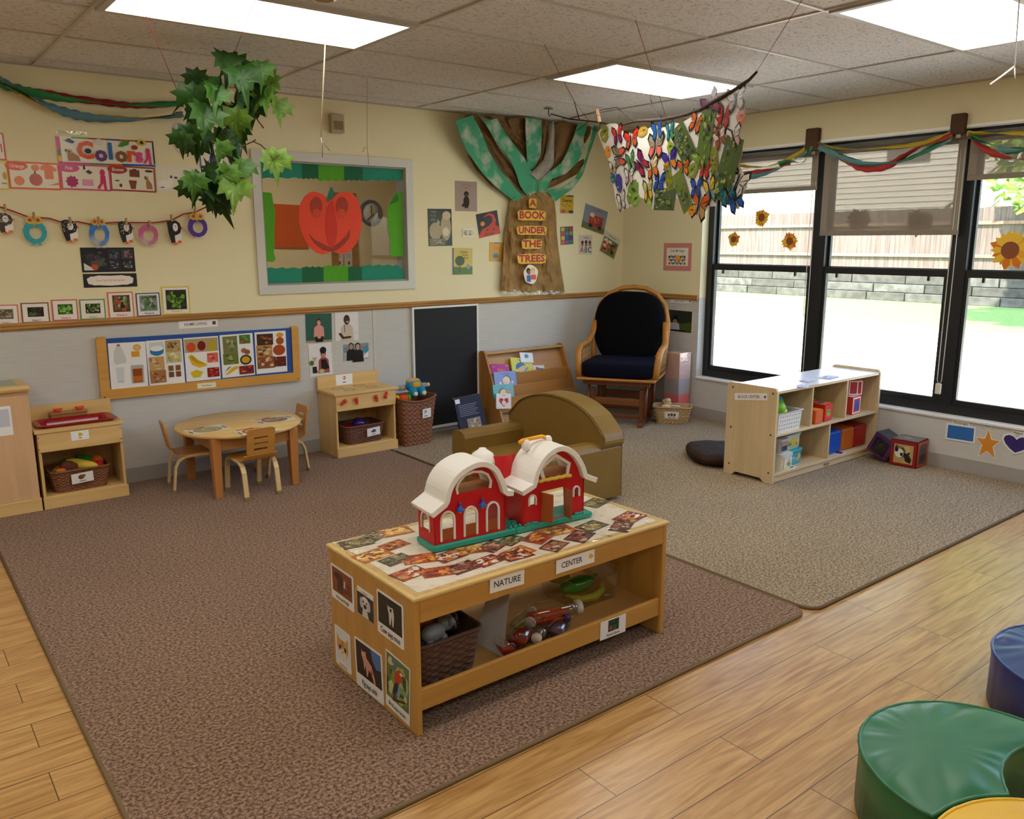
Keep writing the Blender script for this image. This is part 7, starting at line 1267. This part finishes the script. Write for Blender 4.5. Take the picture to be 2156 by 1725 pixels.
ribbon('streamer', 'blue crepe streamer, lowest of the swag above the Colors banner', LS([(-30, 150), (0, 168), (40, 188), (80, 212), (120, 230), (160, 242), (210, 250), (290, 252), (350, 247), (385, 240)], -.06), 0, '#5a8496', .05, 5.5, .3)
ribbon('streamer', 'yellow crepe streamer twisted with the blue one above the Colors banner', LS([(-30, 160), (0, 176), (40, 196), (80, 214), (130, 233), (180, 243), (240, 248), (300, 250), (350, 243), (385, 236)], -.045), 0, '#c8ab2a', .03, 4, 1.2)
ribbon('streamer', 'green crepe streamer of the upper swag on the cream wall', LS([(-30, 160), (0, 176), (40, 188), (80, 198), (130, 208), (180, 214), (230, 219), (300, 220), (385, 218)], -.04), 0, '#2a8a4a', .048, 3.2, -.6)
ribbon('streamer', 'dark red crepe streamer twisted with the green one on the cream wall', LS([(-30, 158), (0, 172), (60, 186), (100, 194), (150, 206), (230, 217), (280, 222), (330, 224), (385, 222)], -.03), 0, '#9c1f24', .036, 4, .9)
W3 = {1: ('in the far bay, from the collage to the first brown bracket', {'yellow': [(1540, 345), (1580, 351), (1620, 349), (1660, 335), (1708, 306)], 'green': [(1640, 346), (1665, 340), (1690, 342), (1700, 325), (1708, 308)], 'red': [(1545, 360), (1580, 364), (1620, 358), (1665, 342)], 'blue': [(1545, 362), (1575, 372), (1610, 366), (1650, 350), (1700, 318)]}),
      2: ('across the middle blind between the two brown brackets', {'yellow': [(1722, 304), (1750, 311), (1800, 314), (1870, 310), (1940, 302), (2005, 281)], 'green': [(1724, 305), (1760, 322), (1800, 335), (1850, 343), (1900, 338), (1950, 318), (2003, 287)], 'red': [(1722, 304), (1755, 325), (1790, 344), (1820, 356), (1865, 352), (1900, 330), (1940, 308), (1975, 296), (2003, 283)], 'blue': [(1724, 308), (1765, 330), (1810, 344), (1860, 345), (1900, 340), (1950, 322), (2003, 292)]}),
      3: ('at the right edge beyond the second brown bracket', {'yellow': [(2036, 281), (2080, 281), (2130, 280), (2200, 284)], 'green': [(2038, 285), (2070, 298), (2110, 310), (2160, 315), (2220, 312)], 'red': [(2038, 286), (2065, 308), (2095, 324), (2140, 334), (2210, 338)], 'blue': [(2100, 312), (2130, 318), (2160, 316), (2220, 308)]})}
CC = {'yellow': '#c8a92a', 'green': '#2f8a5a', 'red': '#b0332c', 'blue': '#5c8f90'}
for k, (wh, d) in W3.items():
    for j, (c, pts) in enumerate(d.items()): ribbon('streamer', c+' crepe streamer '+wh, RS(pts, -.03-.012*j), 0, CC[c], .04 if c != 'yellow' else .032, (3.4, 2.6, 5.2, 3.0)[j], (.2, .5, .9, -.4)[j])
for (u0, v0), (u1, v1), lb in (((1702, 271), (1729, 319), 'brown bracket cover over the first window post'), ((2007, 240), (2038, 283), 'brown bracket cover over the second window post')):
    a, b = onX(u0, v0), onX(u1, v1); y0, y1 = onX(u1, (v0+v1)/2).y, onX(u0, (v0+v1)/2).y; z0, z1 = onX((u0+u1)/2, v1).z, onX((u0+u1)/2, v0).z
    t = thing('bracket_cover', lb, 'bracket', (0, (y0+y1)/2, z0), 0, 'brown bracket covers above the windows'); mb = MB(t, '#5d4636'); mb.box(-.045, y0, z0, 0, y1, z1); part(mb, 'fabric', cloth, t, .01); mb = MB(t, '#c8b8a0'); mb.box(-.02, (y0+y1)/2-.012, z0-.02, -.005, (y0+y1)/2+.012, z0); part(mb, 'clip', plastic, t)
# ---- right wall
c9 = crop(1380, 480, .13913)
sheet('book_cover', 'pink-framed Color Me Happy page on the cream wall by the window', 'book cover', q(c9, (132, 228), (552, 232), (541, 658), (122, 638)), RW, [('r', '#d8b45a', .1, .17, .9, .84), ('r', '#ece6da', .115, .185, .885, .82), ('t', '#4a4a3a', 'Color Me Happy', .5, .72, .12, .84)]+[('e', ['#3a6a3a', '#c8382a', '#2a2a30', '#e0a82a', '#3a5a9a', '#d86a2a', '#5a3a6a', '#4a8a9a'][(i*5) % 8], .22+.07*(i % 9), .26+.12*(i//9)+.02*(i % 2), .03, .045) for i in range(27)]+[('e', '#e0a82a', .52, .44, .08, .1)], '#cf8384')
sheet('wall_sign', 'small LIBRARY CENTER sign under the rail beside the window', 'sign', q(c9, (225, 1073), (545, 1085), (545, 1148), (224, 1130)), RW, [('t', '#6a5a54', 'LIBRARY CENTER', .46, .5, .52, .8), ('e', '#3a3a34', .94, .5, .03, .2)], '#e6e2de')
sheet('photo_print', 'photo of a child reading outdoors, beside the glider chair', 'photo', q(c9, (186, 1224), (572, 1258), (556, 1606), (172, 1558)), RW, [('r', '#2f332c', .03, .03, .97, .97), ('p', '#4a5a2a', [(.4, .08), (.97, .05), (.97, .5), (.5, .36)]), ('e', '#1e1a1a', .32, .56, .13, .18), ('e', '#a87a64', .33, .46, .09, .11), ('p', '#b8bccb', [(.08, .38), (.24, .42), (.48, .4), (.52, .12), (.14, .1)]), ('p', '#2a221c', [(.16, .1), (.55, .12), (.8, .1), (.7, .05), (.2, .05)])], '#e0dcd2', m=gloss_paper)
c10 = crop(1940, 880, .10019)
def shape(name, label, outline, col, tagtxt, tagq, bord=.012):
    P = [onX(*c10(*p), 0) for p in outline]; c = sum(P, Vector())/len(P); t = thing(name, label, 'wall shape', Vector((-.003, c.y, c.z)), 0, 'paper shapes under the window'); F = frame((-.003, c.y, c.z), (0, -1, 0), (0, 0, 1))
    o = [(-(p.y-c.y), p.z-c.z) for p in P]; n = len(o); area = sum(o[i-1][0]*o[i][1]-o[i][0]*o[i-1][1] for i in range(n)); big = []
    for i in range(n):
        a, b, d = Vector(o[i-1]), Vector(o[i]), Vector(o[(i+1) % n]); e1, e2 = (b-a).normalized(), (d-b).normalized(); nn = Vector((e1.y, -e1.x))+Vector((e2.y, -e2.x)); nn = nn.normalized()*(1 if area > 0 else -1); big.append(tuple(b+nn*bord*(1.0 if e1.dot(e2) > .2 else 1.35)))
    mb = MB(t, '#e8e6e0'); mb.plate(big, .001, F)
    T_ = [onX(*c10(*p), 0) for p in tagq]; tq = [(-(p.y-c.y), p.z-c.z) for p in T_]; mb.plate(tq, .001, F @ T(0, 0, .0002)); part(mb, 'backing', paper, t)
    mb = MB(t, col); mb.plate(o, .001, F @ T(0, 0, .0012)); part(mb, 'colored_shape', paper, t)
    cx, cz = sum(p[0] for p in tq)/len(tq), sum(p[1] for p in tq)/len(tq); ex = Vector(tq[1])-Vector(tq[0]); mb = MB(t); v_, f_ = text_geo(tagtxt); wx = max(p[0] for p in v_)-min(p[0] for p in v_); sz = (Vector(tq[1])-Vector(tq[2])).length*.8; mb.text(tagtxt, F @ T(cx, cz, .0014, rz=math.atan2(ex.y, ex.x)), sz, '#3a3a3a', ex.length*.86/(wx*sz)); part(mb, 'word', paper, t)
shape('rectangle_shape', 'blue paper rectangle with its name tag under the window', [(570, 142), (1115, 222), (1090, 500), (542, 415)], '#2a68b0', 'Rectangle', [(655, 45), (1005, 100), (1030, 180), (635, 130)])
shape('star_shape', 'orange paper star with its name tag under the window', [(1422, 250), (1472, 460), (1650, 490), (1500, 605), (1545, 835), (1382, 690), (1215, 785), (1290, 570), (1165, 415), (1340, 440)], '#d98a1e', 'Star', [(1325, 140), (1485, 160), (1475, 225), (1335, 205)], .008)
shape('heart_shape', 'dark purple paper heart with its name tag at the right edge', [(2010, 465), (2060, 425), (2140, 410), (2220, 440), (2260, 520), (2230, 610), (2140, 680), (1972, 732), (1860, 640), (1770, 530), (1735, 440), (1770, 375), (1850, 355), (1940, 390)], '#2f1f70', 'Heart', [(1925, 250), (2160, 300), (2160, 400), (1890, 330)])
# ---- tissue sunflowers on the panes
def flower(u, v, x, R_, label, petal=('#e8a81e', '#e07a1a', '#f0c23a')):
    P = onX(u, v, x); t = thing('sunflower', label, 'paper flower', P, 0, 'tissue sunflowers on the window panes'); F = frame((0, 0, 0), (0, -1, 0), (0, 0, 1)); rn = random.Random(u)
    for k in range(2):
        mb = MB()
        for i in range(9): a = 2*PI*i/9+k*.35; r = R_*rn.uniform(.8, 1.1); mb.plate([(.3*R_*math.cos(a-.3), .3*R_*math.sin(a-.3)), (r*.75*math.cos(a-.26), r*.75*math.sin(a-.26)), (r*math.cos(a), r*math.sin(a)), (r*.75*math.cos(a+.26), r*.75*math.sin(a+.26)), (.3*R_*math.cos(a+.3), .3*R_*math.sin(a+.3))], .0006, F @ T(0, 0, .0012*k+.0001*i), rn.choice(petal))
        part(mb, 'petals', crepe, t)
    mb = MB(col='#8a4a22'); mb.plate(ell(0, 0, R_*.42, R_*.42, 18), .001, F @ T(0, 0, .004)); part(mb, 'center', paper, t)
XG = .128
flower(1604, 458, XG, .072, 'highest tissue sunflower in the far window'); flower(1545, 504, XG, .062, 'left tissue sunflower in the far window'); flower(1663, 508, XG, .07, 'right tissue sunflower in the far window')
flower(1809, 466, XG, .095, 'left tissue sunflower behind the middle blind', ('#e8b83a', '#d8982a', '#f0cc5a')); flower(1936, 470, XG, .1, 'right tissue sunflower behind the middle blind', ('#e8b83a', '#d8982a', '#f0cc5a')); flower(2127, 527, XG, .125, 'large tissue sunflower in the window at the right edge')
# ================================================================== hanging things
mb = MB(); rn = random.Random(11)   # maple leaves
YL = -1.12
t = thing('maple_branch', 'bunch of green maple leaves hanging from the ceiling before the cream wall', 'branch', onY(470, 250, YL)); LV = MB(t)
def leaf(P, s, tilt, roll, spin, col):
    """five-lobed leaf, gently cupped, hanging by its stalk"""
    o = [(0, -.02), (.1, .1), (.34, .04), (.3, .2), (.5, .3), (.36, .38), (.4, .6), (.22, .52), (.16, .66), (.1, .62), (0, 1), (-.1, .62), (-.16, .66), (-.22, .52), (-.4, .6), (-.36, .38), (-.5, .3), (-.3, .2), (-.34, .04), (-.1, .1)]
    M = Matrix.Translation(P) @ T(0, 0, 0, 0, 0, spin) @ T(0, 0, 0, tilt, 0, 0) @ T(0, 0, 0, 0, roll, 0); k = rn.uniform(.3, 1.1); kk = rn.uniform(-.5, .9)
    z = lambda x, y: -k*abs(x)*.6+kk*y*y*.5-.1*math.sin(y*5)
    ring = [(x*s, y*s, z(x, y)*s) for x, y in o]; mid = [(x*.5*s, (.35+(y-.35)*.5)*s, z(x*.5, .35+(y-.35)*.5)*s) for x, y in o]; c = (0, .35*s, .02*s); n = len(o)
    LV.add(ring+mid+[c], [(i, (i+1) % n, n+(i+1) % n, n+i) for i in range(n)]+[(n+i, n+(i+1) % n, 2*n) for i in range(n)], col, True, M)
spots = [(470, 140, 1), (494, 142, 1), (500, 170, 0), (540, 160, 1), (556, 178, 2), (415, 175, 0), (405, 205, 0), (440, 208, 1), (470, 190, 0), (490, 212, 1), (520, 215, 0), (565, 215, 2), (578, 235, 2), (402, 240, 0), (430, 250, 1), (470, 248, 0), (500, 255, 2), (530, 240, 0), (398, 290, 0), (412, 318, 1), (388, 306, 0), (448, 292, 0), (478, 300, 2), (502, 290, 1), (455, 325, 1), (498, 335, 0), (505, 365, 1), (428, 366, 0), (470, 372, 2), (490, 398, 2), (405, 392, 1), (436, 402, 0), (452, 425, 0), (572, 342, 2), (545, 200, 1), (388, 205, 0), (412, 390, 1), (446, 410, 0), (470, 430, 1), (398, 408, 0), (498, 405, 2)]
for u, v, k in spots:
    P = onY(u, v-34, YL+rn.uniform(-.13, .13)); leaf(P, rn.uniform(.15, .21), -PI/2-rn.uniform(-.35, .5), rn.uniform(-1.2, 1.2), rn.uniform(-.9, .9), [('#2a4f18', '#335a18', '#24451a'), ('#3a661e', '#446e22', '#345c1e'), ('#5a8430', '#64862c', '#6e9236')][k][rn.randrange(3)])
part(LV, 'leaves', leafm, t)
mb = MB(t, '#4a3626'); w6 = lambda *p: [onY(u, v, YL) for u, v in p]
mb.tube(w6((492, 120), (482, 160), (470, 205), (440, 232), (415, 250), (425, 275), (445, 300), (452, 330), (470, 380)), [.006, .006, .006, .006, .005, .005, .004, .004, .003], 6)
for p in (((440, 232), (425, 205), (430, 185)), ((470, 205), (510, 230), (540, 250), (555, 270)), ((445, 300), (480, 310), (510, 308), (533, 298), (550, 306)), ((533, 298), (538, 294)), ((452, 330), (430, 370), (440, 410)), ((425, 275), (400, 300), (395, 330)), ((510, 308), (505, 340), (500, 370)), ((550, 306), (562, 318), (572, 322))): mb.tube(w6(*p), .0035, 5)
part(mb, 'twigs', bark, t)
def string(name, label, pts, r, col, cat='string', m=cloth, group=None):
    mb = MB(col=col); mb.tube(pts, r, 5); return solo(mb, name, m, label, cat, group)
def ceil_at(u, v): return onZ(u, v, ZC-.004)
top = onY(492, 116, YL); string('red_string', 'red string from the ceiling to the top of the maple leaves', [ceil_at(548, -30), top], .0014, '#a83a34')
a = onY(374, 192, YL); string('red_string', 'red string from the ceiling to the left of the maple leaves', [ceil_at(276, -40), a], .0014, '#a83a34')
# ---- butterfly branch and collage
BO, BN = Vector((-1.39, -.587, 2.35)), Vector((1.963, -.255, 0)).normalized()
PB = lambda u, v, off=0: onP(u, v, BO-BN*off, BN)
c8 = crop(1200, 130, .20408)
t = thing('tree_branch', 'bare twig branch hanging below the ceiling with the butterfly collage', 'branch', PB(1394, 252)); mb = MB(t, '#4a3a2e')
mb.tube([PB(*p) for p in [(1160, 240), (1200, 251), (1257, 257), (1285, 262), (1314, 262), (1339, 255), (1365, 254), (1394, 252), (1420, 247), (1445, 241), (1475, 231), (1500, 216), (1527, 201), (1545, 190), (1557, 182), (1578, 168), (1594, 151)]], [.004, .005, .006, .007, .007, .008, .009, .012, .011, .011, .011, .011, .011, .010, .010, .009, .007], 7)
for p in ([(1333, 253), (1314, 240), (1299, 226)], [(1397, 251), (1369, 218), (1348, 191)], [(1372, 219), (1370, 204), (1374, 190)], [(1220, 252), (1208, 210), (1200, 180), (1192, 160)], [(1240, 254), (1225, 268), (1215, 275)], [(1200, 250), (1235, 240), (1275, 230), (1299, 226)], [(1265, 259), (1258, 276), (1245, 272)], [(1394, 252), (1388, 262)]): mb.tube([PB(*k) for k in p], [.004]+[.0025]*(len(p)-1), 5)
part(mb, 'wood', bark, t)
F8 = frame(BO, (BN.y, -BN.x, 0), (0, 0, 1)); F8i = F8.inverted()
def loc8(p, off=0): k = F8i @ PB(*c8(*p)); return (k.x, k.y)
t = thing('butterfly_collage', 'big cut-out sheet of butterfly and caterpillar pictures hanging from the branch', 'collage', PB(*c8(1000, 1000)))
ol = [(290, 735), (340, 660), (420, 640), (500, 640), (560, 720), (640, 745), (700, 735), (790, 690), (850, 650), (960, 680), (1000, 670), (1050, 640), (1090, 628), (1160, 640), (1230, 590), (1280, 555), (1340, 520), (1385, 500), (1440, 420), (1520, 345), (1600, 330), (1640, 340), (1740, 320), (1795, 400), (1800, 470), (1822, 570), (1790, 640), (1735, 700), (1790, 830), (1785, 940), (1742, 1060), (1790, 1150), (1835, 1290), (1805, 1340), (1790, 1400), (1750, 1530), (1700, 1500), (1640, 1480), (1580, 1420), (1545, 1400), (1530, 1490), (1440, 1500), (1400, 1560), (1340, 1588), (1240, 1560), (1225, 1490), (1150, 1440), (1090, 1400), (1060, 1470), (1000, 1500), (880, 1545), (845, 1490), (790, 1420), (740, 1400), (640, 1490), (560, 1530), (500, 1550), (460, 1450), (440, 1320), (415, 1200), (400, 1050), (370, 960), (340, 860)]
cen = (1050, 1000)
SEG = 14; shp = [loc8(p) for p in ol]
def wave(x, y): return .012*math.sin(x*9+1)*math.cos(y*5)+.02*noise.noise(Vector((x*4, y*4, 2)))
mb = MB(t, '#ddd8cf'); v_, f_ = plate_geo([shp], 0)
import bmesh
bm_ = bmesh.new(); bv = [bm_.verts.new((x, y, 0)) for x, y in shp]; bm_.faces.new(bv); bmesh.ops.triangulate(bm_, faces=bm_.faces[:])
for _ in range(3):
    bmesh.ops.subdivide_edges(bm_, edges=[e for e in bm_.edges if e.calc_length() > .05], cuts=1); bmesh.ops.triangulate(bm_, faces=bm_.faces[:])
bm_.verts.index_update(); mb.add([(v.co.x, v.co.y, wave(v.co.x, v.co.y)) for v in bm_.verts], [[v.index for v in f.verts] for f in bm_.faces], None, True, F8); bm_.free(); part(mb, 'white_sheet', paper, t)
SC8 = (Vector(loc8((1100, 1000)))-Vector(loc8((1000, 1000)))).length/100
def paste(name, cx, cy, ang, parts):
    """one pasted cutting: list of (colour, outline in crop-8 pixels about its centre)"""
    x, y = loc8((cx, cy)); mb = MB(t); ca, sa = math.cos(ang), math.sin(ang); z = .004+paste.n*.00005; paste.n += 1
    for k, (c, o) in enumerate(parts):
        pts = [(x+(px*ca-py*sa)*SC8, y+(px*sa+py*ca)*SC8) for px, py in o]; mb.add([(a, b, wave(a, b)+z+k*.0004) for a, b in pts], [tuple(range(len(pts)))], c, False, F8)
    part(mb, name, gloss_paper, t)
paste.n = 0
def wing(s, up=True): return [(s*6, 0), (s*20, 48), (s*60, 70), (s*72, 40), (s*48, 2)] if up else [(s*6, 0), (s*46, -4), (s*56, -40), (s*36, -66), (s*12, -40)]
def sc_(o, k, kx=1): return [(a*k*kx, b*k) for a, b in o]
def butterfly(cx, cy, ang, k, c1_, c2_, edge='#1c1618', kx=1.0):
    pr = []; k *= .97
    for s in (-1, 1):
        for u in (True, False): pr += [(edge, sc_(wing(s, u), k, kx)), (c1_ if u else c2_, [(a*.8*k*kx+s*4*k*kx, b*.8*k) for a, b in wing(s, u)])]
    for s in (-1, 1):
        for u in (True, False):
            for vv in (.3, .6): w_ = wing(s, u); a, b = w_[1 if vv < .5 else 3]; pr.append((edge, [(s*5*k*kx, 2*k), (a*.8*k*kx, b*.8*k), ((a*.8+3)*k*kx, (b*.8-4)*k)]))
    pr.append((edge, sc_(ell(0, 0, 5, 42, 10), k))); paste('butterfly_cutting', cx, cy, ang, pr)
OR, BL_, RD, PU = '#d8662a', '#1f4fb0', '#c83228', '#7a1c5a'
for a in ((1585, 560, -.15, 1.35, RD, RD, '#1c1618', .8), (1460, 450, .5, 1.5, PU, '#8a2030', '#1e1420', .8), (1305, 630, -.4, 1.15, OR, OR, '#1c1618', .8), (1170, 1095, .05, .95, OR, '#d8802a', '#1c1618', 1), (1400, 1115, 0, 1.15, RD, RD, '#1c1618', .8), (1310, 1305, 0, 1.15, BL_, BL_, '#12142a', .9), (1720, 1430, .5, 1.3, BL_, '#2a60c0', '#14182a', .9), (930, 1240, -.2, 1.3, BL_, BL_, '#12142a', .75), (1640, 1350, .5, 1.4, '#2a8a98', '#2a7a8a', '#1a3038', .9), (1050, 720, .1, 1.1, '#2a7a80', '#2a8a80', '#1a2c30', .7), (890, 870, 0, 1.45, '#8f8468', '#d86a5a', '#2a241c', 1.0), (515, 980, PI/2, 1.5, '#8a7c60', '#d85a4a', '#2a241c', .85), (640, 800, .2, 1.2, RD, '#a8502a', '#1c1416', 1.0), (740, 1060, .9, 1.6, PU, '#a02848', '#1e1218', .7), (510, 760, .2, 1.2, RD, PU, '#1c1416', .8), (1350, 1480, -.3, 1.7, OR, '#c8a060', '#1c1618', .9), (860, 1100, .3, 1.3, '#d8c08a', OR, '#1c1618', .9), (900, 705, .2, 1.2, '#28559a', '#2a5a90', '#1a2c4a', .9), (1040, 1020, .2, 1.2, '#38309a', '#e0882a', '#201c4a', 1.0), (1470, 1330, .3, 1.5, '#d8b84a', '#6aa0b0', '#2a221c', .6), (1550, 790, .4, 1.1, '#e0d0c0', '#a05a48', '#6a3a30', .9), (1510, 680, 1, .95, '#e0c8b8', '#a05a48', '#6a3a30', .8), (1710, 390, .1, 1.25, '#e0dcd4', '#b8b0a4', '#1c1c1c', 1.0), (1700, 780, .2, 1.2, '#e0dcd4', '#d8b0a8', '#3a3030', .9), (1740, 1250, -.4, 1.5, '#e4e0d8', '#d8d4cc', '#2a2a2a', .9), (620, 1180, .1, 1.1, '#e0dcd0', '#c8a0a0', '#3a2a3a', .9), (535, 1440, .3, 1.2, '#e4e0d6', '#d8d0c4', '#2a2420', .8), (440, 1090, .2, .9, '#e0dcd0', '#b89a8a', '#4a3a30', .8), (820, 1330, .2, 1.4, '#b8b060', '#d8a83a', '#2a2a1c', .6), (640, 1040, .3, 1.3, '#4a8a4a', '#6a9a5a', '#1c2a20', .6)): butterfly(*a)
def chart(cx, cy, w_, h_, ang, base, marks, name='life_cycle_cutting'):
    paste(name, cx, cy, ang, [(base, [(-w_/2, -h_/2), (w_/2, -h_/2), (w_/2, h_/2), (-w_/2, h_/2)])]+[(c, ell(x*w_, y*h_, rx*w_, ry*h_, 12)) for c, x, y, rx, ry in marks])
mk = lambda s: (lambda r: [(r.choice(['#8f9440', '#7a8a44', '#a8a860', '#5a5a6a', '#3a4a34', '#6a7a80', '#6a8638']), r.uniform(-.38, .38), r.uniform(-.42, .42), r.uniform(.03, .11), r.uniform(.02, .05)) for _ in range(34)])(random.Random(s))
chart(1180, 850, 150, 270, .55, '#55643a', mk(1)); chart(1400, 800, 130, 370, -.12, '#5a7034', mk(2)); chart(1640, 1110, 160, 390, -.28, '#55683a', mk(3)); chart(980, 1420, 200, 150, -.05, '#4f5f42', mk(4)); chart(1160, 1340, 110, 290, .5, '#6a7a3a', mk(5)); chart(1500, 1040, 60, 200, .2, '#8a8a34', mk(6)); chart(1020, 1190, 60, 190, .2, '#8a8f2a', mk(7))
for cx, cy, w_, h_, a, c in ((1310, 960, 70, 55, -.5, '#6f8f3a'), (1265, 1125, 75, 60, .5, '#7f8a3a'), (660, 1340, 75, 110, -.5, '#6a8a34'), (700, 1430, 60, 70, .4, '#7a9a4a'), (840, 1420, 30, 90, 0, '#8aa84a'), (370, 740, 70, 80, .2, '#8a8a34'), (500, 1250, 55, 90, .3, '#2f2f8a'), (440, 1200, 35, 45, 0, '#2a6a80'), (395, 930, 45, 55, 0, '#e08a2a'), (1050, 890, 40, 60, .2, '#8a9a2a'), (1770, 575, 45, 60, .2, '#d0663a'), (740, 720, 70, 45, .1, '#b08a3a'), (1260, 1540, 45, 40, 0, '#e0902a')):
    w_, h_ = w_*.8, h_*.8; lo = [(w_*math.cos(i*.35)*(1+.12*math.sin(i*1.7)), h_*math.sin(i*.35)*(1+.12*math.cos(i*2.3))) for i in range(18)]; paste('leaf_cutting', cx, cy, a, [(c, lo), ('#3a4024', ell(w_*.15, h_*.2, w_*.5, h_*.14, 8)), ('#b8b06a', ell(-w_*.2, -h_*.35, w_*.45, h_*.12, 8))])
P = PB(*c8(290, 555), .012); mb = MB(); A = frame(P, (.94, -.3, 0), (.1, -.1, 1)) @ T(0, 0, 0, 0, 0, .3); mb.cbox((-.006, 0, 0), (.011, .085, .012), '#c89f74', A); mb.cbox((.006, 0, 0), (.011, .085, .012), '#d8b088', A); mb.tube([A @ Vector((-.012, 0, .007)), A @ Vector((.012, 0, .007))], .003, 5, '#8a8a88'); solo(mb, 'clothespin', paper, 'large wooden clothespin clipped on the bare branch near the paper tree', 'clothespin')
string('red_string', 'red string from the ceiling to the outer end of the bare branch', [ceil_at(1700, -18), PB(1592, 152)], .0014, '#8a3a30')
string('red_string', 'red string from the ceiling to the middle of the bare branch', [ceil_at(1338, 42), PB(1403, 250)], .0014, '#a83a34')
string('red_string', 'reddish string from the ceiling to the inner end of the bare branch', [ceil_at(1146, 94), PB(1210, 215), PB(1238, 252)], .0014, '#8a4a3a')
string('white_thread', 'thin white thread hanging from the ceiling in front of the middle light', [ceil_at(1260, 55), ceil_at(1260, 55)+Vector((0, 0, -.26))], .001, '#e4e0d8')
t = thing('ceiling_hook', 'small metal ceiling hook above the paper tree', 'hook', ceil_at(1155, 228)); P = Vector(t.location); mb = MB(t, '#6a655c'); mb.cbox((P.x, P.y, P.z-.003), (.06, .03, .006)); mb.tube([P, P+Vector((0, 0, -.04)), P+Vector((.01, 0, -.055)), P+Vector((.018, 0, -.045))], .004, 6); part(mb, 'hook', metal_m, t)
# ---- loose strings with paper-clip hooks
def clipstring(label, top, u, v, y, col, r=.0016, hook=1):
    P = onY(u, v, y); tp = Vector((P.x+(top[0]), P.y+top[1], ZC-.004)); t = thing('hanging_string', label, 'string', P, 0, 'loose strings hanging from the ceiling'); mb = MB(t, col); mb.tube([tp, P], r, 5); part(mb, 'cord', cloth, t)
    mb = MB(t, '#8f8a7c'); mb.tube([P, P+Vector((.004, 0, -.05)), P+Vector((.002, 0, -.09))] if hook == 1 else [P+Vector((-.03, 0, -.03)), P+Vector((-.02, 0, -.005)), P, P+Vector((.004, 0, -.05)), P+Vector((.006, 0, -.1))], .0018, 5)
    if hook == 1: mb.tube([P+Vector((.004, 0, -.02)), P+Vector((.04, 0, -.06))], .0018, 5)
    part(mb, 'clip_hook', metal_m, t)
clipstring('white string with a bent clip hanging above the inner window', (.02, -.06), 676, 288, -1.75, '#cfc4a4', .003)
clipstring('thin tan string with a hook hanging above the right of the inner window', (.005, -.02), 773, 310, -.78, '#a8905a', .0013, 2)
P = onZ(2094, 140, 2.2); Q_ = onP(2136, 140, (-2.1, -3.6, 0), FW); tp = onZ(2150, -60, ZC-.004); t = thing('hanging_string', 'white string with a split end at the upper right edge of the picture', 'string', Q_, 0, 'loose strings hanging from the ceiling'); mb = MB(t, '#d8d4cc'); mb.tube([tp, Q_], .003, 5)
mb.tube([Q_, onP(2110, 160, Q_, FW), onP(2085, 178, Q_, FW)], .0045, 5); mb.tube([Q_, onP(2137, 165, Q_, FW)], .0025, 5); part(mb, 'cord', cloth, t)
t = thing('smoke_detector', 'beige ceiling detector at the top edge of the picture', 'smoke detector', onZ(682, -8, ZC-.05)); P = Vector(t.location); P.z = ZC
mb = MB(t, '#c9b173'); mb.lathe([(1e-5, -.062), (.03, -.062), (.052, -.056), (.062, -.03), (.062, 0)], 24, M=Matrix.Translation(P)); part(mb, 'housing', plastic, t)
mb = MB(t, '#8a6a3a'); mb.lathe([(.03, -.0635), (.036, -.0635), (.036, -.061), (.03, -.061)], 20, M=Matrix.Translation(P)); part(mb, 'sensor_ring', plastic, t)
